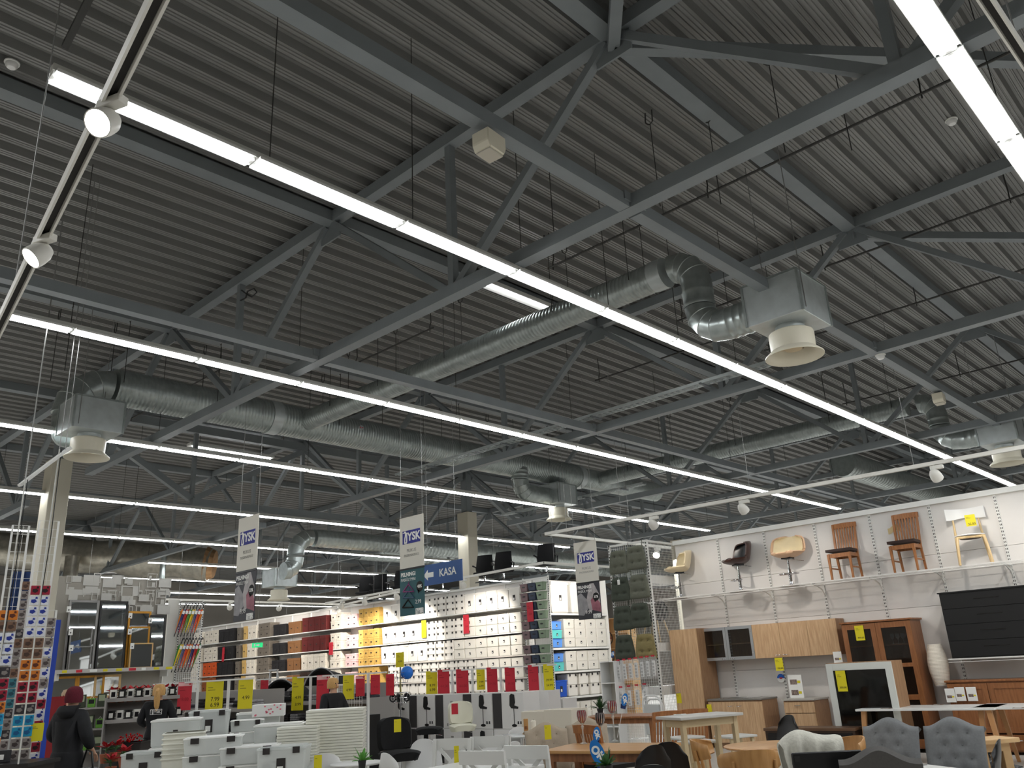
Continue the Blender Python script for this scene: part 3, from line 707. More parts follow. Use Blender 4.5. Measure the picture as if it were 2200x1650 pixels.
# ---- kitchen run: tall cabinet, wall cabinets, base units
def bowhandle(par, x, z, y=-.0, w_=.1, vertical=False):
    m = M(); pts = [(x - w_ / 2, y, z), (x - w_ / 2 + .01, y - .025, z - .004), (x, y - .032, z - .008), (x + w_ / 2 - .01, y - .025, z - .004), (x + w_ / 2, y, z)]
    if vertical: pts = [(x, p[1], z + p[0] - x) for p in pts]
    m.tube(pts, .006, 8); return m.obj('handle', CHROME, par, smooth=True)
def carcass(t, w_, d, h, m, z0=0, th=.018, front=None, back=True):
    """open-fronted box built of boards; local front at y=-d/2"""
    for s in (-1, 1): M().box((s * w_ / 2 - (th if s > 0 else 0), -d / 2, z0), (s * w_ / 2 + (th if s < 0 else 0), d / 2, z0 + h)).obj('side_panel', m, t)
    M().box((-w_ / 2 + th, -d / 2, z0 + h - th), (w_ / 2 - th, d / 2, z0 + h)).obj('top_panel', m, t)
    M().box((-w_ / 2 + th, -d / 2, z0), (w_ / 2 - th, d / 2, z0 + th)).obj('bottom_panel', m, t)
    if back: M().box((-w_ / 2 + th, d / 2 - .008, z0 + th), (w_ / 2 - th, d / 2 - .001, z0 + h - th)).obj('back_panel', m, t)
def door(t, x0, x1, z0, z1, y, m, handle=None, th=.018, name='door'):
    d = M().box((x0 + .002, y - th, z0 + .002), (x1 - .002, y, z1 - .002)).obj(name, m, t, bevel=.0015)
    if handle:
        bowhandle(d, handle[0], handle[1], y - th)
    return d
tall = T('tall_cabinet', 'tall light oak kitchen cabinet with plain door at left of the display wall', 'cabinet', (14.76, 9.28, 0), RX)
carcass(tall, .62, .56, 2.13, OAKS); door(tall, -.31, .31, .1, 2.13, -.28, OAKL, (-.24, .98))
M().box((-.29, -.25, 0), (.29, -.23, .1)).obj('plinth', OAKS, tall)
gl = T('glass_cabinet', 'wall cabinet with two grey-framed glass doors beside the tall cabinet', 'cabinet', (14.925, 8.51, 0), RX)
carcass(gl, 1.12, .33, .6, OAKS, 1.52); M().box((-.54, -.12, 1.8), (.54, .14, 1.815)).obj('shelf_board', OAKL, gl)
for s in (-1, 1):
    x0, x1 = (-.56, -.002) if s < 0 else (.002, .56)
    f = M(); f.box((x0, -.185, 1.52), (x0 + .055, -.166, 2.12)); f.box((x1 - .055, -.185, 1.52), (x1, -.166, 2.12)); f.box((x0 + .055, -.185, 1.52), (x1 - .055, -.166, 1.575)); f.box((x0 + .055, -.185, 2.065), (x1 - .055, -.166, 2.12))
    d = f.obj('door', FRAMEG, gl); M().box((x0 + .05, -.178, 1.57), (x1 - .05, -.174, 2.07)).obj('glass_pane', GLASS, d); bowhandle(d, -.1 * -s * -1 if False else s * .09, 1.55, -.185, .08)
    m_ = M()
    for zz in (1.62, 2.02): m_.box((s * .53 - .012, -.192, zz - .015), (s * .53 + .012, -.185, zz + .015))
    m_.obj('hinge_plate', CHROME, d)
wd = T('wall_cabinet', 'wide wall cabinet with three plain light oak doors under the shelf', 'cabinet', (14.925, 7.14, 0), RX)
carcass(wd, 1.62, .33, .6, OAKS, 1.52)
for k in range(3): door(wd, -.81 + .54 * k, -.27 + .54 * k, 1.52, 2.12, -.165, OAKL, ((-.34, 1.57), (-.2, 1.57), (.75, 1.57))[k])
sk = T('sink_unit', 'light oak base unit with steel sink top and two doors', 'cabinet', (14.75, 8.34, 0), RX)
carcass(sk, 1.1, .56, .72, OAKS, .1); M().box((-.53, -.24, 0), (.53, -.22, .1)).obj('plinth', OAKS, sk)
for s in (-1, 1): door(sk, -.55 if s < 0 else 0, 0 if s < 0 else .55, .1, .8, -.28, OAKL, (s * .09, .73))
stt = M(); stt.box((-.56, -.31, .82), (.56, .29, .85)); so = stt.obj('worktop', C('grey_worktop', 120, 116, 110, rough=.3), sk, bevel=.003)
b = M(); b.box((-.35, -.2, .851), (.3, .22, .857)); b.obj('sink_rim', CHROME, so, bevel=.002); M().box((-.3, -.17, .857), (.0, .19, .859)).obj('basin', C('steel_basin', 110, 112, 112, rough=.3, metal=.8), so)
dr = T('drawer_unit', 'small light oak base unit with one drawer over a door', 'cabinet', (14.75, 7.1, 0), RX)
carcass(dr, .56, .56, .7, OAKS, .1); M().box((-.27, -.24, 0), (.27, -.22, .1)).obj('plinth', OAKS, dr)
def barhandle(par, x, z, y, w_): M().box((x - w_ / 2, y - .022, z - .006), (x + w_ / 2, y - .014, z + .006)).box((x - w_ / 2, y - .016, z - .004), (x - w_ / 2 + .01, y, z + .004)).box((x + w_ / 2 - .01, y - .016, z - .004), (x + w_ / 2, y, z + .004)).obj('handle', CHROME, par)
d = door(dr, -.28, .28, .6, .78, -.28, OAKL, None, name='drawer'); barhandle(d, -.02, .72, -.298, .1)
d = door(dr, -.28, .28, .1, .595, -.28, OAKL); barhandle(d, -.16, .52, -.298, .1)
M().box((-.3, -.31, .8), (.3, .29, .83)).obj('worktop', C('pale_grey_top', 176, 172, 164, rough=.35), dr, bevel=.003)
# ---- glazed oak vitrine
vt = T('glazed_cabinet', 'tall oiled oak glazed cabinet with two framed doors', 'cabinet', (14.82, 5.6, 0), RX)
VW = 1.14
carcass(vt, VW, .46, 1.96, OAKD, .06); M().box((-VW / 2 - .03, -.27, 2.0), (VW / 2 + .03, .25, 2.03)).obj('cornice', OAKD, vt, bevel=.004)
for s in (-1, 1): M().box((s * .5 - .04, -.2, 0), (s * .5 + .04, .2, .06)).obj('foot', OAKD, vt)
for s in (-1, 1):
    x0, x1 = (-VW / 2, -.002) if s < 0 else (.002, VW / 2)
    f = M(); f.box((x0, -.252, .08), (x0 + .085, -.23, 1.99)); f.box((x1 - .085, -.252, .08), (x1, -.23, 1.99))
    for a, b in ((.08, .2), (.78, .86), (1.28, 1.34), (1.9, 1.99)): f.box((x0 + .085, -.252, a), (x1 - .085, -.23, b))
    d = f.obj('door', OAKD, vt)
    for a, b in ((.2, .78), (.86, 1.28), (1.34, 1.9)): M().box((x0 + .08, -.244, a), (x1 - .08, -.24, b)).obj('glass_pane', GLASS, d)
for z in (.8, 1.3, 1.62): M().box((-VW / 2 + .02, -.18, z), (VW / 2 - .02, .2, z + .016)).obj('shelf_board', OAKM, vt)
WG = glass('drinking_glass', (220, 225, 225), .3)
gk = T('wine_glass', 'g', 'glass'); M().lathe([(.028, 0), (.028, .004), (.005, .01), (.005, .07), (.03, .1), (.034, .14), (.028, .165)], 12).obj('bowl', WG, gk, smooth=True); GK = Kind(gk)
for k in range(5): GK.put((14.75, 5.42 - .085 * k, 1.637), 0, f'{ordn(k)} wine glass from the left behind the right vitrine door', 'glasses in the vitrine')
card(1847, 1360, .15, .24, c_(14.56), RX, 'yellow price card on the left vitrine door', lines=('', '449.00'), size=.04)
card(1674, 1427, .15, .22, c_(14.7), RX, 'yellow price card hanging under the wood wall cabinet', lines=('', '100.00'), size=.04)
card(1459, 1500, .1, .18, c_(14.46), RX, 'yellow price card on the tall cabinet door', lines=('', ''))
card(1524, 1522, .1, .14, c_(14.44), RX, 'yellow price card at the left edge of the sink unit', lines=('', ''))
card(1572, 1544, .1, .11, c_(14.45), RX, 'yellow price card low on the sink unit door', lines=('', ''))
# papers behind the worktop
def leaflet(px, py, w_, h_, x, label, pics=2, rz=RX, tilt=0):
    p = pX(px, py, x); t = T('leaflet_stand', label, 'leaflet', p, rz)
    M().box((-w_ / 2, -.004, -h_ / 2), (w_ / 2, .004, h_ / 2)).obj('sheet', PAPER, t)
    for k in range(pics):
        z = h_ * (.22 - .42 * k) if pics > 1 else -.02
        M().box((-w_ * .36, -.006, z - h_ * .1), (w_ * .14, -.004, z + h_ * .1)).obj('picture', C('photo_brown', 128, 112, 104, noise=.5, nscale=40), t)
        M().box((w_ * .16, -.006, z - h_ * .05), (w_ * .38, -.004, z + h_ * .05)).obj('price_patch', YEL, t)
    t.rotation_euler = (tilt, 0, rz); return t
leaflet(1710, 1477, .26, .42, 14.8, 'white leaflet with two pictures standing on the drawer unit', 2, RX, 0)
leaflet(1800, 1413, .15, .2, 14.7, 'small white leaflet hanging from the wall cabinet handle', 1)
rd = T('round_sticker', 'blue and white round sticker on the panel beside the leaflet', 'sticker', pX(1678, 1457, 15.06), RX)
M().prism([(.075 * cos(a), .075 * sin(a)) for a in [pi * k / 14 for k in range(15)]], -.004, 0).obj('blue_half', C('sticker_blue', 30, 96, 190), rd)
M().prism([(.075 * cos(a), .075 * sin(a)) for a in [pi + pi * k / 14 for k in range(15)]], -.004, 0).obj('white_half', PAPER, rd)
M().prism([(.035 * cos(a), .02 + .035 * sin(a)) for a in [-.2 - 2.7 * k / 8 for k in range(9)]], -.006, -.004).obj('red_patch', RED, rd)
# ---- white framed cabinet in front
wf = T('framed_cabinet', 'low oak cabinet with white-framed black glass door facing the aisle', 'cabinet', (13.4, 5.43, 0), RX)
carcass(wf, 1.0, .42, 1.4, OAKS)
f = M(); f.box((-.5, -.235, .02), (-.4, -.21, 1.39)); f.box((.4, -.235, .02), (.5, -.21, 1.39)); f.box((-.4, -.235, 1.29), (.4, -.21, 1.39)); f.box((-.4, -.235, .02), (.4, -.21, .12))
d = f.obj('door', C('white_lacquer', 214, 216, 210, rough=.35), wf, bevel=.002)
M().box((-.41, -.226, .11), (.41, -.22, 1.3)).obj('glass_pane', C('black_glass', 14, 13, 12, rough=.06), d)
card(1808, 1463, .15, .3, c_(13.15), RX, 'yellow price card on the black glass door', lines=('', '300.00'), size=.04)
# ---- black chest standing on the wall shelf
s2 = T('wire_shelf', 'short white wire shelf under the black chest', 'shelf', (WX, 3.6, 1.36)); wireshelf(s2, -3, .98, .5)
for y in (4.4, 3.51, 2.49): M().box((-.48, y - 3.606, -.05), (0, y - 3.594, -.01)).obj('bracket', WHITE, s2)
bc = T('black_chest', 'large black chest of drawers standing on the short wire shelf', 'chest', (14.8, 3.84, 1.37), RX)
carcass(bc, 1.35, .38, .98, BLACK)
for k in range(4):
    d = door(bc, -.66, .66, .018 + .2405 * k, .2585 + .2405 * k, -.19, BLACK, None, name='drawer')
    M().box((-.18, -.215, .16 + .235 * k), (.18, -.209, .17 + .235 * k)).obj('handle', C('black_gloss', 24, 22, 22, rough=.2), d)
M().box((-.69, -.23, .98), (.69, .2, 1.0)).obj('top', BLACK, bc)
# ---- paper lantern lamp
pl = T('paper_lamp', 'white ribbed paper floor lamp between vitrine and black chest', 'lamp', (14.8, pX(2016, 1430, 14.8).y, .98))
pr_ = []
for k in range(61):
    z = .62 * k / 60; r = .1 + .05 * sin(pi * k / 60) + (.004 if k % 2 else 0); pr_.append((r, z))
M().lathe(pr_, 24).obj('paper_shade', C('rice_paper', 226, 218, 204, rough=.8), pl)
M().lathe([(.1, -.01), (.1, 0)], 20).obj('base', WHITE, pl)
# ---- oak sideboard with leaflets
sb = T('sideboard', 'oiled oak sideboard with panelled doors under the black chest', 'sideboard', (14.82, 4.1, 0), RX)
carcass(sb, 1.16, .42, .98, OAKD, .04); M().box((-.6, -.24, 1.02), (.6, .23, 1.05)).obj('top', OAKD, sb, bevel=.004)
for s in (-1, 1):
    x0, x1 = (-.57, -.004) if s < 0 else (.004, .57)
    f = M(); f.box((x0, -.232, .3), (x0 + .08, -.21, 1.0)); f.box((x1 - .08, -.232, .3), (x1, -.21, 1.0)); f.box((x0 + .08, -.232, .3), (x1 - .08, -.21, .38)); f.box((x0 + .08, -.232, .92), (x1 - .08, -.21, 1.0)); f.box((x0 + .08, -.222, .38), (x1 - .08, -.214, .92))
    f.obj('door', OAKD, sb)
    d = door(sb, x0, x1, .06, .28, -.21, OAKD, None, name='drawer'); barhandle(d, (x0 + x1) / 2, .2, -.228, .14)
for k, px in enumerate((2042, 2063, 2088)): leaflet(px, 1494 - 3 * (k > 0), .14, .2, 14.55, f'{ordn(k)} white leaflet from the left on the oak sideboard front', 1)
card(1762, 1240, .001, .001, c_(16), RX, 'x') if False else None

# ---- white mesh return with hanging seat cushions, left end of the display wall
MW = C('mesh_wire', 232, 232, 228, rough=.4)
def mesh_panel(par, w_, h_, step=.05, z0=0, name='wire_mesh', wire=.004, m=MW, rows=None):
    k = M(); n1 = int(w_ / step); n2 = int(h_ / (rows or step))
    for i in range(n1 + 1): x = -w_ / 2 + w_ * i / n1; k.box((x - wire / 2, -wire / 2, z0), (x + wire / 2, wire / 2, z0 + h_))
    for j in range(n2 + 1): z = z0 + h_ * j / n2; k.box((-w_ / 2, -wire * 1.5, z - wire / 2), (w_ / 2, -wire / 2, z + wire / 2))
    o = k.obj(name, m, par); o['kind'] = 'stuff'; return o
def slotted_post(par, x, y, h_, s=.05, slots=True):
    k = M().use(WHITE); k.box((x - s / 2, y - s / 2, 0), (x + s / 2, y + s / 2, h_)); k.use(DARKSLOT)
    z = .1 if slots else h_
    while z < h_ - .05: k.box((x - .012, y - s / 2 - .001, z), (x + .012, y - s / 2 + .001, z + .03)); z += .06
    return k.obj('post', WHITE, par)
mr = T('mesh_rack', 'white wire mesh rack with seat cushions at the end of the display wall', 'rack', (14.1, 10.13, 0), RX)
mesh_panel(mr, .94, 3.86, .05); slotted_post(mr, .47, 0, 3.9); slotted_post(mr, -.47, 0, 3.9, .04)
M().box((-.48, -.02, 3.86), (.48, .02, 3.9)).obj('top_rail', WHITE, mr)
ms = T('mesh_rack', 'white wire mesh side panel joining the cushion rack to the wall', 'rack', (14.6, 9.68, 0), 0)
mesh_panel(ms, .96, 3.86, .05); M().box((-.48, -.02, 3.86), (.48, .02, 3.9)).obj('top_rail', WHITE, ms)
for z in (3.05, 1.75, .95): M().box((-.45, .03, z), (.45, .4, z + .16)).obj('shelf_board', WHITEP, ms)
CUG = C('cushion_grey_green', 96, 98, 86, rough=.9, noise=.08, nscale=30, bump=.2); CUD = C('cushion_dark_green', 66, 72, 62, rough=.9, noise=.08, nscale=30, bump=.2); CUO = C('cushion_olive', 132, 120, 80, rough=.9, noise=.08, nscale=30, bump=.2)
def cushion(m):
    t = T('seat_cushion', 'c', 'cushion')
    tuft = [(-.07, .1), (.07, .1), (-.08, -.08), (.08, -.08)]
    def fn(u, v, s):
        a = (u - .5) * 2; b = (v - .5) * 2
        wd = .205 - .03 * b; x = a * wd * (1 - .1 * abs(b) ** 4); z = b * .215 * (1 - .06 * abs(a) ** 4)
        e = max(0, 1 - max(abs(a), abs(b)) ** 6)
        d = .035 * e ** .5
        for tx, tz_ in tuft: d -= .022 * math.exp(-((x - tx) ** 2 + (z - tz_) ** 2) / .0009) + .008 * math.exp(-((z - tz_) ** 2) / .0008) * (abs(x) < .15)
        return (x, -s * d, z)
    M().grid(lambda u, v: fn(u, v, 1), 22, 22, .045).obj('pad', m, t, smooth=True, ang=80)
    for tx, tz_ in tuft: M().lathe([(.009, -.003), (.009, .003)], 10).obj('button', C('button_dark', 36, 38, 34), t).location = (tx, -.022, tz_)
    for s in (-1, 1): M().tube([(s * .15, 0, .2), (s * .155, .01, .26), (s * .15, .015, .3)], .006, 6).tube([(s * .15, 0, -.2), (s * .14, .005, -.27), (s * .16, 0, -.3)], .005, 6).obj('tie', m, t)
    return t
KC1, KC2, KC3 = Kind(cushion(CUG)), Kind(cushion(CUD)), Kind(cushion(CUO))
for k_ in (KC1, KC2, KC3): k_.root.scale = (1.13, 1, 1.1)
cus = [(1329, 1208, KC1, 'grey-green seat cushion hung top left on the mesh rack'), (1366, 1198, KC1, 'grey-green seat cushion hung top right on the mesh rack'), (1333, 1266, KC2, 'dark green seat cushion with white tag in the second row left'), (1373, 1260, KC1, 'grey-green seat cushion in the second row right'),
       (1338, 1328, KC2, 'dark green seat cushion in the third row left'), (1375, 1322, KC2, 'dark green seat cushion in the third row right'), (1342, 1391, KC2, 'dark green seat cushion in the lowest row left'), (1387, 1389, KC3, 'olive seat cushion hung at the lowest right of the mesh rack')]
for px, py, k, lab in cus:
    q = pX(px, py, 14.02); k.put((14.02, q.y, q.z), RX, lab, 'hanging seat cushions')
tg = T('paper_tag', 'white paper tag on the second-row left cushion', 'tag', pX(1329, 1251, 13.95), RX); M().box((-.03, -.002, -.05), (.03, .002, .05)).obj('tag_card', PAPER, tg); M().tube([(0, 0, .05), (0, .03, .09)], .002, 5).obj('string', PAPER, tg)
# power strips in bags
BAG = glass('clear_bag', (240, 240, 240), .16, .12)
pk = T('power_strip_pack', 'p', 'power strip')
M().box((-.035, -.02, -.16), (.035, .015, .12)).obj('strip_body', WHITEP, pk, bevel=.01)
for j in range(4): M().lathe([(.022, -.004), (.022, 0)], 14).obj('socket', C('socket_grey', 170, 170, 166), pk).location = (0, 0, 0)
for j, ch in enumerate([c for c in pk.children if c.name.startswith('socket')]): ch.location = (0, -.021, -.12 + .06 * j); ch.rotation_euler = (pi / 2, 0, 0)
M().grid(lambda u, v: ((u - .5) * .15, -.035 * sin(pi * u) * sin(pi * v) - .005, -.2 + .4 * v), 6, 6, -.002).obj('bag', BAG, pk, smooth=True)
M().box((-.04, -.012, .19), (.04, -.004, .22)).obj('header_card', RED, pk); M().tube([(0, -.02, .2), (0, .14, .2), (0, .14, .17)], .004, 6).obj('hook_peg', CHROME, pk)
KP = Kind(pk)
for k in range(7):
    q = pX(1330 + 12.5 * k, 1442 - 1.5 * k, 13.96); KP.put((13.96, q.y, q.z), RX, f'{ordn(k)} bagged white power strip from the left, upper row under the cushions', 'bagged power strips')
for k in range(4):
    q = pX(1336 + 17 * k, 1500 - 2 * k, 13.96); KP.put((13.96, q.y, q.z), RX, f'{ordn(k)} bagged white power strip from the left, lower row under the cushions', 'bagged power strips')
# folding step stool and white cube shelf
fs = T('folding_stool', 'white folding step stool leaning below the power strips', 'stool', (13.6, pX(1402, 1530, 13.6).y, 0), RX)
fr = [(-.2, 0, 0), (-.2, 0, .85), (-.17, 0, .93), (-.1, 0, .97), (.1, 0, .97), (.17, 0, .93), (.2, 0, .85), (.2, 0, 0)]
M().tube(fr, .018, 10).obj('front_frame', WHITEP, fs, smooth=True); M().tube([(x * .9, .08, z * .93) for x, y, z in fr], .016, 10).obj('rear_frame', WHITEP, fs, smooth=True)
for z in (.3, .6): M().box((-.17, -.02, z), (.17, .02, z + .22)).obj('step', C('step_grey', 196, 198, 196), fs, bevel=.01)
cu = T('cube_shelf', 'narrow white open shelf tower standing left of the power strips', 'shelf', (14.0, pX(1316, 1460, 14).y, 0), RX)
for s in (-1, 1): M().box((s * .17 - .009, -.15, 0), (s * .17 + .009, .15, 1.62)).obj('side_panel', WHITEP, cu)
for z in (0, .4, .8, 1.2, 1.6): M().box((-.161, -.15, z), (.161, .15, z + .018)).obj('shelf_board', WHITEP, cu)
M().box((-.165, .14, 0), (.165, .15, 1.6)).obj('back_panel', C('shelf_back', 200, 196, 184), cu)
# dark shell chair and goods seen through the side mesh
# ================================================================ spots over the display wall and lamps
place_spot(pz(232, 212, 3.6), (-1.2, 1.6, 1.4), 'dazzling white track spotlight under the near upper left track', .0, -1.2, False, .62)
place_spot(pz(90, 505, 3.6), (-1.5, 4.0, .9), 'white track spotlight lower on the near left track', .0, -1.2, False, .62)
for k, (px, py, ty, tz_, lab) in enumerate(((1995, 1003, 3.6, 2.9, 'white track spotlight at right above the chair shelf'), (1583, 1080, 6.6, 2.6, 'white track spotlight above the black bucket stool'), (1398, 1117, 8.6, 2.8, 'white track spotlight above the cream stool at left'), (1938, 1148, 5, 2.8, ''))):
    if not lab: continue
    q = snap(pz(px, py - 12, 4.15), A0, A1); place_spot(q, (15.1, ty, tz_ - .35), lab, 1.0, RX)
q = A1 + (A1 - A0).normalized() * .4; place_spot((q.x, q.y, 4.13), (15.1, 2, 2.6), 'white track spotlight just past the right picture edge', 1, RX)
q = A2 + (A2 - A0).normalized() * -.6; place_spot((q.x, q.y, 4.13), (14.1, 10.2, 2.2), 'white track spotlight beside the cushion mesh rack', .45, 0)
# ================================================================ storage box wall (faces -X) behind the aisle
BX, BZ = 17.2, 3.9
SHV = [.15, .75, 1.35, 1.93, 2.53, 3.2]      # shelf heights
bw = T('shelving_wall', 'long white shelving wall full of storage boxes and baskets', 'shelving', (BX, 25, 0))
Y0, Y1 = 15.9, 36.0
yy = Y0
while yy < Y1 - .5:
    M().box((.5, yy + .003 - 25, 0), (.53, yy + 1.247 - 25, BZ)).obj('back_panel', WALLW, bw)
    M().box((.46, yy - .02 - 25, 0), (.5, yy + .02 - 25, BZ)).obj('upright', WHITE, bw)
    for z in SHV:
        M().box((.0, yy + .004 - 25, z - .03), (.5, yy + 1.246 - 25, z)).obj('shelf_board', WHITE, bw)
    yy += 1.25
M().box((.44, Y0 - 25, BZ), (.56, Y1 - 25, BZ + .06)).obj('cornice', WHITE, bw)
M().box((0, Y0 - .03 - 25, 0), (.53, Y0 - 25, BZ)).obj('end_panel', WHITE, bw)
# price rail strips along the shelf edges
for z in SHV[1:4]:
    M().box((-.012, Y0 - 25, z - .035), (0, Y1 - 25, z + .005)).obj('price_rail', C('price_rail', 206, 200, 192), bw)
# --- stock
CHIP = C('label_black', 44, 40, 38); 
def tub(w_, d, h, m, lid=None, clip=None, chip=0, name='storage_box', cat='box'):
    """open tub with rim, lid and clips: front at local -y"""
    t = T(name, 'x', cat)
    k = M(); k.taper((0, 0, 0), (w_ * .92, d * .93), (0, 0, h * .94), (w_ * .98, d * .98)); k.obj('tub', m, t, bevel=min(w_, h) * .05)
    l = M(); l.box((-w_ / 2, -d / 2, h * .9), (w_ / 2, d / 2, h * .97)); l.box((-w_ * .44, -d * .44, h * .97), (w_ * .44, d * .44, h)); l.obj('lid', lid or m, t, bevel=.004)
    if clip:
        for s in (-1, 1): M().box((s * w_ * .3 - w_ * .07, -d / 2 - .012, h * .95 - .05), (s * w_ * .3 + w_ * .07, -d / 2 - .001, h * .98)).obj('clip', clip, t)
    if chip:
        k = M(); k.use(CHIP); lw_, lh_ = (.045, .15) if h > .3 else (.026, .07); c0 = h * .5 - lh_ * .6; k.box((-lw_, -d * .49 - .004, c0), (lw_, -d * .485 + .02, c0 + lh_)); k.use(PAPER); k.box((-lw_ * .85, -d * .49 - .005, c0 + .01), (lw_ * .5, -d * .49 - .0045, c0 + lh_ * .5)); k.obj('label', None, t)
    return Kind(t)
PL = C('shelf_clear_box', 236, 232, 224, rough=.3); PLW = C('shelf_white_box', 228, 224, 214, rough=.4); LIDW = C('lid_white', 240, 240, 236, rough=.3)
def bar(w_, d, h, m, m2=None, name='storage_box', cat='box', knob=True):
    t = T(name, 'x', cat); M().taper((0, 0, 0), (w_ * .94, d * .94), (0, 0, h), (w_, d)).obj('body', m, t, bevel=.006)
    M().box((-w_ / 2 - .004, -d / 2 - .004, h * .78), (w_ / 2 + .004, d / 2 + .004, h)).obj('lid', m2 or m, t, bevel=.004)
    if knob: M().prism([(.03 * cos(a), h * .45 + .02 * sin(a)) for a in [2 * pi * k / 8 for k in range(8)]], -d / 2 - .012, -d * .47).obj('handle', CHIP, t)
    return Kind(t)
K_big = tub(.45, .42, .53, PL, PL, None, 1); K_mid = tub(.4, .42, .28, PL, PL, CHIP, 0); K_flat = tub(.4, .42, .18, PL, PL, CHIP, 0); K_dr = tub(.46, .42, .26, PLW, PLW, None, 1)
def S(rgb, i): return C(f'stock_{i}', *rgb, rough=.7, noise=.12, nscale=30)
BASK = dict(blk=S((26, 24, 26), 0), dkb=S((52, 34, 26), 1), wick=S((120, 82, 48), 2), red=S((92, 26, 24), 3), gry=S((110, 102, 92), 4), tan=S((206, 170, 104), 5), whi=S((226, 218, 204), 6), org=S((206, 84, 30), 7), pnk=S((222, 184, 184), 8), yel=S((214, 172, 92), 9), brn=S((140, 78, 40), 10), nav=S((34, 40, 92), 11), gbl=S((120, 132, 140), 12))
KB = {}
def kb(c, w_, h, c2=None):
    k = (c, w_, h, c2)
    if k not in KB: KB[k] = bar(w_, .4, h, BASK[c], BASK[c2] if c2 else None, 'lidded_box' if c not in ('wick', 'dkb', 'blk', 'red') else 'storage_basket', 'box' if c not in ('wick', 'dkb', 'blk', 'red') else 'basket')
    return KB[k]
SHN = ['lowest', 'second', 'third', 'fourth', 'fifth', 'top']
cnt = {}
def stock(y, si, kind, stack, hh, what, phrase):
    for j in range(stack):
        key = (what, si); n_ = cnt[key] = cnt.get(key, 0) + 1
        kind.put((BX + .225, y, SHV[si] + .001 + j * (hh + .004)), RX, f'{what}, {ordn(n_ - 1)} from the right on the {SHN[si]} shelf', phrase)
rnd = random.Random(3)
y = 16.15
seq = [('big', K_big, .445, .53, 1, 'clear lidded storage box with label'), ('dr', K_dr, .455, .26, 2, 'milky storage box with label'), ('mid', K_mid, .395, .27, 2, 'clear storage box with black clips'), ('flat', K_flat, .395, .175, 3, 'flat clipped storage box')]
for si in (1, 2, 3, 4, 5):
    y = 16.16; i = 0
    while y < 22.02:
        if si == 5: a = seq[0] if (y < 18.3 or y > 20) else seq[3]
        elif si == 4: a = seq[0] if y > 19.9 else (seq[1] if y < 18.4 else seq[3])
        elif si == 3: a = seq[1] if y < 18.6 else (seq[3] if y < 20 else seq[0])
        elif si == 2: a = seq[1] if y < 17.6 else seq[3]
        else: a = seq[2]
        nm, k, w_, h, st, ph = a
        stock(y + w_ / 2, si, k, st, h, ph, 'storage boxes on the shelving wall'); y += w_ + .008; i += 1
# coloured sections to the left
secs = [(22.5, 23.7, 'yel', .26, .26, 'yellow and orange printed box', 2), (23.7, 24.6, 'pnk', .3, .2, 'pale pink box', 2), (24.6, 25.5, 'whi', .3, .26, 'off-white fabric box', 2), (25.5, 27.1, 'red', .36, .5, 'dark red hanging laundry basket', 1), (27.1, 28.1, 'wick', .4, .42, 'brown wicker basket', 1),
        (28.1, 29.2, 'blk', .42, .4, 'black woven basket', 1), (29.2, 30.2, 'gry', .4, .26, 'grey fabric box', 2), (30.2, 30.9, 'whi', .3, .5, 'white tall box with handle', 1), (30.9, 31.4, 'tan', .26, .5, 'tan tall box with handle', 1), (31.4, 31.9, 'gry', .26, .48, 'grey tall box with handle', 1),
        (31.9, 33.2, 'blk', .4, .5, 'black tall box', 1), (33.2, 34.6, 'org', .36, .26, 'orange box', 2), (34.6, 35.6, 'whi', .36, .26, 'white box with red print', 2)]
for a, b, c, w_, h, ph, st in secs:
    for si in (2, 3, 4, 5):
        cc = c; pp = ph
        if c == 'org' and si >= 4: cc, pp = 'whi', 'plain white upper box'
        if c == 'org' and si == 2: cc, pp = 'brn', 'reddish brown rattan box'
        if c == 'red' and si < 4: cc, pp = ('dkb', 'dark brown fabric basket') if si != 3 else ('whi', 'cream lined basket')
        if c == 'blk' and a < 29 and si == 2: cc, pp = 'whi', 'white basket under the black ones'
        y = a
        while y + w_ <= b + .001:
            stock(y + w_ / 2, si, kb(cc, w_, h), st, h, pp, 'baskets and boxes on the shelving wall'); y += w_ + .02
# dark blue and grey goods low at the right end
# big things standing on top: office chairs seen from behind
def office_chair(lab, m=BLKF, hh=.5, arm=True):
    t = T('office_chair', lab, 'office chair')
    M().grid(lambda u, v: ((u - .5) * (.5 - .12 * abs(v - .4)), .1 + .1 * (v - .3) ** 2 - .05 * (1 - (2 * u - 1) ** 2), .34 + hh * v), 8, 8, -.07).obj('backrest', m, t, smooth=True, ang=60)
    M().box((-.25, -.28, .26), (.25, .2, .34)).obj('seat', m, t, bevel=.03, seg=2)
    if arm:
        for s in (-1, 1): M().tube([(s * .27, .1, .3), (s * .3, .1, .52), (s * .3, -.15, .54)], .025, 8).obj('armrest', BLACK, t, smooth=True)
    M().lathe([(.03, .05), (.03, .27)], 10).obj('column', CHROME, t)
    b = M()
    for k in range(5): a = 2 * pi * k / 5; b.beam((0, 0, .08), (.28 * cos(a), .28 * sin(a), .05), .04, .03)
    b.obj('star_base', BLACK, t)
    return t
KO = Kind(office_chair('o')); KO2 = Kind(office_chair('o', C('beige_mesh', 176, 160, 134, rough=.9), .5))
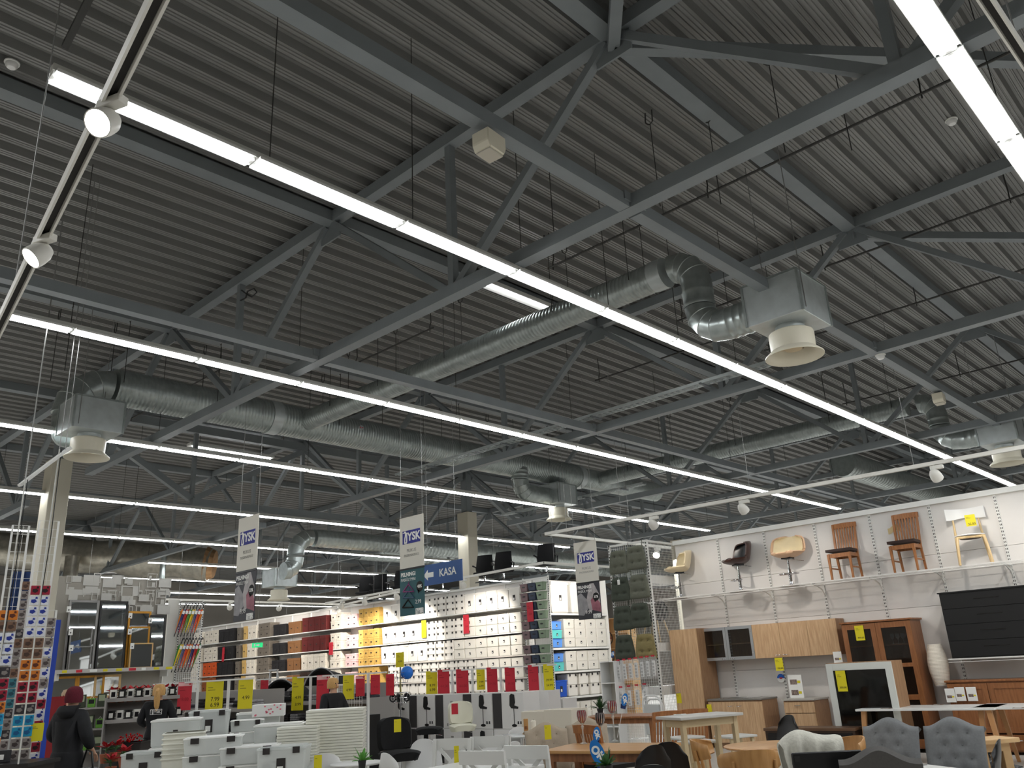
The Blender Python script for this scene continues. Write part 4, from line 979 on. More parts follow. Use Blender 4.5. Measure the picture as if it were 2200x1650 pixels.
for px, py, k, lab in ((1043, 1290, KO, 'black office chair on top of the box wall, left of pair'), (1084, 1284, KO, 'black office chair on top of the box wall, right of pair'), (918, 1300, KO2, 'beige office chair on top of the box wall under the blue sign'), (952, 1296, KO, 'black office chair just right of the beige office chair'), (862, 1308, KO, 'black office chair half hidden by the teal hanging sign'), (815, 1315, KO, 'black office chair on the box wall left of the teal sign'), (785, 1320, KO, 'black office chair at the left end above yellow boxes'), (1178, 1270, KO, 'black office chair behind the basket pillar top')):
    q = pX(px, py, BX + .3); k.put((BX + .3, q.y, 3.965), RX + .4, lab, 'office chairs on top of the box wall')

# --- mesh pillar with hanging plastic baskets
bp = T('mesh_rack', 'white mesh pillar hung with plastic baskets at the box wall corner', 'rack', (17.0, 15.35, 0), RX)
mesh_panel(bp, .92, 3.85, .06); slotted_post(bp, -.46, 0, 3.9, .03); slotted_post(bp, .46, 0, 3.9, .03); M().box((-.47, -.02, 3.83), (.47, .02, 3.87)).obj('top_rail', WHITE, bp)
def hbasket(m):
    t = T('plastic_basket', 'b', 'basket'); k = M(); w_, d, h = .24, .16, .19
    k.taper((0, 0, 0), (w_ * .84, d * .8), (0, 0, h), (w_, d)); k.obj('tub', m, t, bevel=.012)
    M().box((-w_ / 2 - .006, -d / 2 - .006, h - .02), (w_ / 2 + .006, d / 2 + .006, h)).obj('rim', m, t, bevel=.004)
    M().prism([(.045 * cos(a), h * .56 + .016 * sin(a)) for a in [2 * pi * q / 10 for q in range(10)]], -d / 2 - .003, -d * .4).obj('grip_hole', BLACK, t)
    return Kind(t)
hb = [(hbasket(C('basket_mauve', 120, 98, 100, rough=.4)), 'mauve'), (hbasket(C('basket_navy', 44, 56, 76, rough=.4)), 'dark blue'), (hbasket(C('basket_sage', 134, 152, 128, rough=.4)), 'sage green')]
for k_, nm in hb: k_.root.scale = (1.15, 1, 1.1)
for r in range(9):
    for c in range(3):
        z = 3.52 - r * .245 - (0 if r < 6 else .12)
        if z < 1.35: continue
        k, nm = hb[c]; k.put((16.9, 15.35 + .29 - .29 * c, z), RX, f'{nm} plastic basket in the {ordn(r)} row of the mesh pillar', 'baskets on the mesh pillar')
# --- white shelving turned towards the camera, right of the pillar
es = T('shelving_wall', 'white shelving with clear and blue boxes right of the mesh pillar', 'shelving', (18.7, 15.3, 0))
M().box((-1.3, .5, 0), (1.25, .53, 3.9)).obj('back_panel', WALLW, es); M().box((-1.3, -.05, 0), (-1.27, .5, 3.9)).obj('side_panel', WHITE, es); M().box((1.22, -.05, 0), (1.25, .5, 3.9)).obj('side_panel', WHITE, es)
for z in (.15, .8, 1.45, 2.05, 2.95): M().box((-1.26, -.0, z - .03), (1.21, .49, z)).box((-1.26, -.03, z - .05), (1.21, -.005, z)).obj('shelf_board', WHITE, es)
KBL, KTQ = tub(.42, .42, .22, C('clear_blue', 96, 150, 226, rough=.3), C('lid_blue', 70, 120, 210), None, 1), tub(.42, .42, .22, C('clear_turq', 96, 200, 196, rough=.3), None, None, 1)
KBB = tub(.5, .42, .42, C('deep_blue_tub', 30, 84, 190, rough=.35), None, None, 1); KWH = tub(.74, .42, .84, PL, LIDW, None, 1)
es_n = 0
for x, z, k, ph in ((-.75, 2.96, KWH, 'tall clear box at left on the top shelf of the turned shelving'), (.1, 2.96, KWH, 'tall clear box in the middle of the top shelf of the turned shelving'),
                    (-.98, 2.06, KBL, 'clear blue box on the turned shelving, lower of the pair'), (-.98, 2.29, KTQ, 'clear turquoise box stacked above the lower blue box'), (-.98, 2.52, KBL, 'clear blue box topmost on the turned shelving'),
                    (-.98, 1.46, KTQ, 'clear turquoise box lowest on the turned shelving'), (-.98, 1.69, KBL, 'clear blue box below the middle shelf of the turned shelving'), (-.95, .81, KBB, 'deep blue tub on the turned shelving')):
    k.put((18.7 + x, 15.52, z), 0, ph, 'boxes on the turned shelving')
for z, st, k, h in ((2.06, 3, K_dr, .24), (1.46, 2, K_dr, .24), (.81, 2, K_mid, .28), (.16, 2, K_dr, .24)):
    for i, x in enumerate((-.46, .02, .5, .97)):
        for j in range(st): k.put((18.7 + x, 15.52, z + j * (h + .004)), 0, f'clear box {["lowest", "second", "third"][j]} in {ordn(i)} stack, {dict([(2.06, "upper"), (1.46, "middle"), (.81, "lower"), (.16, "bottom")])[z]} board of turned shelving', 'clear boxes on the turned shelving')
# tan bookcase with round loops seen through the gap
tb = T('bookcase', 'tan bookcase in the gap between box shelving and cushion rack', 'bookcase', (21.5, pY(1300, 1300, 15.6).y, 0), RX)
q0 = pX(1322, 1300, 21.5); tb.location = (21.5, q0.y, 0)
carcass(tb, 1.1, .4, 2.9, C('tan_board', 206, 168, 118, rough=.5, noise=.05)); 
for z in (.5, 1.0, 1.5, 2.0, 2.45): M().box((-.53, -.18, z), (.53, .19, z + .02)).obj('shelf_board', C('tan_board', 206, 168, 118), tb)
for k, z in enumerate((1.55, 2.1)):
    t = T('loop_rack', f'{["lower", "upper"][k]} red and black hoop at the tan bookcase', 'hoop', (21.28, q0.y + .28, z + .22), RX)
    M().tube([(.22 * cos(2 * pi * i / 20), 0, .22 * sin(2 * pi * i / 20)) for i in range(21)], .014, 6, False).obj('hoop_ring', BLACK, t, smooth=True)
    M().beam((-.22, 0, 0), (.22, 0, 0), .03, .03).obj('cross_bar', C('rust_red', 130, 44, 30), t)

# ================================================================ hanging signs
BOARD = C('sign_board', 222, 218, 206, rough=.6)
def goose(par, x, z, s, y, m=PAPER, flip=1):
    pts = [(-.1, -.5), (.02, -.5), (.06, -.1), (.16, .16), (.2, .36), (.12, .48), (-.02, .5), (-.14, .42), (-.3, .36), (-.16, .34), (-.06, .36), (.02, .3), (.0, .12), (-.08, -.1)]
    M().prism([(x + a * s * flip, z + b * s) for a, b in pts][::-1], y - .002, y).obj('bird_mark', m, par)
def logo(par, x, z, w_, y, frame=False):
    h = w_ * .48
    if frame:
        k = M()
        for a, b in (((-w_ / 2, -h / 2), (w_ / 2, -h / 2 + .012)), ((-w_ / 2, h / 2 - .012), (w_ / 2, h / 2)), ((-w_ / 2, -h / 2), (-w_ / 2 + .012, h / 2)), ((w_ / 2 - .012, -h / 2), (w_ / 2, h / 2))): k.box((x + a[0], y - .002, z + a[1]), (x + b[0], y, z + b[1]))
        k.obj('logo_frame', PAPER, par)
    else: M().box((x - w_ / 2, y - .002, z - h / 2), (x + w_ / 2, y, z + h / 2)).obj('logo_patch', NAVY, par)
    goose(par, x - w_ * .36, z, h * .95, y - .003)
    text('JYSK', h * .86, x + w_ * .1, z - h * .02, y - .004, PAPER, par, bold=.006)
def photo_blobs(par, specs, y):
    for i, (pts, m) in enumerate(specs): M().prism(pts, y - .0015 - .0004 * i, y).obj('picture_shape', m, par)
def blade(px, py, d, lab, lower, rz=RX):
    c = pd(px, py, d); w_ = .62
    t = T('hanging_sign', lab, 'sign', (c.x, c.y, 2.48), rz, 'hanging aisle signs')
    M().box((-w_ / 2, -.006, .76), (w_ / 2, .006, 1.62)).obj('upper_board', BOARD, t)
    logo(t, 0, 1.28, .46, -.007)
    text('PUIKUS', .075, 0, 1.05, -.008, GREYI, t); text('PASIRINKIMAS!', .06, 0, .97, -.008, GREYI, t)
    M().box((-w_ / 2, -.012, .735), (w_ / 2, .012, .765)).obj('clamp_rail', BLACK, t)
    teal = lower == 'hangers'
    M().box((-w_ / 2, -.006, 0), (w_ / 2, .006, .735)).obj('lower_board', C('sign_teal', 34, 84, 90, rough=.5) if teal else C('sign_charcoal', 50, 50, 56, rough=.5), t)
    text('PELNINGI', .088, -.28, .66, -.009, PAPER, t, align='LEFT', bold=.003); text('PASIŪLYMAI', .07, -.28, .575, -.009, PAPER, t, align='LEFT')
    M().prism([(.2 + .085 * cos(a), .44 + .085 * sin(a)) for a in [2 * pi * k / 20 for k in range(20)]][::-1], -.009, -.006).prism([(.2, .36), (.16, .33), (.14, .4), (.18, .38)], -.009, -.006).obj('discount_disc', INK, t)
    text('40%' if teal else '33%', .07, .2, .44, -.011, PAPER, t, bold=.002)
    if teal:
        for k, (cx, cz, m) in enumerate(((-.08, .43, C('hanger_plum', 130, 60, 110)), (-.08, .33, C('hanger_slate', 60, 84, 110)), (-.1, .18, INK))):
            M().tube([(cx - .14, -.009, cz - .04), (cx, -.009, cz + .07), (cx + .14, -.009, cz - .06), (cx - .14, -.009, cz - .04)], .014, 6).tube([(cx, -.009, cz + .07), (cx - .0, -.009, cz + .1), (cx + .03, -.009, cz + .11)], .006, 6).obj('hanger_print', m, t)
        text('2,99', .09, .16, .2, -.009, PAPER, t)
    else:
        photo_blobs(t, [([(-.31, .1), (-.31, .5), (-.2, .55), (-.05, .4), (-.02, .22), (-.16, .08)], C('print_grey', 148, 146, 148, noise=.2)), ([(0, .15), (-.06, .4), (.05, .72), (.16, .72), (.28, .5), (.3, .3), (.16, .2)], C('print_pale', 176, 170, 170, noise=.2)), ([(.08, .18), (.05, .38), (.16, .48), (.3, .3), (.31, .12)], C('print_rose', 150, 92, 104, noise=.25))], -.006)
        text('9,99', .1, -.02, .14, -.011, PAPER, t)
    logo(t, .19, .05, .2, -.009, True)
    for s in (-1, 1): M().tube([(s * w_ * .46, 0, 1.62), (s * w_ * .46, 0, DZ - 2.48)], .004, 5).obj('wire', WIRE, t)
    return t
blade(530, 1210, 13.1, 'left hanging sign with white logo board above a grey fabric picture', 'fabric')
blade(885, 1215, 13.8, 'middle hanging sign with white logo board above a teal hanger picture', 'hangers')
blade(1262, 1245, 17.7, 'right hanging sign with white logo board above a grey fabric picture', 'fabric')
ks = T('direction_sign', 'blue checkout direction sign with white arrow beside the middle sign', 'sign', pX(949, 1231, 10.4), RX)
M().box((-.56, -.008, -.19), (.56, .008, .19)).obj('board', C('sign_blue', 44, 82, 140, rough=.5), ks)
text('KASA', .19, .17, 0, -.01, PAPER, ks, bold=.004)
M().prism([(-.5, 0), (-.38, .1), (-.38, .045), (-.22, .045), (-.22, -.045), (-.38, -.045), (-.38, -.1)], -.011, -.008).obj('arrow', PAPER, ks)
for s in (-1, 1): M().tube([(s * .4, 0, .19), (s * .4, 0, DZ - ks.location.z)], .004, 5).obj('wire', WIRE, ks)
ex = T('exit_sign', 'green illuminated exit sign hanging before the baskets', 'sign', pd(553, 1386, 26), RC); M().box((-.16, -.03, -.07), (.16, .03, .07)).obj('lit_box', mat('exit_green', (40, 214, 130), emit=.55), ex)
M().prism([(-.02, -.02), (.04, -.02), (.04, -.04), (.09, 0), (.04, .04), (.04, .02), (-.02, .02)][::-1], -.034, -.03).obj('arrow', PAPER, ex); M().prism([(-.1, -.05), (-.05, -.02), (-.06, .05), (-.1, .04)][::-1], -.034, -.03).obj('runner', PAPER, ex)
M().tube([(0, 0, .07), (0, 0, DZ - ex.location.z)], .004, 5).obj('wire', WIRE, ex)

# ================================================================ mirror wall at the left (faces -Y)
MY = 21.0
mw = T('display_wall', 'grey partition printed with white furniture silhouettes above the mirrors', 'display wall', (7.0, MY, 0))
XA, XB = pY(60, 1300, MY).x - 7, pY(355, 1300, MY).x - 7
M().box((XA, 0, 0), (XB, .06, 4.13)).obj('panel', C('partition_greige', 152, 147, 138, rough=.7), mw)
SIL = C('silhouette_white', 192, 190, 184, rough=.7)
def sil(kind, x, z, s):
    k = M(); b = lambda a, c, d, e: k.box((x + a * s, -.004 - .0006 * (len(k.f) // 6), z + c * s), (x + d * s, -.0005, z + e * s))
    if kind == 'sofa': b(0, .1, .7, .3); b(.05, .3, .65, .5); b(-.06, .1, .05, .4); b(.65, .1, .76, .4); b(0, 0, .05, .1); b(.65, 0, .7, .1)
    elif kind == 'desk': b(0, .4, .8, .46); b(0, 0, .05, .4); b(.55, 0, .8, .4); b(.25, .5, .5, .72)
    elif kind == 'bed': b(0, .05, .9, .3); b(0, .3, .06, .55); b(.84, .3, .9, .45); b(.1, .3, .35, .4)
    elif kind == 'frame': b(0, 0, .3, .04); b(0, .36, .3, .4); b(0, .04, .04, .36); b(.26, .04, .3, .36)
    elif kind == 'chairs': b(0, .25, .2, .3); b(0, 0, .04, .7); b(.16, 0, .2, .25); b(.3, .3, .8, .35); b(.36, 0, .4, .3); b(.7, 0, .74, .3); b(.9, .25, 1.1, .3); b(1.06, 0, 1.1, .7); b(.9, 0, .94, .25)
    elif kind == 'shelf': b(0, 0, .6, .04); b(0, .4, .6, .44); b(0, .8, .6, .84); b(0, 0, .04, .84); b(.56, 0, .6, .84); b(.1, .44, .25, .7); b(.3, .04, .5, .3)
    elif kind == 'shirt': b(.1, 0, .4, .4); b(0, .25, .5, .4)
    elif kind == 'block': b(0, 0, .5, .34)
    o = k.obj('silhouette', SIL, mw); sil.n += 1; o.location.y = -.0021 * sil.n; return o
sil.n = 0
for px, py, kd, s in ((140, 1280, 'bed', .62), (178, 1282, 'sofa', .6), (217, 1282, 'chairs', .55), (258, 1280, 'desk', .65), (296, 1282, 'chairs', .62), (340, 1282, 'sofa', .5), (141, 1252, 'frame', .5), (154, 1250, 'block', .5), (177, 1258, 'block', .9), (199, 1252, 'frame', .7), (219, 1262, 'block', .8), (238, 1256, 'shirt', .7), (266, 1254, 'block', .5), (314, 1262, 'shelf', .5), (339, 1262, 'block', .8),
                      (145, 1290, 'block', .5), (194, 1290, 'frame', .6), (215, 1290, 'block', .6), (236, 1292, 'frame', .5), (258, 1298, 'block', .7), (296, 1292, 'block', .6), (316, 1292, 'frame', .6), (331, 1300, 'shelf', .55), (335, 1320, 'block', .8), (274, 1316, 'chairs', .6), (300, 1318, 'sofa', .5), (272, 1300, 'block', .45)):
    q = pY(px, py, MY); sil(kd, q.x - 7, q.z, s * .8)
mz = 2.03
rs = T('mirror_shelf', 'white shelf with price rail carrying the mirrors at left', 'shelf', (7.0, MY, mz))
SX0, SX1 = pY(100, 1440, MY).x - 7, pY(354, 1435, MY).x - 7
M().box((SX0, -.5, -.05), (SX1, -.01, 0)).obj('board', WHITE, rs); M().box((SX0, -.52, -.06), (SX1, -.5, .02)).obj('price_rail', C('rail_grey', 190, 186, 182), rs)
for i in range(9):
    x = SX0 + .15 + i * .29; M().box((x, -.524, -.045), (x + .1 + .03 * (i % 3), -.52, .01)).obj('price_label', (YEL, RED, PAPER, YEL)[i % 4], rs)
for x in (SX0 + .1, 0, SX1 - .1): M().box((x - .015, -.4, -.2), (x + .015, -.01, -.05)).obj('bracket', WHITE, rs)
def mirror(x0, x1, z0, z1, y, fr, label, tilt=.05, fw=.05, glassm=MIRROR, rail=()):
    w_, h = x1 - x0, z1 - z0
    t = T('wall_mirror', label, 'mirror', ((x0 + x1) / 2, y, z0)); k = M()
    k.box((-w_ / 2, -.02, 0), (-w_ / 2 + fw, .02, h)); k.box((w_ / 2 - fw, -.02, 0), (w_ / 2, .02, h)); k.box((-w_ / 2 + fw, -.02, 0), (w_ / 2 - fw, .02, fw)); k.box((-w_ / 2 + fw, -.02, h - fw), (w_ / 2 - fw, .02, h))
    k.obj('frame', fr, t, bevel=.005); M().box((-w_ / 2 + fw, -.006, fw), (w_ / 2 - fw, .004, h - fw)).obj('glass_pane', glassm, t)
    t.rotation_euler = (-tilt, 0, 0); return t
SIL_F = C('silver_frame', 130, 128, 126, rough=.35, metal=.7); BLK_F = C('black_frame', 22, 20, 20, rough=.3); GOLD_F = C('gold_frame', 176, 124, 40, rough=.35, metal=.5); WOOD_F = C('wood_frame', 206, 170, 116, rough=.5)
qx = lambda px: pY(px, 1380, MY - .3).x
mirror(qx(140), qx(206), mz, 3.57, MY - .3, SIL_F, 'large silver-framed mirror at the left of the mirror shelf', .03, .05)
mirror(qx(209), qx(270), mz, 3.57, MY - .3, BLK_F, 'large black and silver framed mirror in the middle of the shelf', .05, .05)
mirror(qx(146), qx(194), mz, 2.95, MY - .38, SIL_F, 'medium silver-framed mirror leaning before the large left mirror', .02, .03)
mirror(qx(147), qx(194), mz, 2.55, MY - .43, SIL_F, 'small silver-framed mirror lowest before the large left mirror', .02, .03)
mirror(qx(272), qx(322), mz, 3.34, MY - .3, GOLD_F, 'gold-framed mirror right of the large black mirror', .05, .05)
mirror(qx(275), qx(318), mz, 2.98, MY - .37, GOLD_F, 'smaller gold-framed mirror in front of the larger gold one', .03, .04)
mirror(qx(276), qx(325), mz, 2.6, MY - .43, WOOD_F, 'small pale wood framed dark board at the shelf front', .03, .03, C('chalk_board', 52, 54, 52, rough=.5))
mirror(qx(318), qx(352), mz, 3.25, MY - .35, BLK_F, 'narrow black-framed mirror at the right end of the shelf', .04, .05)
for k, (px, py, dy) in enumerate(((148, 1309, -.281), (152, 1358, -.386), (153, 1392, -.443), (280, 1323, -.26), (279, 1357, -.367), (284, 1388, -.437), (323, 1333, -.327))):
    t = T('paper_tag', f'{ordn(k)} white paper tag from the left on the mirrors', 'tag', pY(px, py, MY + dy)); M().box((-.045, -.002, -.065), (.045, .002, .065)).obj('tag_card', PAPER, t); M().box((-.012, -.0035, -.03), (.012, -.002, -.0)).obj('print_mark', CHIP, t)
for k, px in enumerate((132, 192, 228)):
    q = pY(px, 1500, MY - .2); mirror(q.x - .3, q.x + .3, 1.42, 1.92, MY - .2, (GOLD_F, GOLD_F, WOOD_F)[k], f'{ordn(k)} low gold-framed picture from the left under the mirror shelf', .05, .05)
place_spot(snap(pz(178, 1284, 4.05), C0, C1), (qx(200), MY, 2.8), 'small white spotlight above the left mirrors', .0, 0, False); place_spot(snap(pz(322, 1288, 4.05), C0, C1), (qx(300), MY, 2.8), 'small white spotlight above the gold mirrors', .0, 0, False)
# umbrella stand
ux0, ux1 = pY(381, 1380, MY).x, pY(431, 1380, MY).x; UW = ux1 - ux0; ucx = (ux0 + ux1) / 2
uc = T('umbrella_rack', 'white gondola end with mesh panel holding two rows of umbrellas', 'rack', (ucx, MY, 0))
M().box((-UW / 2 - .28, .02, 0), (-UW / 2 - .02, .08, 3.66)).obj('side_panel', C('gondola_side', 206, 204, 196), uc); mesh_panel(uc, UW, 3.5, .05, .1, m=MW, wire=.006); slotted_post(uc, -UW / 2, .0, 3.66, .03); slotted_post(uc, UW / 2, 0, 3.66, .03)
M().box((-UW / 2, .1, 0), (UW / 2, .5, 1.6)).obj('base_unit', WHITE, uc)
UC = [(214, 120, 30), (40, 60, 110), (190, 40, 34), (60, 130, 60), (230, 190, 40), (80, 100, 140), (206, 70, 40)]
def umbrella(i):
    t = T('umbrella', 'u', 'umbrella'); pan = [C(f'umbrella_{(i + j) % 7}', *UC[(i + j) % 7], rough=.8) for j in range(3)]
    k = M()
    for j in range(6):
        a0, a1 = j * pi / 3, (j + 1) * pi / 3; k.use(pan[j % 3])
        R0_, R1_ = .055, .012
        k.add([(R0_ * cos(a0), R0_ * sin(a0), -.1), (R0_ * cos(a1), R0_ * sin(a1), -.1), (R1_ * cos(a1), R1_ * sin(a1), -.62), (R1_ * cos(a0), R1_ * sin(a0), -.62)], [(0, 3, 2, 1)])
        k.add([(.02 * cos(a0), .02 * sin(a0), -.04), (.02 * cos(a1), .02 * sin(a1), -.04), (R0_ * cos(a1), R0_ * sin(a1), -.1), (R0_ * cos(a0), R0_ * sin(a0), -.1)], [(0, 3, 2, 1)])
    k.obj('folded_canopy', None, t)
    M().tube([(0, 0, -.72), (0, 0, .06), (.0, -.02, .1), (0, -.05, .115), (0, -.08, .1), (0, -.085, .06)], .011, 8).obj('crook_handle', BLACK, t, smooth=True)
    M().box((-.03, -.07, -.16), (.03, -.06, -.08)).obj('paper_tag', PAPER, t)
    return Kind(t)
KU = [umbrella(i) for i in range(7)]
for r, zt in enumerate((3.5, 2.66)):
    for i in range(7):
        x = ucx - UW / 2 + UW * (i + .6) / 7.4
        o = KU[(i + 3 * r) % 7].put((x, MY - .12, zt - .05), 0, f'{ordn(i)} folded striped umbrella from the left in the {["upper", "lower"][r]} row', 'folded umbrellas'); o.rotation_euler = (.05, .26, 0)
# ================================================================ mesh racks with small goods at far left
PKC = [('white packet with blue print', (222, 224, 230), (30, 50, 140)), ('orange packet', (206, 120, 40), (90, 40, 20)), ('dark red packet', (150, 24, 50), (30, 10, 14)), ('charcoal packet', (54, 50, 54), (130, 124, 120)), ('grey packet', (140, 132, 128), (70, 60, 58)), ('teal packet', (60, 120, 130), (30, 70, 84)), ('turquoise packet', (30, 150, 190), (20, 90, 140)), ('brown packet', (120, 92, 74), (70, 50, 40))]
def packet(i):
    nm, a, b = PKC[i]; t = T('hanging_packet', 'p', 'packet'); m = C(f'packet_{i}', *a, rough=.4); n_ = C(f'packet_print_{i}', *b, rough=.5)
    M().box((-.048, -.02, -.052), (.048, .02, .052)).obj('card', m, t, bevel=.004)
    k = M(); k.prism([(-.03, -.02), (.0, -.032), (.03, -.01), (.01, .015), (-.03, .01)], -.024, -.02); k.prism([(.008, .02), (.034, .018), (.03, .04), (.012, .042)], -.024, -.02); k.obj('print_shape', n_, t)
    M().tube([(0, .0, .045), (0, .06, .05)], .004, 6).obj('hook_peg', CHROME, t)
    return Kind(t)
KPK = [packet(i) for i in range(8)]
def goods_rack(px0, px1, y, zt, lab, rowlist, word, cols=2, rz=-.25):
    a, b = pY(px0, 1300, y), pY(px1, 1300, y); cx = (a.x + b.x) / 2; w_ = abs(b.x - a.x) / cos(rz)
    t = T('mesh_rack', lab, 'rack', (cx, y, 0), rz); mesh_panel(t, w_, zt - .3, .05, .3, rows=.1); slotted_post(t, -w_ / 2, 0, zt, .022, False); slotted_post(t, w_ / 2, 0, zt, .022, False); M().box((-w_ / 2, -.02, .0), (w_ / 2, .25, .12)).obj('foot', WHITE, t)
    R_ = Matrix.Rotation(rz, 3, 'Z')
    for r, (z, ki) in enumerate(rowlist):
        for c in range(cols):
            p = Vector((cx, y, 0)) + R_ @ Vector((-w_ / 2 + w_ * (c + .5) / cols, -.06, z))
            KPK[ki].put(p, rz, f'{PKC[ki][0]}, {ordn(r)} row, {ordn(c)} column, {word} mesh rack', f'packets on the {word} mesh rack')
def rws(z, s): return [(z - .119 * i, int(ch)) for i, ch in enumerate(s)]
goods_rack(62, 102, 11.0, 3.55, 'tall white mesh rack of packets beside the cream column', rws(2.72, '200007711223664431'), 'right-hand', 2)
goods_rack(4, 38, 10.6, 3.4, 'tall white mesh rack of packets at the picture edge', rws(2.4, '170003221661343'), 'left-hand', 2)
goods_rack(41, 58, 12.2, 3.3, 'narrow white mesh rack between the two packet racks', rws(2.9, '744443744755534344'), 'narrow middle', 1)
goods_rack(105, 122, 11.6, 2.55, 'mesh rack of clear packets right of the tallest rack', rws(2.4, '444040402022200'), 'short right', 1)
bl = T('blue_towel', 'blue fabric hanging high on the mesh rack at left', 'towel', pY(42, 1270, 12.3)); M().grid(lambda u, v: ((u - .5) * .22 + .04 * (v - .5), .02 * sin(u * 14), -.25 + .5 * v), 10, 4, .01).obj('cloth', C('denim_blue', 42, 62, 104, rough=.9, noise=.2, nscale=20), bl, smooth=True)
bs = T('blue_strip', 'tall blue banner strip at the right side of the mesh racks', 'banner', pY(112, 1420, 13)); M().box((-.05, -.01, -bs.location.z + .005), (.05, .01, .55)).obj('strip', C('strip_blue', 24, 60, 160), bs)
# ceiling wires and electric drop rods over the left racks
for k, (px0, py0, px1, py1, d) in enumerate(((128, 965, 108, 1440, 9.5), (55, 1030, 40, 1400, 9.0))):
    a = pd(px0, py0, d); t = T('power_pole', f'{["right", "left"][k]} thin white cable pole dropping to the mesh racks', 'pole', (a.x, a.y, a.z)); M().tube([(0, 0, 0), (0, 0, .9 - a.z)], .008, 8).obj('conduit', TRUNK, t); M().tube([(.02, 0, 0), (.03, .01, -1), (.0, .02, -2.2)], .005, 5).obj('cable', BLACK, t)
    M().tube([(0, 0, 0), (0, 0, DZ - a.z)], .006, 5).obj('wire', WIRE, t)
q0, q1 = pd(42, 1043, 9.0), pd(150, 962, 9.6); cr = T('cable_channel', 'short white cable channel slung below the left vent box', 'channel', q0); M().beam((0, 0, 0), q1 - q0, .06, .03).obj('channel', WHITE, cr)
for f in (.1, .9): M().tube([(q1 - q0) * f, Vector(((q1 - q0) * f).to_tuple()[:2] + (DZ - q0.z,))], .005, 5).obj('wire', WIRE, cr)
for k, (px, py, ty, tz_, lab, pw) in enumerate(((1255, 1225, 0, 0, '', 0), (1092, 1225, 0, 0, '', 0), (1010, 1250, 17.5, 2.6, 'white track spotlight over the box wall right of the column', 1.1), (818, 1275, 20.5, 2.6, 'white track spotlight left of the teal hanging sign', 1.3), (752, 1288, 22.5, 2.6, 'white track spotlight above the yellow printed boxes', 1.3), (690, 1297, 25, 2.4, 'white track spotlight above the wicker baskets', 1.3), (590, 1310, 29, 2.4, 'white track spotlight right of the left hanging sign', 1.6), (460, 1312, 31, 2.4, 'white track spotlight above the umbrella rack right side', 1.6), (468, 1329, 33, 2.4, 'white track spotlight just under the one above the umbrellas', 1.6))):
    if not lab: continue
    D0, D1 = pz(600, 1332, 3.95), pz(862, 1270, 3.95); q = snap(pz(px, py - 8, 3.95), *((B0, B1) if py < 1300 and px > 600 else (D0, D1) if px > 560 else (C0 + Vector((0, 0, -.0)), C1))); s_ = place_spot(q, (BX, ty, tz_), lab, pw * 4.6, RX)
place_spot(B0.lerp(B2, .75) + Vector((0, 0, -.02)), (18.6, 15.4, 2.9), 'white track spotlight hidden behind the right hanging sign', 5, RX)
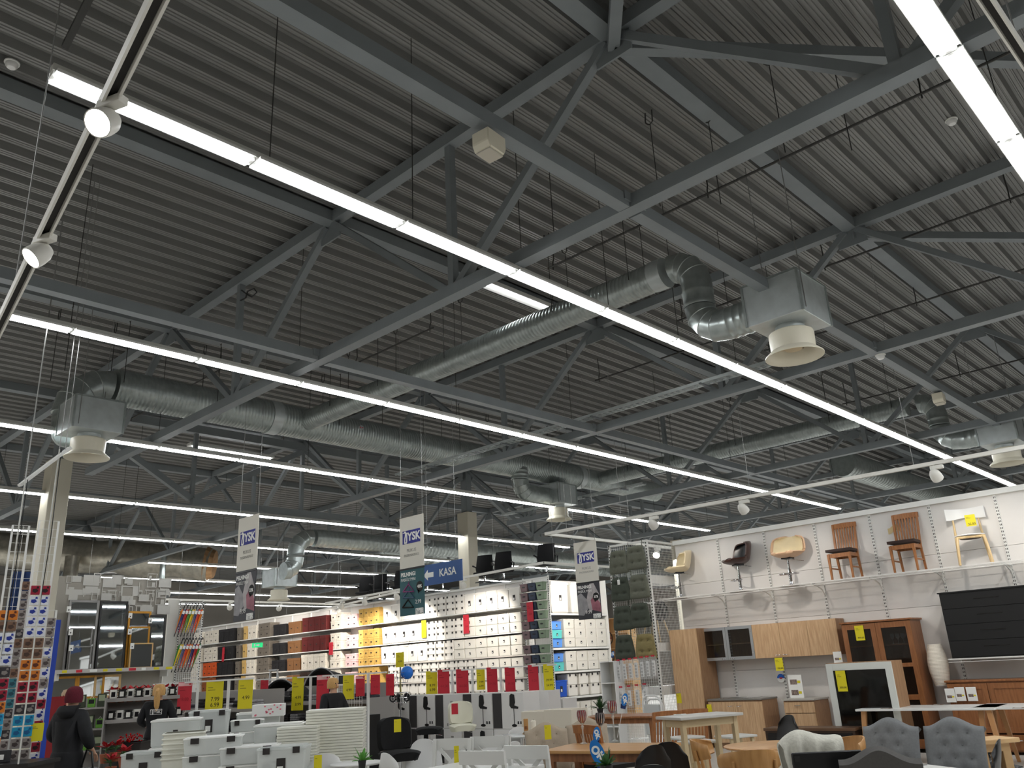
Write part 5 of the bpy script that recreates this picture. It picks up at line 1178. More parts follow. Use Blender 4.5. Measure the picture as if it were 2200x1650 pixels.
# ================================================================ people
SKIN = C('skin', 206, 160, 134, rough=.55)
def skinbody(name, nodes, edges, m, parent, sub=2, root=0):
    me = bpy.data.meshes.new(name); me.from_pydata([n[0] for n in nodes], edges, []); o = bpy.data.objects.new(name, me); COL.objects.link(o); o.parent = parent
    md = o.modifiers.new('skin', 'SKIN'); md.use_smooth_shade = True
    me.materials.append(m)
    for i, n in enumerate(nodes):
        r = n[1]; me.skin_vertices[0].data[i].radius = r if isinstance(r, tuple) else (r, r)
        me.skin_vertices[0].data[i].use_root = (i == root)
    s = o.modifiers.new('sub', 'SUBSURF'); s.levels = sub; s.render_levels = sub
    return o
def person(label, loc, rz, coat, legs, hair, hat=None, coat_len=.5, arms=None, logo_back=False, bag=False, tail=False, scale=1.0, puffy=1.0, hood=False):
    """stands on z=0 facing local -y; about 1.68 m tall"""
    t = T('person', label, 'person', loc, rz); t.scale = (scale,) * 3
    arms = arms or {1: ((.24, .02, 1.16), (.2, -.12, 1.02)), -1: ((-.24, .02, 1.16), (-.2, -.12, 1.02))}
    # one continuous body under the clothes: pelvis, spine, neck, head, arms, legs
    N = [((0, 0, .92), (.12, .085)), ((0, 0, 1.15), (.115, .08)), ((0, .01, 1.34), (.13, .085)), ((0, .005, 1.45), .05), ((0, -.01, 1.52), .062), ((0, -.015, 1.6), (.072, .085)), ((0, -.005, 1.66), .045)]
    E_ = [(0, 1), (1, 2), (2, 3), (3, 4), (4, 5), (5, 6)]
    for s in (1, -1):
        b = len(N); el, ha = arms[s]
        N += [((s * .16, .01, 1.38), .052), (el, .038), (ha, .026)]; E_ += [(2, b), (b, b + 1), (b + 1, b + 2)]
        d = (Vector(ha) - Vector(el)).normalized(); h = Vector(ha)
        # palm and five fingers
        p = len(N); N.append((tuple(h + d * .06), (.03, .018))); E_.append((b + 2, p))
        sd = d.cross(Vector((0, 0, 1))).normalized()
        for f in range(4):
            q = len(N); o_ = sd * (.03 * (f - 1.5) / 1.5); L = (.04, .05, .047, .036)[f]
            N += [(tuple(h + d * .085 + o_), .01), (tuple(h + d * (.085 + L) + o_ * 1.1 + Vector((0, 0, -.012))), .008), (tuple(h + d * (.09 + L * 1.5) + o_ * 1.1 + Vector((0, 0, -.035))), .007)]
            E_ += [(p, q), (q, q + 1), (q + 1, q + 2)]
        q = len(N); N += [(tuple(h + d * .04 + sd * .04 * s), .011), (tuple(h + d * .075 + sd * .055 * s + Vector((0, 0, -.01))), .008)]; E_ += [(b + 2, q), (q, q + 1)]
        l = len(N); N += [((s * .09, 0, .86), .085), ((s * .1, -.01, .48), .058), ((s * .1, .02, .09), .038), ((s * .11, -.12, .03), .03)]; E_ += [(0, l), (l, l + 1), (l + 1, l + 2), (l + 2, l + 3)]
    skinbody('body', N, E_, SKIN, t)
    # face
    f = M()
    for s in (-1, 1): f.lathe([(.0, -.009), (.009, -.004), (.009, .004), (0, .009)], 8, (s * .03, -.098, 1.6))
    f.obj('eyes', C('eye_dark', 40, 30, 26), t)
    M().taper((0, -.112, 1.555), (.03, .03), (0, -.1, 1.6), (.014, .014)).obj('nose', SKIN, t, bevel=.005)
    M().tube([(-.022, -.095, 1.53), (0, -.102, 1.528), (.022, -.095, 1.53)], .005, 6).obj('mouth', C('lip', 160, 90, 84), t)
    # coat: torso and sleeves grown from one skeleton
    k = puffy; zb = .92 - coat_len * .5
    CN = [((0, .0, zb), (.2 * k, .15 * k)), ((0, 0, .95), (.185 * k, .14 * k)), ((0, 0, 1.15), (.165 * k, .125 * k)), ((0, .01, 1.34), (.165 * k, .12 * k)), ((0, .01, 1.44), (.085, .085))]; CE = [(0, 1), (1, 2), (2, 3), (3, 4)]
    for s in (1, -1):
        b = len(CN); el, ha = arms[s]; e = Vector(el); h = Vector(ha)
        CN += [((s * .17, .01, 1.375), .078 * k), (el, .064 * k), (tuple(e.lerp(h, .5)), .054 * k), (tuple(e.lerp(h, .92)), .046 * k)]; CE += [(3, b), (b, b + 1), (b + 1, b + 2), (b + 2, b + 3)]
    skinbody('jacket', CN, CE, coat, t, 2, 2)
    if coat_len > .5: M().lathe([(.2 * k, 0), (.215 * k, .25), (.2 * k, .5)], 20, (0, 0, zb - .3), cap=False).obj('coat_skirt', coat, t, smooth=True)
    if hood: M().grid(lambda u, v: (.14 * cos(pi * u * 1.3 - .48), .03 + .1 * sin(pi * u * 1.3 - .48) + .05 * sin(pi * v), 1.36 + .14 * v), 12, 5, .03).obj('hood', coat, t, smooth=True)
    LN = [((0, 0, .92), (.15, .11))]; LE = []
    for s in (1, -1):
        l = len(LN); LN += [((s * .095, 0, .8), .1), ((s * .1, -.01, .48), .074), ((s * .1, .02, .1), .058)]; LE += [(0, l), (l, l + 1), (l + 1, l + 2)]
    skinbody('trousers', LN, LE, legs, t, 2, 0)
    for s in (1, -1): M().grid(lambda u, v: (s * .11 + .045 * cos(2 * pi * u) * (1 - .3 * v), -.05 + .13 * sin(2 * pi * u) * (1 - .35 * v) + .05 * v, .1 * v), 14, 4, -.01).obj('shoe', BLACK, t, smooth=True)
    if hat:
        M().lathe([(.1, 1.53), (.108, 1.58), (.103, 1.64), (.088, 1.69), (.05, 1.722), (.0, 1.73)], 20, (0, -.008, 0), cap=False).obj('beanie', hat, t, smooth=True)
    if hair:
        h = M(); h.lathe([(.098, 1.52), (.102, 1.58), (.1, 1.64), (.075, 1.69), (.0, 1.705)], 18, (0, .012, 0), cap=False)
        if tail: h.tube([(0, .1, 1.62), (0, .15, 1.58), (0, .16, 1.48), (0, .14, 1.36), (0, .13, 1.28)], [.03, .045, .05, .042, .012], 10)
        h.obj('hair', hair, t, smooth=True)
    if logo_back:
        g = T('logo_holder', None, None); COL.objects.unlink(g); bpy.data.objects.remove(g)
        for nm, fx in (('logo_frame', None),):
            k = M(); zc, y = 1.27, .155
            for a, b in (((-.09, -.04), (.09, -.034)), ((-.09, .034), (.09, .04)), ((-.09, -.034), (-.084, .034)), ((.084, -.034), (.09, .034))): k.box((a[0], y, zc + a[1]), (b[0], y + .003, zc + b[1]))
            k.obj('logo_frame', PAPER, t)
        x = text('JYSK', .062, -.012, zc, y + .004, PAPER, t, bold=.001); x.rotation_euler = (pi / 2, 0, pi)
        M().prism([(.055 + a * .05, zc + b * .06) for a, b in [(-.1, -.5), (.1, -.5), (.14, .1), (.2, .4), (0, .5), (-.3, .36), (0, .3)]], y, y + .003).obj('bird_mark', PAPER, t)
    if bag:
        M().box((-.43, -.1, .52), (-.2, .06, .78)).obj('handbag', BLKL, t, bevel=.03, seg=2)
        M().tube([(-.4, -.02, .78), (-.36, -.02, .95), (-.28, -.02, .98), (-.22, -.02, .78)], .012, 8).obj('bag_strap', BLKL, t, smooth=True)
    return t
PARKA = C('black_parka', 18, 19, 23, rough=.75, noise=.2, nscale=14, bump=.3); JEANS = C('dark_trousers', 22, 23, 28, rough=.85); BEAN = C('burgundy_knit', 92, 26, 40, rough=.95, noise=.15, nscale=60); BLOND = C('blond_hair', 196, 152, 92, rough=.5, noise=.2, nscale=30, stretch=(8, 8, 1)); JKT = C('black_work_jacket', 16, 17, 21, rough=.8)
q = pd(160, 1480, 9.9); person('person seen from behind in black parka and burgundy beanie at the left', (q.x, q.y, 0), radians(-47 + 180) - .3, PARKA, JEANS, None, BEAN, coat_len=.95, puffy=1.22, bag=True, scale=.945, hood=True, arms={1: ((.3, .0, 1.14), (.22, -.22, 1.05)), -1: ((-.3, .02, 1.12), (-.28, -.1, .98))})
q = pd(343, 1474, 13.2); person('person with blond ponytail in black work jacket with white back logo', (q.x, q.y, 0), radians(-47 + 180) + .25, JKT, JEANS, BLOND, None, coat_len=.3, puffy=1.02, logo_back=True, tail=True, scale=.955, arms={1: ((.26, .0, 1.14), (.2, -.24, 1.06)), -1: ((-.27, .03, 1.14), (-.3, -.2, 1.0))})
q = pd(716, 1470, 13.6); person('person with blond hair in dark jacket half hidden behind red price sign', (q.x, q.y, 0), radians(-47) + .9, JKT, JEANS, BLOND, None, coat_len=.5, puffy=1.1, scale=.93, arms={1: ((.26, -.05, 1.14), (.2, -.3, 1.1)), -1: ((-.26, -.05, 1.14), (-.22, -.28, 1.05))})
q = pd(146, 1486, 12.6); person('person with light hair standing beyond the burgundy beanie', (q.x, q.y, 0), radians(-47) - .4, C('grey_coat', 60, 56, 54, rough=.9), JEANS, C('ash_hair', 176, 148, 118), None, coat_len=.6, scale=.95)

# ================================================================ seasonal gondola with mugs and plants (left middle)
gx = pd(318, 1480, 14.6); GR = radians(-47) + .35
gm = T('mug_shelf', 'grey stepped gondola shelf carrying two rows of mugs', 'shelf', (gx.x, gx.y, 0), GR)
for z, d in ((1.42, .3), (1.08, .38), (.72, .45), (.3, .5)): M().box((-.62, -d + .15, z - .03), (.62, .15, z)).box((-.62, -d + .14, z - .045), (.62, -d + .15, z + .015)).obj('shelf_board', C('gondola_grey', 150, 146, 142, rough=.5), gm)
M().box((-.64, .15, 0), (.64, .19, 1.48)).obj('back_panel', C('gondola_grey', 150, 146, 142), gm); M().box((-.64, -.35, 0), (-.62, .15, 1.45)).obj('side_panel', C('gondola_grey', 150, 146, 142), gm)
def lpos(root, x, y, z): return root.matrix_basis @ Vector((x, y, z))
gm.matrix_basis = Matrix.Translation(gm.location) @ Matrix.Rotation(GR, 4, 'Z')
def mug(dark):
    t = T('mug', 'm', 'mug'); a = C('mug_white', 224, 222, 214, rough=.2); b = C('mug_black', 22, 22, 24, rough=.2)
    M().lathe([(.04, 0), (.046, .004), (.046, .12), (.042, .12), (.04, .01)], 18, cap=False).obj('cup', b if dark else a, t, smooth=True); M().lathe([(.045, .0), (.045, .004)], 18).obj('foot', a, t)
    M().tube([(.044, 0, .095), (.075, 0, .1), (.085, 0, .07), (.072, 0, .035), (.044, 0, .03)], .007, 8).obj('handle', a, t, smooth=True)
    M().box((-.024, -.05, .03), (.024, -.045, .09)).obj('print_patch', a if dark else b, t)
    return Kind(t)
KM = [mug(0), mug(1)]
for k_ in KM: k_.root.scale = (1.3, 1.3, 1.3)
for r, (z, y, ph) in enumerate(((1.421, -.06, 'upper'), (1.081, -.12, 'lower'))):
    for i in range(9): KM[(i + r) % 2].put(lpos(gm, -.54 + .135 * i, y, z), GR, f'{ordn(i)} {["white", "black"][(i + r) % 2]} printed mug from the left, {ph} mug row', 'mugs on the gondola')
REDL = C('poinsettia_red', 176, 22, 34, rough=.6); GRNL = C('leaf_green', 44, 92, 36, rough=.55); POT = C('terracotta', 150, 84, 56, rough=.8); GRN2 = C('gift_green', 96, 150, 52, rough=.5)
def poinsettia(n=16, r=.14):
    t = T('poinsettia', 'p', 'plant'); rr = random.Random(4)
    M().lathe([(.05, 0), (.07, .11), (.066, .11), (.05, .1)], 14).obj('pot', POT, t, smooth=True)
    M().tube([(0, 0, .08), (.01, 0, .2)], .008, 6).obj('stem', GRNL, t)
    for k in range(n):
        a = rr.uniform(0, 2 * pi); e = rr.uniform(.1, .9); L = r * rr.uniform(.6, 1)
        d = Vector((cos(a) * cos(e), sin(a) * cos(e), sin(e))); s = d.cross(Vector((0, 0, 1))).normalized(); o = Vector((0, 0, .19 if k % 4 else .15))
        M().add([o, o + d * L * .5 + s * L * .28 + Vector((0, 0, .012)), o + d * L, o + d * L * .5 - s * L * .28 + Vector((0, 0, .012)), o + d * L * .5 - Vector((0, 0, .006))], [(0, 1, 4), (1, 2, 4), (2, 3, 4), (3, 0, 4)]).obj('petal' if k % 4 else 'leaf', REDL if k % 4 else GRNL, t)
    return Kind(t)
KPO = poinsettia()
for i in range(9): KPO.put(lpos(gm, -.56 + .14 * i, .07 - .03 * (i % 2), 1.36), i * .9, f'{ordn(i)} red poinsettia from the left above the mugs', 'poinsettias over the mugs')
for i, (px, py, d) in enumerate(((228, 1604, 10.8), (250, 1600, 10.9), (268, 1612, 10.7), (240, 1630, 10.4))):
    q = pd(px, py, d); KPO.put((q.x, q.y, q.z - .2), i, f'{ordn(i)} red poinsettia from the left on the low plant table', 'poinsettias on the low table')
tp = pd(246, 1640, 10.7); t = T('plant_table', 'dark low table under the red poinsettias', 'table', (tp.x, tp.y, 0), RC)
M().box((-.3, -.25, .38), (.3, .25, .41)).obj('table_top', C('dark_display', 40, 36, 34), t)
for a in (-.26, .26):
    for b in (-.21, .21): M().box((a - .02, b - .02, 0), (a + .02, b + .02, .38)).obj('leg', C('dark_display', 40, 36, 34), t)
# green packaged goods gondola left of the mugs
gx2 = pd(232, 1520, 15.0); gg = T('goods_shelf', 'grey gondola of green boxed goods left of the mugs', 'shelf', (gx2.x, gx2.y, 0), GR); gg.matrix_basis = Matrix.Translation(gg.location) @ Matrix.Rotation(GR, 4, 'Z')
for z in (1.3, .95, .6, .25): M().box((-.5, -.3, z - .03), (.5, .12, z)).obj('shelf_board', C('gondola_grey', 150, 146, 142), gg)
M().box((-.52, .12, 0), (.52, .15, 1.45)).obj('back_panel', C('gondola_grey', 150, 146, 142), gg)
def gbox():
    t = T('gift_box', 'g', 'box'); M().box((-.06, -.05, 0), (.06, .05, .15)).obj('carton', GRN2, t, bevel=.004); M().box((-.045, -.052, .06), (.045, -.05, .13)).obj('window', BLACK, t); M().tube([(-.03, 0, .15), (0, 0, .19), (.03, 0, .15)], .004, 6).obj('loop', PAPER, t); return Kind(t)
KG = gbox()
def vbox():
    t = T('gift_box', 'g', 'box'); M().box((-.07, -.05, 0), (.07, .05, .22)).obj('carton', C('gift_dark', 54, 62, 44, rough=.5), t, bevel=.004); M().box((-.05, -.052, .1), (.05, -.05, .2)).obj('label', C('gift_label', 150, 160, 130), t); return Kind(t)
KGB = vbox()
for r, z in enumerate((1.301, .951, .601)):
    for i in range(6): (KG if (i + r) % 2 else KGB).put(lpos(gg, -.42 + .165 * i, -.2, z), GR, f'{ordn(i)} {["dark", "green"][(i + r) % 2]} boxed gift from the left, {["upper", "middle", "lower"][r]} shelf of the green goods', 'boxed gifts left of the mugs')
t = T('red_banner', 'dark red banner behind the person in the black parka', 'banner', pd(112, 1560, 12)); M().box((-.16, -.01, -.42), (.16, .01, .4)).obj('sheet', C('deep_red', 130, 20, 26, rough=.7), t); t.rotation_euler = (0, 0, RC)
t = T('glitter_pile', 'pile of red glitter balls beside the mug shelf', 'baubles', pd(282, 1590, 11.2)); rr = random.Random(8); k = M()
for j in range(60): k.lathe([(0, -.014), (.014, 0), (0, .014)], 6, (rr.uniform(-.12, .12), rr.uniform(-.1, .1), rr.uniform(-.06, .08)), cap=False)
o = k.obj('baubles', C('red_glitter', 230, 30, 30, rough=.15, metal=.6), t); o['kind'] = 'stuff'
bsk = T('bauble_bin', 'dark bin holding the red glitter balls', 'bin', (t.location.x, t.location.y, 0), RC); M().taper((0, 0, 0), (.34, .3), (0, 0, t.location.z - .02), (.42, .36)).obj('bin_body', C('dark_display', 40, 36, 34), bsk, bevel=.01); M().box((-.22, -.19, t.location.z - .03), (.22, .19, t.location.z - .02)).obj('rim', BLACK, bsk)
# low counter with clutter at the left edge
q = pd(30, 1600, 8.8); ct = T('counter', 'dark low counter with small goods at the left edge', 'counter', (q.x, q.y, 0), RC)
M().box((-.7, -.25, 0), (.3, .3, .86)).obj('base', C('dark_display', 40, 36, 34), ct); M().box((-.74, -.29, .86), (.34, .34, .9)).obj('worktop', C('counter_top', 30, 28, 28, rough=.3), ct)
ct.matrix_basis = Matrix.Translation(ct.location) @ Matrix.Rotation(RC, 4, 'Z')
for i in range(4):
    c = [(180, 40, 50), (60, 90, 150), (200, 200, 196), (40, 40, 44), (190, 170, 60), (90, 120, 110), (210, 90, 100)][i]
    t = T('small_carton', f'{ordn(i)} small coloured carton from the left on the dark counter', 'carton', lpos(ct, -.6 + .17 * i, -.08 + .06 * (i % 2), .901), RC, 'small cartons on the counter'); M().box((-.06, -.05, 0), (.06, .05, .12 + .04 * (i % 3))).obj('carton_body', C(f'carton_{i}', *c, rough=.5), t, bevel=.004); M().box((-.04, -.052, .03), (.04, -.05, .08)).obj('label', PAPER, t)
card(79, 1573, .13, .19, lambda a, b: pY(a, b, 10.9), -.25, 'yellow price card hanging low on the tallest mesh rack at left', lines=('', ''))

# ================================================================ clear box stacks
K1 = tub(.56, .4, .3, CLEAR, LIDW, None, 1); K2 = tub(.6, .4, .17, CLEAR, LIDW, CHIP, 0); K3 = tub(.5, .4, .34, CLEAR, CLEAR, CHIP, 1); K4 = tub(.4, .34, .13, CLEAR, LIDW, CHIP, 0)
def nest(w_, d, n_, m, label, loc, rz, step=.05, h0=.3):
    t = T('nested_boxes', label, 'boxes', loc, rz); 
    for j in range(n_):
        k = M(); z = j * step; k.taper((0, 0, z), (w_ * .86, d * .86), (0, 0, z + h0), (w_, d)); k.box((-w_ / 2 - .015, -d / 2 - .015, z + h0 - .02), (w_ / 2 + .015, d / 2 + .015, z + h0)); k.obj('tub', m, t, bevel=.008)
    return t
def stackat(px, pyTop, d, kind, h, n_, rz, ph, seq_=('lowest', 'second', 'third', 'fourth', 'fifth', 'sixth', 'topmost')):
    q = pd(px, pyTop, d); zt = q.z; z0 = zt - n_ * (h + .003)
    if z0 > 0.05:      # carton plinth under the stack
        t = T('pallet_crate', f'plain grey crate under the {ph}', 'crate', (q.x, q.y, 0), rz); M().box((-.3, -.22, 0), (.3, .22, z0 - .002)).obj('crate_body', CLEARY, t, bevel=.01); M().box((-.31, -.23, z0 - .04), (.31, .23, z0 - .002)).obj('rim', CLEARY, t)
    for j in range(n_):
        kind.put((q.x, q.y, z0 + j * (h + .003)), rz, f'clear box, {ORD[j]} from below, {ph}', ph)
R1_ = RC + .1
stackat(382, 1542, 9.9, K1, .3, 3, RC + .3, 'tall clear stack behind the pale nested boxes')
q = pd(398, 1572, 9.2); nest(.42, .36, 6, CLEARY, 'pale nested boxes left of the black-clipped stack', (q.x, q.y, q.z - .55), RC + .3)
t = T('pallet_crate', 'pale crate under the nested boxes', 'crate', (q.x, q.y, 0), RC + .3); M().box((-.2, -.17, 0), (.2, .17, q.z - .552)).obj('crate_body', CLEARY, t); M().box((-.21, -.18, q.z - .6), (.21, .18, q.z - .552)).obj('rim', CLEARY, t)
stackat(462, 1580, 8.9, K2, .17, 4, RC + .25, 'stack of flat black-clipped boxes at front left')
stackat(540, 1600, 8.8, K2, .17, 3, RC + .2, 'low stack of flat boxes right of the front left stack')
stackat(452, 1524, 10.6, K3, .34, 2, RC + .3, 'clear stack behind, under the first yellow sign')
stackat(532, 1545, 10.2, K4, .13, 7, RC + .3, 'narrow stack of small clipped boxes under the second yellow sign')
stackat(556, 1528, 10.9, K1, .3, 2, RC + .3, 'stack with pink printed lid boxes')
stackat(604, 1552, 9.6, K1, .3, 2, RC + .15, 'clear labelled stack beside the lid tower')
stackat(612, 1600, 8.7, K3, .34, 2, RC + .1, 'front clear labelled stack beside the lid tower')
stackat(318, 1612, 9.6, K3, .34, 2, RC + .2, 'clear stack at the far left beside the mug shelf')
q = pd(724, 1521, 9.7); lt = T('lid_tower', 'tall tower of stacked milky white box lids beside the round table', 'lids', (q.x, q.y, 0), RC + .1)
n_l = int((q.z) / .03)
for j in range(n_l): M().box((-.325 + .002 * (j % 2), -.22, j * .03 + .001), (.325 - .002 * ((j + 1) % 2), .22, j * .03 + .028)).obj('lid', CLEARY, lt, bevel=.004)
q = pd(622, 1560, 9.3); lt = T('lid_tower', 'lower tower of milky lids left of the tall lid tower', 'lids', (q.x + .1, q.y - .05, 0), RC + .1)
for j in range(int(q.z / .03)): M().box((-.22, -.18, j * .03 + .001), (.22, .18, j * .03 + .028)).obj('lid', CLEARY, lt, bevel=.004)
t = T('pink_towel_box', 'white box with pink and black print behind the small clipped boxes', 'box', pd(578, 1530, 10.8), RC + .2); M().box((-.2, -.15, -.05), (.2, .15, .1)).obj('carton', PAPER, t, bevel=.005); k = M(); rr = random.Random(2)
for j in range(14): x, z = rr.uniform(-.18, .16), rr.uniform(-.04, .08); k.box((x, -.153, z), (x + .02, -.15, z + .016))
k.obj('print', C('print_pinkish', 220, 110, 130), t)['kind'] = 'stuff'

# ================================================================ rails with price signs
def rail(label, pts, posts, z1):
    t = T('sign_rail', label, 'rail', (pts[0][0], pts[0][1], 0)); o = Vector((pts[0][0], pts[0][1], 0))
    for a, b in zip(pts, pts[1:]): M().beam(Vector(a) - o, Vector(b) - o, .025, .025).obj('rail_bar', WHITE, t)
    for p in posts: M().box((p[0] - o.x - .018, p[1] - o.y - .018, 0), (p[0] - o.x + .018, p[1] - o.y + .018, z1)).obj('post', WHITE, t)
    return t
def on(px, py, X): return pX(px, py, X)
def signrow(X, z, items, word, rz=RX + .55):
    for (px, w_, h_, col, lines, top) in items:
        p = pX(px, 1480, X); y = p.y
        zz = z - h_ / 2 - .01
        n_ = dict(y='yellow', r='red')[col]
        card(px, 0, w_, h_, lambda a, b: Vector((X - .04, y, zz)), rz, f'{n_} price sign reading {lines[-1]}, {word}' if isinstance(word, str) else '', YEL if col == 'y' else RED, lines, w_ * .28, 'price_sign', 'price sign', 'hanging price signs', .004, top)
def place_sign(px0, py0, px1, py1, X, col, lines, label, top=None, rz=RX + .5):
    a, b = pX(px0, (py0 + py1) / 2, X), pX(px1, (py0 + py1) / 2, X); c = pX((px0 + px1) / 2, (py0 + py1) / 2, X)
    dpt = (RM @ (c - Vector((0, 0, EYE)))).z; w_ = (px1 - px0) / FPX * dpt * 1.02; h_ = (py1 - py0) / FPX * dpt * 1.03
    return card((px0 + px1) / 2, (py0 + py1) / 2, w_, h_, lambda u, v: c, rz, label, YEL if col == 'y' else RED, lines, w_ * .3, 'price_sign', 'price sign', 'hanging price signs', .004, top)
XL, XM_, XR = 7.2, 9.0, 11.6
a, b = on(330, 1470, XL), on(545, 1458, XL); za = on(470, 1462, XL).z
rail('white sign rail with posts behind the clear boxes at left', [(XL, a.y, za), (XL, b.y, za)], [(XL, on(px, 1480, XL).y) for px in (425, 491)], za)
a, b = on(550, 1459, XM_), on(830, 1442, XM_); zb_ = on(700, 1452, XM_).z
rail('white sign rail with posts over the middle bins', [(XM_, a.y, zb_), (XM_, b.y, zb_)], [(XM_, on(px, 1480, XM_).y) for px in (667, 724, 791)], zb_)
a, b = on(900, 1442, XR), on(1195, 1426, XR); zc_ = on(1050, 1436, XR).z
rail('white sign rail with posts above the stool cartons', [(XR, a.y, zc_), (XR, b.y, zc_)], [(XR, on(px, 1480, XR).y) for px in (972, 1016, 1077, 1163)], zc_)
for z in (.9, .55):
    pass
SG = [(380, 1468, 413, 1523, XL, 'r', ('8.00',), 'red price sign with pink header, first from the left', 1), (440, 1467, 481, 1523, XL, 'y', ('7.99', '6.99'), 'yellow price sign reading 7.99 and 6.99 at left'), (510, 1463, 544, 1520, XL, 'y', ('4.99',), 'yellow price sign reading 4.99 beside the rail end'), (559, 1462, 577, 1490, XM_, 'r', ('5.00',), 'small red price sign behind the left yellow signs'),
      (626, 1457, 653, 1523, XM_, 'y', ('4.99', '3.99'), 'yellow price sign reading 4.99 and 3.99 in the middle'), (679, 1453, 708, 1520, XM_, 'r', ('6.50', '4.50'), 'tall red price sign with pink header hiding a person', 1), (736, 1453, 761, 1500, XM_, 'y', ('4.99',), 'yellow price sign right of the half hidden person'), (764, 1454, 784, 1494, XM_, 'r', ('8.00',), 'red price sign with pink header right of the middle yellow one', 1), (796, 1451, 817, 1490, XM_, 'r', ('4.00',), 'plain red price sign before the wire basket stand'), (829, 1450, 847, 1492, XM_ + .4, 'r', ('5.00',), 'red price sign at the left of the wire basket stand'),
      (915, 1444, 940, 1489, XR, 'y', ('8.99', '6.99'), 'yellow price sign touching the left tall red sign'), (940, 1441, 966, 1494, XR, 'r', ('44.00',), 'tall red price sign left of the double post'), (980, 1440, 1007, 1494, XR, 'r', ('44.00',), 'tall red price sign right of the double post'), (1024, 1440, 1042, 1480, XR, 'y', ('7.99', '6.99'), 'small yellow price sign between two pairs of red ones'), (1046, 1436, 1069, 1488, XR, 'r', ('34.00',), 'red price sign right of the small yellow one'), (1085, 1436, 1107, 1488, XR, 'r', ('34.00',), 'red price sign second from the right end'), (1135, 1431, 1157, 1481, XR, 'r', ('4.00',), 'red price sign at the right end of the rail'), (1168, 1429, 1189, 1480, XR, 'y', ('39.99', '34.99'), 'yellow price sign at the far right end of the rail')]
for s in SG: place_sign(*s[:8], *(s[8:9] if len(s) > 8 else ()))
for (x0, y0, x1, y1, X, col, lab) in ((903, 1334, 918, 1369, 17.19, 'y', 'yellow price card hanging on the box wall'), (993, 1322, 1010, 1360, 17.19, 'r', 'bright red price card hanging on the box wall'), (1130, 1295, 1148, 1334, 16.8, 'r', 'red price card on the basket pillar'), (704, 1381, 718, 1406, 17.19, 'r', 'red price card before the pale fabric boxes'), (475, 1392, 484, 1420, 17.19, 'r', 'small red price card at the black tall boxes')):
    place_sign(x0, y0, x1, y1, X, col, ('12.99' if col == 'y' else '5.00',), lab, None, RX)
# wire basket stand with blue ball
q = pX(860, 1432, 9.6); wb = T('basket_stand', 'wire basket stand with blue goods and a yellow sign on top', 'stand', (q.x, q.y, 0), RX + .5)
M().tube([(0, 0, 0), (0, 0, 1.7)], .015, 8).obj('pole', CHROME, wb); M().lathe([(.2, 0), (.2, .02), (.03, .04)], 18).obj('base', BLACK, wb)
for z in (1.12, 1.44):
    k = M()
    for r_, zz in ((.12, z), (.15, z + .08), (.17, z + .16)): k.tube([(r_ * cos(a), r_ * sin(a), zz) for a in [2 * pi * j / 16 for j in range(17)]], .005, 5)
    for j in range(16): a = 2 * pi * j / 16; k.tube([(.12 * cos(a), .12 * sin(a), z), (.17 * cos(a), .17 * sin(a), z + .16)], .003, 4)
    o = k.obj('wire_basket', CHROME, wb); o['kind'] = 'stuff'
place_sign(850, 1403, 868, 1432, 9.5, 'y', ('4.99',), 'yellow price sign standing over the wire basket stand')
t = T('blue_ball', 'shiny blue ball in the wire basket stand', 'ball', (q.x + .05, q.y - .12, 1.6)); M().lathe([(.11 * cos(a), .11 * sin(a)) for a in [-pi / 2 + pi * j / 10 for j in range(11)]], 18).obj('ball_skin', C('ball_blue', 24, 110, 210, rough=.25), t, smooth=True); M().lathe([(.02, .105), (.012, .118)], 10).obj('valve', PAPER, t)
for j in range(5):
    a = 2 * pi * j / 5; t = T('cable_coil', f'{ordn(j)} black goods bundle round the lower wire basket', 'bundle', (q.x + .13 * cos(a), q.y + .13 * sin(a), 1.2), a, 'bundles in the wire basket'); M().tube([(.05 * cos(b), 0, .06 * sin(b)) for b in [2 * pi * i / 12 for i in range(13)]], .014, 6, False).obj('coil', BLACK, t, smooth=True); M().box((-.02, -.02, -.02), (.02, .02, .05)).obj('strap', BLKF, t)

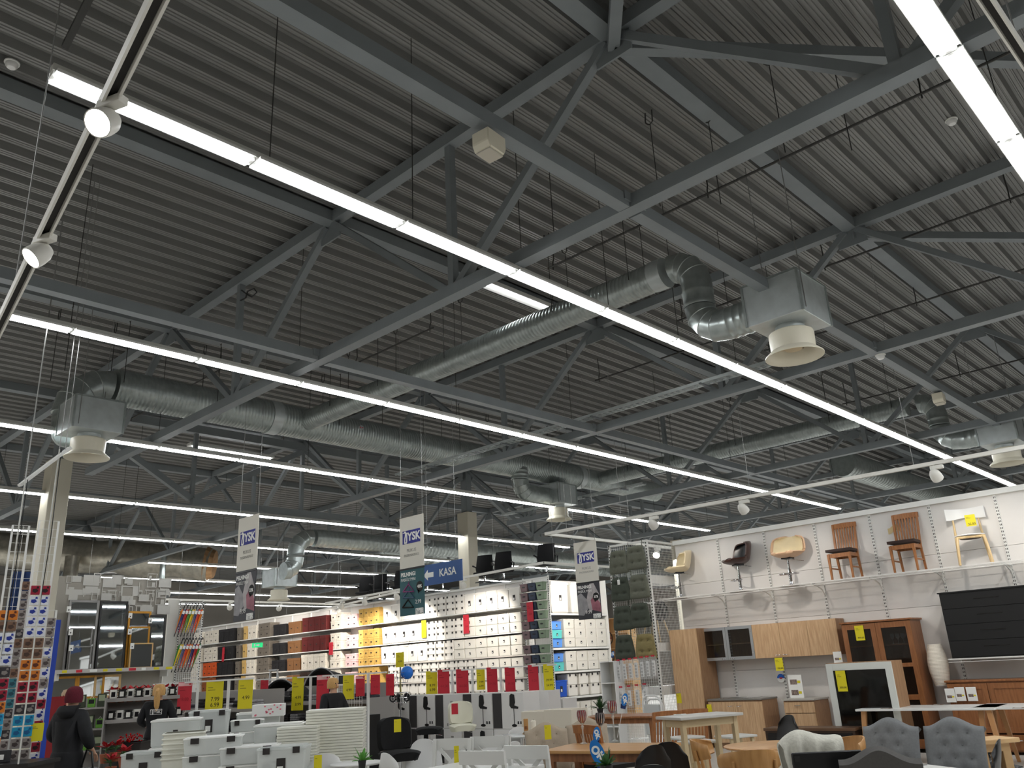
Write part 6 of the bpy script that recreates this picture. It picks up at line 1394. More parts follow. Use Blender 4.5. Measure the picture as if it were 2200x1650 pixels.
# ================================================================ middle bins with dark goods
for n_, (px0, px1, X, z, lab) in enumerate(((330, 545, 7.9, 1.0, 'grey bin shelf of folded dark textiles behind the left signs'), (560, 790, 9.9, 1.0, 'grey bin shelf of folded dark chairs behind the middle signs'))):
    a, b = pX(px0, 1500, X), pX(px1, 1500, X); L = a.y - b.y; cy = (a.y + b.y) / 2
    t = T('bin_shelf', lab, 'shelf', (X + .3, cy, 0), RX)
    for zz in (.35, .75, 1.15): M().box((-L / 2, -.3, zz - .03), (L / 2, .3, zz)).box((-L / 2, -.32, zz - .05), (L / 2, -.3, zz + .02)).obj('shelf_board', C('gondola_grey', 150, 146, 142), t)
    M().box((-L / 2, .28, 0), (L / 2, .3, 1.45)).obj('back_panel', C('gondola_grey', 150, 146, 142), t)
    for s in (-1, 1): M().box((s * L / 2 - .015, -.3, 0), (s * L / 2 + .015, .3, 1.2)).obj('end_panel', C('gondola_grey', 150, 146, 142), t)
    t.matrix_basis = Matrix.Translation(t.location) @ Matrix.Rotation(RX, 4, 'Z')
    m = int(L / .34); rr = random.Random(n_)
    for zz in (.351, .751, 1.151):
        for i in range(m):
            h_ = rr.uniform(.1, .24); c = rr.choice([(28, 28, 32), (60, 60, 66), (100, 98, 100), (36, 30, 34), (150, 148, 150)])
            f = T('folded_textile', f'{ordn(i)} folded textile pile from the left on the {dict([(.351, "low"), (.751, "middle"), (1.151, "top")])[zz]} board, {["left", "middle"][n_]} bin shelf', 'textile', lpos(t, -L / 2 + .18 + i * .34, -.1, zz), RX, 'folded textiles on the bin shelves')
            k = C(f'textile_{c[0]}', *c, rough=.95, noise=.3, nscale=25)
            lay = max(2, int(h_ / .045))
            for j in range(lay): M().box((-.14 + .006 * (j % 2), -.14, j * .045 + .001), (.14 - .008 * ((j + 1) % 2), .13, j * .045 + .042)).obj('fold', k, f, bevel=.015, seg=2)
def arch(label, px, py, X, w_, h_, m, post=False):
    q = pX(px, py, X); t = T('folding_lounger', label, 'lounger', (q.x, q.y, q.z), RX + .3)
    M().grid(lambda u, v: ((u - .5) * w_, (v - .5) * .5, h_ * sin(pi * u) ** .7 - .1 * v), 14, 3, .03).obj('fabric', m, t, smooth=True)
    M().tube([((u - .5) * w_ * 1.04, -.26, h_ * sin(pi * u) ** .7 * 1.02) for u in [i / 14 for i in range(15)]], .014, 8).obj('tube_frame', C('frame_silver', 180, 180, 182, rough=.3, metal=.7), t, smooth=True)
    M().box((-w_ / 2, -.2, -.12), (w_ / 2, .2, -.05)).obj('seat', m, t, bevel=.02)
    if post: M().box((-.03, -.03, -q.z), (.03, .03, -.12)).box((-.25, -.25, -q.z), (.25, .25, -q.z + .03)).obj('stand', BLACK, t)
arch('black padded folding lounger with silver frame behind the signs', 620, 1492, 9.9, .9, .3, BLKF); arch('black arched pram-like hood above the middle signs', 705, 1470, 11.2, .9, .34, BLKF, True)
ld = T('step_ladder', 'small silver step ladder standing before the baskets', 'ladder', pX(588, 1450, 15.5), RX + .5); ld.location.z = 0
for s in (-1, 1):
    M().beam((s * .2, -.2, 0), (s * .13, 0, 1.95), .04, .025).obj('stile', FRAMEG, ld); M().beam((s * .2, .35, 0), (s * .13, .03, 1.9), .035, .02).obj('rear_leg', FRAMEG, ld)
for j in range(5): f = (j + 1) / 6; M().box((-.2 + .07 * f, -.24 + .2 * f, 1.95 * f - .012), (.2 - .07 * f, -.14 + .2 * f, 1.95 * f + .012)).obj('tread', FRAMEG, ld)
M().box((-.15, -.08, 1.93), (.15, .06, 1.97)).obj('top_plate', FRAMEG, ld)
bb = T('beige_carton', 'plain beige carton on the bins left of the stool cartons', 'carton', pX(787, 1533, 10.4), RX + .3); M().box((-.28, -.2, -.32), (.28, .2, .2)).obj('carton_body', C('kraft_beige', 176, 160, 138, rough=.8), bb, bevel=.006); M().lathe([(.02, 0), (.02, .004)], 10).obj('hole', PAPER, bb).location = (-.1, -.205, .12)
cgp = T('wire_cage', 'white wire cage bin behind the middle signs', 'cage', (9.25, on(745, 1500, 9.25).y, 0), RX); mesh_panel(cgp, .9, .5, .07, .95); M().box((-.46, -.02, 1.44), (.46, .01, 1.47)).obj('top_rail', WHITE, cgp); M().box((-.44, .0, 0), (.44, .4, .94)).obj('base_box', BLACK, cgp)

# ================================================================ bar stool cartons
CB = C('carton_white', 226, 224, 221, rough=.7); CDK = C('carton_charcoal', 52, 50, 50, rough=.7)
def carton(var):
    w_, d, h = (.74, .42, .59)
    t = T('stool_carton', 'c', 'carton'); M().box((-w_ / 2, -d / 2, 0), (w_ / 2, d / 2, h)).obj('carton_body', CB, t, bevel=.005)
    if var != 2: M().box((-w_ / 2 + .002, -d / 2 - .003, .01), (-w_ / 2 + .22, -d / 2 - .0005, h - .01)).obj('charcoal_panel', CDK, t)
    if var == 0:
        k = M(); y = -d / 2 - .001
        k.prism([(.02, .36), (.03, .5), (.06, .525), (.12, .51), (.13, .4), (.11, .36), (.19, .34), (.18, .31), (.05, .32)][::-1], y - .003, y); k.prism([(.095, .32), (.105, .32), (.105, .09), (.095, .09)], y - .003, y); k.prism([(.1 + .05 * cos(a), .08 + .02 * sin(a)) for a in [2 * pi * i / 10 for i in range(10)]][::-1], y - .003, y)
        for i in range(2): k.prism([(.16 + .05 * i, .1), (.19 + .05 * i, .1), (.185 + .05 * i, .14), (.165 + .05 * i, .14)][::-1], y - .003, y)
        k.v = [((x - .1) * 1.25 + .14, yy, (z - .3) * 1.15 + .31) for x, yy, z in k.v]; k.obj('stool_print', BLACK, t)
    if var == 1:
        k = M(); y = -d / 2 - .001
        for i in range(3): k.box((-.05 + .07 * i, y - .003, .04), (-.02 + .07 * i, y, .09))
        k.box((.05, y - .003, .44), (.12, y, .47)); k.obj('handling_marks', GREYI, t)
    M().box((-w_ / 2 + .01, -.02, h), (w_ / 2 - .01, .02, h + .002)).obj('tape', C('tape', 190, 180, 160), t)
    return Kind(t)
KCT = [carton(0), carton(1), carton(2)]
ys = [10.75 + .765 * i for i in range(6)]; vr = [0, 0, 1, 0, 0, 1]
for r in range(2):
    for i, y in enumerate(ys):
        v = vr[i] if r else [2, 0, 1, 0, 2, 0][i]
        KCT[v].put((11.22, y, r * .595), RX, f'{["stool-printed", "plain marked", "plain white"][v]} carton, {ordn(len(ys) - 1 - i)} from the left in the {["lower", "upper"][r]} carton row', 'bar stool cartons')
for i, (px, X, z0) in enumerate(((1155, 11.6, 0),)):
    q = pX(px, 1540, X)
    for r in range(2): KCT[2 if i else 1].put((X, q.y, r * .595), RX + .2, f'{["lower", "upper"][r]} white carton {["beyond", "before"][i]} the right end of the carton rows', 'end cartons')
CRC = C('cream_carton', 214, 206, 190, rough=.8)
for i, (px, py, X, h, w_) in enumerate(((1165, 1526, 10.2, .95, .5), (1215, 1522, 10.2, 1.0, .5), (1160, 1495, 11.9, 1.22, .55), (1195, 1500, 12.1, 1.2, .6))):
    q = pX(px, py, X); t = T('cream_crate', f'{ordn(i)} stacked cream carton tower right of the stool cartons', 'carton', (X, q.y, 0), RX + .1, 'cream carton towers')
    for j in range(2): M().box((-w_ / 2, -.22, q.z * j / 2 + .001), (w_ / 2, .22, q.z * (j + 1) / 2 - .003)).obj('carton_body', CRC if i < 2 else CB, t, bevel=.006)
    M().box((-w_ / 2 - .002, -.03, q.z - .004), (w_ / 2 + .002, .03, q.z - .001)).obj('tape', C('tape', 190, 180, 160), t)

# ================================================================ bar stools on the floor
def bar_stool(m, lab, back=True):
    t = T('bar_stool', lab, 'bar stool')
    M().grid(lambda u, v: ((u - .5) * .46 * (1 - .25 * (2 * v - 1) ** 4), -.22 + .42 * v, .72 + .01 * sin(pi * u) - .02 * (2 * v - 1) ** 6 - .02 * (2 * u - 1) ** 6), 12, 10, .1).obj('seat', m, t, smooth=True, ang=60)
    if back: M().grid(lambda u, v: ((u - .5) * .44 * (1 - .12 * (2 * v - 1) ** 4), .2 + .05 * v - .07 * (2 * u - 1) ** 2, .72 + .36 * v - .03 * (2 * u - 1) ** 4 * v), 12, 8, -.06).obj('backrest', m, t, smooth=True, ang=60)
    stool_base(t, .62, True, .2); return t
s = bar_stool(BLKF, 'black padded bar stool with yellow tag left of centre'); q = pz(857, 1546, 1.06); s.location = (q.x, q.y, 0); s.rotation_euler = (0, 0, RC + .5)
card(854, 1559, .085, .14, lambda a, b: pd(a, b, 9.7), RC + .4, 'yellow price card tied to the black bar stool', lines=('', ''))
s = bar_stool(C('white_leather', 226, 224, 204, rough=.5), 'white padded bar stool with red tag before the cartons'); q = pz(992, 1508, 1.06); s.location = (q.x * .97, q.y * .97, 0); s.rotation_euler = (0, 0, RC + .25)
card(977, 1523, .11, .17, lambda a, b: pd(a, b, 14.02), RC + .2, 'red price card tied to the white bar stool', RED, lines=('',))
s = bar_stool(BLKF, 'backless black bar stool between the black and white stools', False); q = pz(922, 1562, .72); s.location = (q.x, q.y, 0); s.rotation_euler = (0, 0, RC)

# ================================================================ chairs and tables in the foreground
WSH = C('white_shell', 222, 222, 220, rough=.35)
def shell_chair(m, legm, lab, arms=False):
    t = T('shell_chair', lab, 'chair')
    PR = [(-.23, .43), (-.2, .445), (-.05, .43), (.1, .425), (.17, .47), (.2, .58), (.235, .72), (.25, .82)]; WD = [.17, .21, .22, .22, .22, .215, .2, .15]
    def ip(L, s): f = min(len(L) - 1.001, s * (len(L) - 1)); i = int(f); f -= i; return L[i] * (1 - f) + L[i + 1] * f
    def fn(u, v):
        a = 2 * v - 1; return (a * ip(WD, u), ip([p[0] for p in PR], u) - .1 * abs(a) ** 2 * max(0, u - .45), ip([p[1] for p in PR], u) + .05 * abs(a) ** 2.5 * (u < .7) * sin(pi * min(1, u * 1.4)) - .1 * abs(a) ** 3 * max(0, (u - .72) / .28))
    M().grid(fn, 21, 12, -.012).obj('shell', m, t, smooth=True, ang=70)
    if legm is not None:
        for s in (-1, 1):
            for f in (-1, 1): M().tube([(s * .13, f * .12, .42), (s * .22, f * .2, 0)], [.017, .011], 8).obj('leg', legm, t)
        M().beam((-.13, 0, .415), (.13, 0, .415), .05, .02).obj('seat_mount', BLACK, t)
    return Kind(t)
KW = shell_chair(WSH, BEECH, 'w'); KBK = shell_chair(BLACK, BEECH, 'b')
def at_top(px, py, z): q = pz(px, py, z); return Vector((q.x, q.y, 0))
KW.put(at_top(697, 1615, .82), RC + pi + .3, 'white shell chair with yellow tag left of the round table')
KW.put(at_top(872, 1612, .82), RC + pi - .9, 'white shell chair right of the round table')
KW.put(at_top(913, 1590, .82), RC + .2, 'white shell chair behind the left cross-back chairs')
KW.put(at_top(1048, 1583, .82), RC - .5, 'white shell chair behind the right cross-back chair pair')
KW.put(at_top(1070, 1596, .8), RC + pi + .8, 'white shell chair turned away beside the cross-back pair')
KW.put(at_top(1118, 1564, .82), RC + .1, 'white shell chair behind the small round table')
KW.put(at_top(1122, 1600, .82), RC + pi, 'white shell chair in front of the small round table')
KW.put(at_top(1228, 1577, .5), RC + .3, 'low white shell seat between the beige chairs')
card(683, 1640, .07, .14, lambda a, b: pd(a, b, 7.6), RC + .3, 'yellow price card tied to the white shell chair', lines=('', ''))
card(981, 1626, .05, .2, lambda a, b: pd(a, b, 8.2), RC + .3, 'yellow price card hanging between the cross-back chairs', lines=('', ''))
def round_table(lab, loc, r, z, top, leg, ped=True, rz=0, h=.022):
    t = T('round_table', lab, 'table', (loc[0], loc[1], 0), rz)
    M().lathe([(r - .02, z - h), (r, z - h * .5), (r, z - .003), (r - .006, z)], 48).obj('table_top', top, t, smooth=True, ang=30)
    if ped: M().lathe([(.22, 0), (.22, .012), (.04, .04), (.03, .3), (.03, z - .05), (.1, z - h)], 20).obj('pedestal', leg, t, smooth=True)
    else:
        for k in range(4): a = pi / 4 + k * pi / 2; M().tube([(r * .5 * cos(a), r * .5 * sin(a), z - h), (r * .68 * cos(a), r * .68 * sin(a), 0)], [.024, .016], 10).obj('leg', leg, t)
        M().lathe([(r * .6, z - h - .05), (r * .6, z - h)], 24).obj('apron', leg, t)
    return t
q = pz(766, 1638, .72); round_table('small round white table with a potted plant', q, .275, .72, WSH, WSH)
def potplant(lab, loc, n_, spread, L, pot, m=GRNL, pr=.05, ph=.1, wide=.3):
    t = T('potted_plant', lab, 'plant', loc); rr = random.Random(len(lab))
    M().lathe([(pr * .72, 0), (pr, ph), (pr * .88, ph), (pr * .8, ph * .85)], 16).obj('pot', pot, t, smooth=True)
    M().lathe([(pr * .84, ph * .86), (0, ph * .9)], 14, cap=False).obj('soil', C('soil', 40, 30, 24), t)
    for k in range(n_):
        a = k * 2.4 + rr.uniform(-.3, .3); e = rr.uniform(.35, 1.4); l = L * rr.uniform(.6, 1.05)
        b = Vector((cos(a) * .01, sin(a) * .01, ph * .85)); d = Vector((cos(a) * cos(e) * spread, sin(a) * cos(e) * spread, sin(e))); s = Vector((-sin(a), cos(a), 0)); g = M(); P_ = []
        for i in range(6):
            f = i / 5; c = b + d * l * f - Vector((0, 0, .35 * l * f * f * cos(e))); w_ = l * wide * .3 * sin(pi * min(1, .12 + f * .88)) ** .8
            P_.append((c - s * w_ + Vector((0, 0, .004)), c - Vector((0, 0, w_ * .3)), c + s * w_ + Vector((0, 0, .004))))
        vs = [p for r_ in P_ for p in r_]; fs = []
        for i in range(5):
            for j in range(2): fs.append((i * 3 + j, i * 3 + j + 1, i * 3 + j + 4, i * 3 + j + 3))
        g.add(vs, fs).obj('leaf', m, t, smooth=True)
    return t
BPOT = C('black_pot', 26, 26, 26, rough=.5); LEAF2 = C('bright_leaf', 84, 150, 52, rough=.5); LEAF3 = C('dark_leaf', 40, 74, 32, rough=.55)
q = pd(778, 1631, 7.95); potplant('bright green leafy plant in black pot on the round table', (q.x, q.y, .722), 22, .9, .16, BPOT, LEAF2, .04, .085, .34)
q = pz(1122, 1578, .74); round_table('second round white table with wooden board and candle', q, .33, .74, C('white_glass_top', 206, 208, 206, rough=.15), CHROME)
t = T('serving_board', 'round wooden board on the second round table', 'board', (q.x + .12, q.y - .1, .742)); M().lathe([(.15, 0), (.155, .006), (.15, .014)], 24).obj('board_disc', TABW, t); M().beam((.14, 0, .007), (.22, 0, .007), .03, .012).obj('grip', TABW, t)
t = T('candle', 'white pillar candle on the wooden board', 'candle', (q.x + .12, q.y - .1, .757)); M().lathe([(.034, 0), (.034, .14), (.02, .145)], 18).obj('wax', C('wax', 236, 230, 214, rough=.5), t, smooth=True); M().tube([(0, 0, .14), (0, 0, .16)], .002, 5).obj('wick', BLACK, t)
t = T('wood_block', 'small wooden block standing beside the candle', 'block', (q.x + .08, q.y + .0, .757), RC); M().box((-.03, -.03, 0), (.03, .03, .17)).obj('block_body', TABW, t, bevel=.004); M().box((-.02, -.032, .04), (.02, -.03, .08)).obj('mark', OAKD, t)
# ---- rectangular tables
def rect_table(lab, loc, rz, L, W, z, top, leg, th=.03, lw=.06, splay=0, apron=.08, taper=.7):
    t = T('dining_table', lab, 'table', (loc[0], loc[1], 0), rz)
    M().box((-L / 2, -W / 2, z - th), (L / 2, W / 2, z)).obj('table_top', top, t, bevel=.006, seg=2)
    for a in (-1, 1):
        for b in (-1, 1):
            x, y = a * (L / 2 - lw * .9 - .03), b * (W / 2 - lw * .9 - .03)
            M().taper((x + a * splay, y + b * splay, 0), (lw * taper, lw * taper), (x, y, z - th), (lw, lw)).obj('leg', leg, t, bevel=.004)
    if apron:
        for b in (-1, 1): M().box((-L / 2 + lw, b * (W / 2 - .07) - .01, z - th - apron), (L / 2 - lw, b * (W / 2 - .07) + .01, z - th)).obj('apron', leg, t)
        for a in (-1, 1): M().box((a * (L / 2 - .07) - .01, -W / 2 + lw, z - th - apron), (a * (L / 2 - .07) + .01, W / 2 - lw, z - th)).obj('apron', leg, t)
    t.matrix_basis = Matrix.Translation(t.location) @ Matrix.Rotation(rz, 4, 'Z')
    return t
WTT = C('white_table', 214, 214, 210, rough=.3)
q = pz(1030, 1648, .74); rect_table('white dining table ringed by white cross-back chairs', q, RX + .12, 1.0, .62, .74, WTT, WTT, lw=.06)
# ---- white cross-back chairs
def xchair():
    t = T('crossback_chair', 'x', 'chair')
    M().box((-.21, -.21, .435), (.21, .2, .46)).obj('seat', WTT, t, bevel=.008)
    for s in (-1, 1):
        M().taper((s * .185, -.19, 0), (.03, .03), (s * .185, -.185, .435), (.038, .038)).obj('front_leg', WTT, t)
        k = M(); k.taper((s * .19, .24, 0), (.03, .034), (s * .19, .19, .45), (.036, .04)); k.taper((s * .19, .19, .45), (.036, .04), (s * .2, .26, .9), (.034, .028)); k.obj('rear_leg', WTT, t)
        M().beam((s * .185, -.18, .2), (s * .19, .2, .2), .02, .025).obj('stretcher', WTT, t)
    M().grid(lambda u, v: ((u - .5) * .45, .262 + .018 * sin(pi * u) + .01 * v, .8 + .11 * v), 8, 2, .024).obj('top_rail', WTT, t, smooth=True)
    M().beam((-.19, .2, .53), (.19, .2, .53), .022, .035).obj('lower_rail', WTT, t)
    for s in (-1, 1): M().beam((s * .17, .205, .54), (-s * .14, .258, .81), .035, .016, (0, 1, 0)).obj('cross_slat', WTT, t)
    return Kind(t)
KXC = xchair()
KXC.put(at_top(948, 1594, .9), RX + .4, 'white cross-back chair farther left at the white table')
KXC.put(at_top(1030, 1589, .9), RX + .4, 'white cross-back chair farther right at the white table')
KXC.put(at_top(1070, 1608, .9), pi / 2 + .25, 'white cross-back chair near side of the white table')
KXC.put(at_top(1164, 1597, .9), pi / 2 + .2, 'white cross-back chair at the right end of the white table')
# ---- tufted chairs
def tufted(m, lab, legm=DKW, tufts=True, throw=False):
    t = T('upholstered_chair', lab, 'chair'); tf = [(-.12, .84), (.0, .84), (.12, .84), (-.07, .74), (.07, .74), (-.13, .64), (0, .64), (.13, .64), (-.07, .55), (.07, .55)] if tufts else []
    def fn(u, v):
        a = 2 * u - 1; top = .925 + .04 * cos(min(1, abs(a) * 1.1) * pi) ; x = a * (.25 - .01 * (1 - v)); z = .42 + (top - .42) * v
        d = .035 * max(0, 1 - max(abs(a), 2 * abs(v - .5)) ** 8) ** .5 if tufts else 0
        for tx, tz_ in tf: d -= .02 * math.exp(-((x - tx) ** 2 + (z - tz_) ** 2) / .0006)
        return (x, .19 + .13 * v ** 1.4 - d, z)
    M().grid(fn, 24, 24, .075).obj('backrest', m, t, smooth=True, ang=70)
    for tx, tz_ in tf:
        v = (tz_ - .42) / .52; o = M().lathe([(.008, -.003), (.008, .003), (0, .005)], 8).obj('button', m, t); o.location = (tx, .19 + .13 * v ** 1.4 - .022, tz_); o.rotation_euler = (pi / 2, 0, 0)
    M().box((-.23, -.26, .36), (.23, .2, .48)).obj('seat', m, t, bevel=.03, seg=3)
    for a in (-1, 1):
        for b in (-1, 1): M().taper((a * .19, b * .2 + .02 * (b > 0), 0), (.028, .028), (a * .19, b * .18, .37), (.042, .042)).obj('leg', legm, t)
    return t
GRYF = C('grey_linen', 118, 120, 121, rough=.95, noise=.07, nscale=60); BEGF = C('beige_linen', 170, 156, 138, rough=.95, noise=.03, nscale=60); GRYB = C('grey_linen_dark', 84, 82, 80, rough=.95, noise=.06, nscale=60)
def put(t, loc, rz): t.location = (loc[0], loc[1], 0); t.rotation_euler = (0, 0, rz); return t
put(tufted(GRYF, 'grey tufted upholstered chair behind the dark grey one'), at_top(1884, 1553, .94), RX + .05)
put(tufted(GRYF, 'grey tufted upholstered chair right, facing the camera'), at_top(2022, 1552, .94), RX + .05)
put(tufted(GRYB, 'dark grey upholstered chair seen from its plain back', tufts=False), at_top(1872, 1580, 1.0), RC + pi - .3)
put(tufted(BEGF, 'beige tufted upholstered chair with yellow tag'), at_top(1184, 1547, 1.0), RC + .2)
put(tufted(BEGF, 'beige tufted upholstered chair behind the striped goblets'), at_top(1268, 1541, .98), RC + .1)
card(1177, 1573, .07, .14, lambda a, b: pd(a, b, 8.66), RC + .2, 'yellow price card tied to the beige tufted chair', lines=('', ''))
# ---- oak dining table with goblets
q = pz(1312, 1604, .75); dt = rect_table('oak dining table with three striped goblets', q, RX + .25, 1.25, .8, .75, TABW, OAKD, lw=.07)
ST1, ST2 = C('stripe_red', 120, 34, 40, rough=.15), C('stripe_silver', 206, 196, 196, rough=.1, metal=.7); CLG = glass('stem_glass', (216, 220, 216), .35)
def goblet(lab, loc, h, dark):
    t = T('goblet', lab, 'goblet', loc)
    k = M(); n_ = 28; prof_ = [(.022, h - .13), (.044, h - .105), (.055, h - .06), (.053, h - .02), (.046, h)]
    for i in range(n_):
        k.use((C('stripe_black', 30, 30, 34, rough=.15) if dark else ST1) if i % 2 else ST2); a0, a1 = 2 * pi * i / n_, 2 * pi * (i + 1) / n_
        for (r0, z0), (r1, z1) in zip(prof_, prof_[1:]): k.add([(r0 * cos(a0), r0 * sin(a0), z0), (r0 * cos(a1), r0 * sin(a1), z0), (r1 * cos(a1), r1 * sin(a1), z1), (r1 * cos(a0), r1 * sin(a0), z1)], [(0, 1, 2, 3)])
    k.obj('striped_bowl', None, t)
    M().lathe([(.045, 0), (.045, .006), (.012, .02), (.008, .06), (.008, h - .2), (.014, h - .18), (.02, h - .165), (.01, h - .15), (.024, h - .13)], 18).obj('stem', CLG, t, smooth=True)
    return t
for px, pyb, h, dk, lab in ((1254, 1598, .34, 0, 'red and silver striped glass goblet at the left'), (1293, 1594, .3, 1, 'black and silver striped glass goblet in the middle'), (1321, 1593, .42, 0, 'tallest red striped glass goblet at the right')):
    p = pz(px, pyb, .752); goblet(lab, (p.x, p.y, .752), h, dk)
OKB = C('tag_blue', 30, 118, 196, rough=.4)
def oktag(px, py, d, s, tilt, lab, zt=None):
    navy = True
    p = pd(px, py, d) if d < 13 else Vector((14.0, pX(1318, 1418, 14.0).y, 1.618 + s * 1.4 + .06)); t = T('ok_tag', lab, 'tag', p, RC + .1)
    M().prism([(s * .52 * cos(a), s * sin(a)) for a in [2 * pi * k / 24 for k in range(24)]][::-1], -.003, .003).obj('oval_card', OKB, t)
    if navy: M().prism([(-s * .4, -s * 1.45), (s * .4, -s * 1.45), (s * .48, -s * .75), (-s * .48, -s * .75)], -.0025, .0025).obj('lower_tab', C('tag_navy', 24, 44, 90), t)
    o = text('OK', s * .8, 0, 0, -.005, PAPER, t, bold=.004); o.rotation_euler = (pi / 2, pi / 2 - .4, 0)
    t.rotation_euler = (0, tilt, RC + .1)
    M().tube([(0, .004, -s * 1.4), (0, .004, -s * 1.4 - .06 if zt is None else -(p.z - zt) / cos(tilt))], .003, 5).obj('stem', PAPER, t)
    return t
oktag(1342, 1503, 9.6, .07, .3, 'blue oval OK tag on the brown table behind', .76)
oktag(1282, 1577, 8.15, .068, .15, 'blue oval OK tag standing on the oak dining table', .75)
oktag(1284, 1618, 6.4, .1, -.35, 'largest blue oval OK tag at the bottom centre')
oktag(1318, 1418, 13.5, .055, .3, 'small blue oval OK tag at the white shelf tower')
t = T('open_papers', 'white leaflets lying on the oak dining table', 'papers', Vector(pz(1375, 1587, .752)), RC); M().box((-.1, -.07, 0), (.0, .07, .004)).box((.005, -.07, 0), (.1, .06, .006)).obj('sheets', PAPER, t); M().box((-.08, -.05, .004), (-.02, .0, .0055)).obj('print_patch', GREYI, t)
# ---- brown table behind with plant
q = pz(1345, 1536, .76); rect_table('brown wooden dining table with a bushy plant behind', q, RX + .2, 1.35, .8, .76, OAKD, OAKD, lw=.075)
p = pz(1290, 1532, .762); potplant('bushy dark green plant on the brown table', (p.x, p.y, .762), 46, .9, .26, BPOT, LEAF3, .06, .07, .16)
p = pd(1302, 1640, 6.2); potplant('green plant beside the largest OK tag', (p.x, p.y, p.z - .1), 24, .8, .15, BPOT, GRNL, .05, .09, .4)
sup = T('side_table', 'small white table corner under the plant at the bottom edge', 'table', (p.x + .15, p.y, 0), RC); M().box((-.3, -.2, p.z - .13), (.35, .25, p.z - .102)).obj('table_top', WTT, sup, bevel=.004)
for a in (-.26, .3):
    for b in (-.16, .2): M().box((a - .02, b - .02, 0), (a + .02, b + .02, p.z - .13)).obj('leg', WTT, sup)
SB = C('black_seat', 22, 20, 20, rough=.7)
for px, py, rz, lab in ((1409, 1529, RC + pi + .4, 'oak slatted chair at the near side of the brown table'), (1470, 1524, RC + pi + .2, 'oak slatted chair behind the white-topped bar table'), (1300, 1556, RC + 2.2, 'oak slatted chair at the left end of the brown table')):
    c = slat_chair(lab, OAKM, SB, .92); put(c, at_top(px, py, .92), rz)
# ---- black chairs before the oak table
KBK.put(at_top(1372, 1592, .84), RC + pi + .5, 'black shell chair left of pair before the oak table')
KBK.put(at_top(1418, 1580, .86), RC + pi + .1, 'black shell chair right of pair before the oak table')
KBK.put(at_top(1405, 1640, .8), RC + pi - .2, 'black armchair top at the bottom edge before the bar table')
KBK.put(at_top(1664, 1556, .72), RC - 1.2, 'black shell chair beside the dark low bench')
KBK.put(at_top(2072, 1585, .83), RC + pi + 1.0, 'black shell chair between grey chair and light wood bench')
KBK.put(at_top(2105, 1570, .78), RC + .3, 'black shell chair behind the light wood bench')
# ---- bar table with stools
q = pz(1502, 1535, .97); BTL = C('pale_leg', 196, 176, 140, rough=.5)
bt = rect_table('tall bar table with white top and pale wooden legs', q, RC + .45, .86, .48, .97, C('bar_top_white', 190, 188, 182, rough=.35), BTL, lw=.055, taper=.9)
t = T('folded_papers', 'white papers lying on the bar table top', 'papers', (pz(1465, 1535, .972)), RC); M().box((-.09, -.05, 0), (.05, .05, .004)).obj('sheets', PAPER, t); M().box((-.07, -.03, .004), (-.01, .02, .0055)).obj('print_patch', GREYI, t)
def sq_stool():
    t = T('wooden_stool', 's', 'stool'); M().box((-.2, -.17, .635), (.2, .17, .66)).obj('seat', C('stool_white', 196, 194, 188, rough=.4), t, bevel=.006)
    for a in (-1, 1):
        for b in (-1, 1): M().taper((a * .18, b * .15, 0), (.034, .034), (a * .15, b * .12, .635), (.036, .036)).obj('leg', BTL, t)
    for b in (-1, 1): M().beam((-.17, b * .14, .25), (.17, b * .14, .25), .02, .03).obj('stretcher', BTL, t)
    for a in (-1, 1): M().beam((a * .17, -.14, .32), (a * .17, .14, .32), .02, .03).obj('stretcher', BTL, t)
    return Kind(t)
KSQ = sq_stool()
KSQ.put(at_top(1470, 1582, .66), RC + .4, 'white-topped wooden stool left under the bar table')
KSQ.put(at_top(1502, 1591, .66), RC + .4, 'white-topped wooden stool nearer under the bar table')
KSQ.put(at_top(1580, 1579, .66), RC + .4, 'white-topped wooden stool right behind the bent-wood chair')
# ---- round wood table and bentwood chairs
q = pz(1660, 1600, .75); round_table('round light wooden table among bent-wood chairs', q, .46, .75, TABW, BEECH, False)
BENT = C('bent_oak', 188, 142, 88, rough=.4, rgb2=(168, 122, 70), nscale=4, stretch=(6, 6, 1))
def bent_chair():
    t = T('bentwood_chair', 'b', 'chair')
    M().grid(lambda u, v: ((u - .5) * .44 * (1 - .2 * (2 * v - 1) ** 6), -.22 + .42 * v, .45 - .012 * sin(pi * u)), 10, 8, .014).obj('seat', BENT, t, smooth=True)
    M().grid(lambda u, v: ((u - .5) * .52 * (1 - .1 * (2 * v - 1) ** 4), .24 - .17 * (2 * u - 1) ** 2 + .02 * v, .66 + .19 * v - .05 * (2 * u - 1) ** 2 * (2 * v - 1)), 16, 6, .014).obj('backrest', BENT, t, smooth=True)
    for s in (-1, 1):
        M().tube([(s * .19, -.18, .44), (s * .2, -.2, 0)], [.018, .013], 8).obj('front_leg', BENT, t)
        M().tube([(s * .2, .26, 0), (s * .18, .18, .44), (s * .17, .19, .6), (s * .17, .215, .76)], [.014, .02, .016, .011], 8).obj('rear_leg', BENT, t, smooth=True)
    return Kind(t)
KBE = bent_chair()
KBE.put(at_top(1544, 1583, .86), RC + 1.3, 'bent-wood chair left of the round wooden table')
KBE.put(at_top(1602, 1601, .86), RC + pi, 'bent-wood chair seen from behind at the round wooden table')
KBE.put(at_top(1790, 1592, .82), RC - 1.4, 'bent-wood chair half hidden by the white throw')
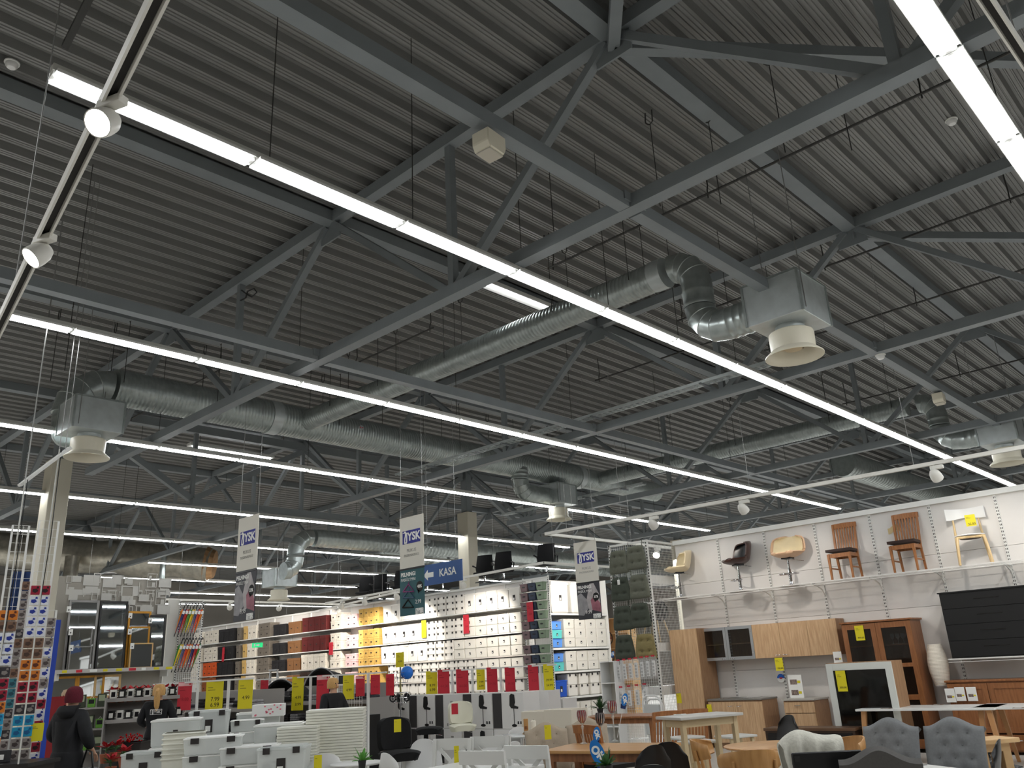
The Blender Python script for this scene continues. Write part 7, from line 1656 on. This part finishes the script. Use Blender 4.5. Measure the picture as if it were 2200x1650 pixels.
# ---- chair with white throw
THR = C('white_fleece', 206, 204, 192, rough=1, noise=.06, nscale=40, bump=.5)
ch = tufted(GRYB, 'chair draped with a white fleece throw', tufts=False); put(ch, at_top(1722, 1582, .97), RC + pi - .1); ch.scale = (.7, 1, .965)
tw = T('fleece_throw', 'white fleece throw hanging over a chair back', 'throw', ch.location, RC + pi - .1)
def drape(u, v):
    a = 2 * u - 1; s = v; x = a * (.19 + .02 * sin(6 * s)) + .03 * sin(9 * s + 3 * u)
    if s < .42: y = -.0 + .14 * s / .42; z = .45 + .53 * s / .42
    elif s < .58: f = (s - .42) / .16; y = .14 + .24 * f; z = .985 + .035 * sin(pi * f)
    else: f = (s - .58) / .42; y = .39 + .06 * f; z = .98 - .72 * f
    z += .02 * sin(a * 4) * (.42 < s < .58) - .05 * abs(a) ** 3; y += .018 * sin(a * 11 + s * 4) * (1 if s > .58 else .3)
    return (x, y, z)
M().grid(drape, 22, 34, .014).obj('cloth', THR, tw, smooth=True, ang=80)
# ---- black ladder-back chair
lb = T('ladderback_chair', 'black ladder-back chair at the bottom edge', 'chair', at_top(1752, 1610, .92), RC + pi - .05)
M().box((-.21, -.21, .44), (.21, .2, .465)).obj('seat', BLACK, lb, bevel=.008)
for s in (-1, 1):
    M().box((s * .19 - .018, -.2, 0), (s * .19 + .018, -.165, .44)).obj('front_leg', BLACK, lb); k = M(); k.taper((s * .19, .24, 0), (.034, .034), (s * .19, .19, .45), (.036, .04)); k.taper((s * .19, .19, .45), (.036, .04), (s * .2, .26, .91), (.036, .03)); k.obj('rear_leg', BLACK, lb)
M().box((-.23, .24, .82), (.23, .27, .93)).obj('top_rail', BLACK, lb, bevel=.006)
for z in (.7, .58): M().box((-.19, .225 - .05 * (z < .65), z), (.19, .245 - .05 * (z < .65), z + .07)).obj('ladder_slat', BLACK, lb)
# ---- white table corner, big white tables, bench, dark low bench
q = pz(1935, 1652, .75); rect_table('white table corner at the bottom right edge', q, RC + .3, .62, .5, .75, WTT, WTT, lw=.05)
t = T('open_papers', 'dark printed leaflet lying on the white table corner', 'papers', Vector(pz(1962, 1643, .752)), RC); M().box((-.08, -.05, 0), (.08, .05, .004)).obj('sheets', GREYI, t); M().box((-.06, -.03, .004), (.02, .03, .0055)).obj('print_patch', INK, t)
WALL_ = C('warm_leg', 176, 128, 82, rough=.45)
q = pz(1998, 1518, .75); rect_table('large white table with splayed wooden legs', q, RX + .05, 1.85, .85, .75, WTT, WALL_, lw=.07, splay=.07, apron=0, taper=.6)
q2 = pz(2235, 1514, .75); rect_table('second large white table at the right picture edge', q2, RX + .05, 1.5, .85, .75, WTT, WALL_, lw=.07, splay=.07, apron=0, taper=.6)
for k, (px, py) in enumerate(((1905, 1522), (2015, 1514), (2190, 1521))):
    p = pz(px, py, .752); t = T('sample_card', f'{ordn(k)} dark sample card from the left on the large white tables', 'card', p, RX); M().box((-.07, -.05, 0), (.07, .05, .005)).obj('card', C('card_brown', 110, 90, 76), t); M().box((-.05, -.03, .005), (.03, .0, .0065)).obj('print_patch', PAPER, t)
LOAK = C('light_oak', 206, 172, 126, rough=.45, rgb2=(186, 150, 104), nscale=4, stretch=(1, 8, 1))
q = pz(2118, 1586, .72); rect_table('light oak bench table with thick legs at right', q, RC + .25, .48, .3, .72, LOAK, LOAK, lw=.09, taper=1, apron=.07, th=.04)
q = pz(1745, 1562, .5); tvb = T('low_bench', 'dark brown low bench with black front in the middle of the furniture', 'bench', (q.x, q.y, 0), RX + .1)
M().box((-.7, -.2, .46), (.7, .22, .5)).obj('top', C('bench_brown', 92, 66, 46, rough=.4), tvb, bevel=.004); M().box((-.68, -.18, .08), (.68, .2, .46)).obj('body', DKW, tvb)
for s in (-1, 1): d = M().box((s * .33 - .31, -.2, .12), (s * .33 + .31, -.18, .43)).obj('door', C('black_front', 20, 18, 18, rough=.3), tvb); M().box((s * .1 - .01, -.215, .24), (s * .1 + .01, -.2, .32)).obj('handle', CHROME, d)
for a in (-.6, .6): M().box((a - .03, -.15, 0), (a + .03, .15, .08)).obj('foot', DKW, tvb)
# white stacked chair seen through the mesh side panel
KBK.put((14.55, 9.95, 1.92), RX, 'black shell chair on the shelf behind the white side mesh')
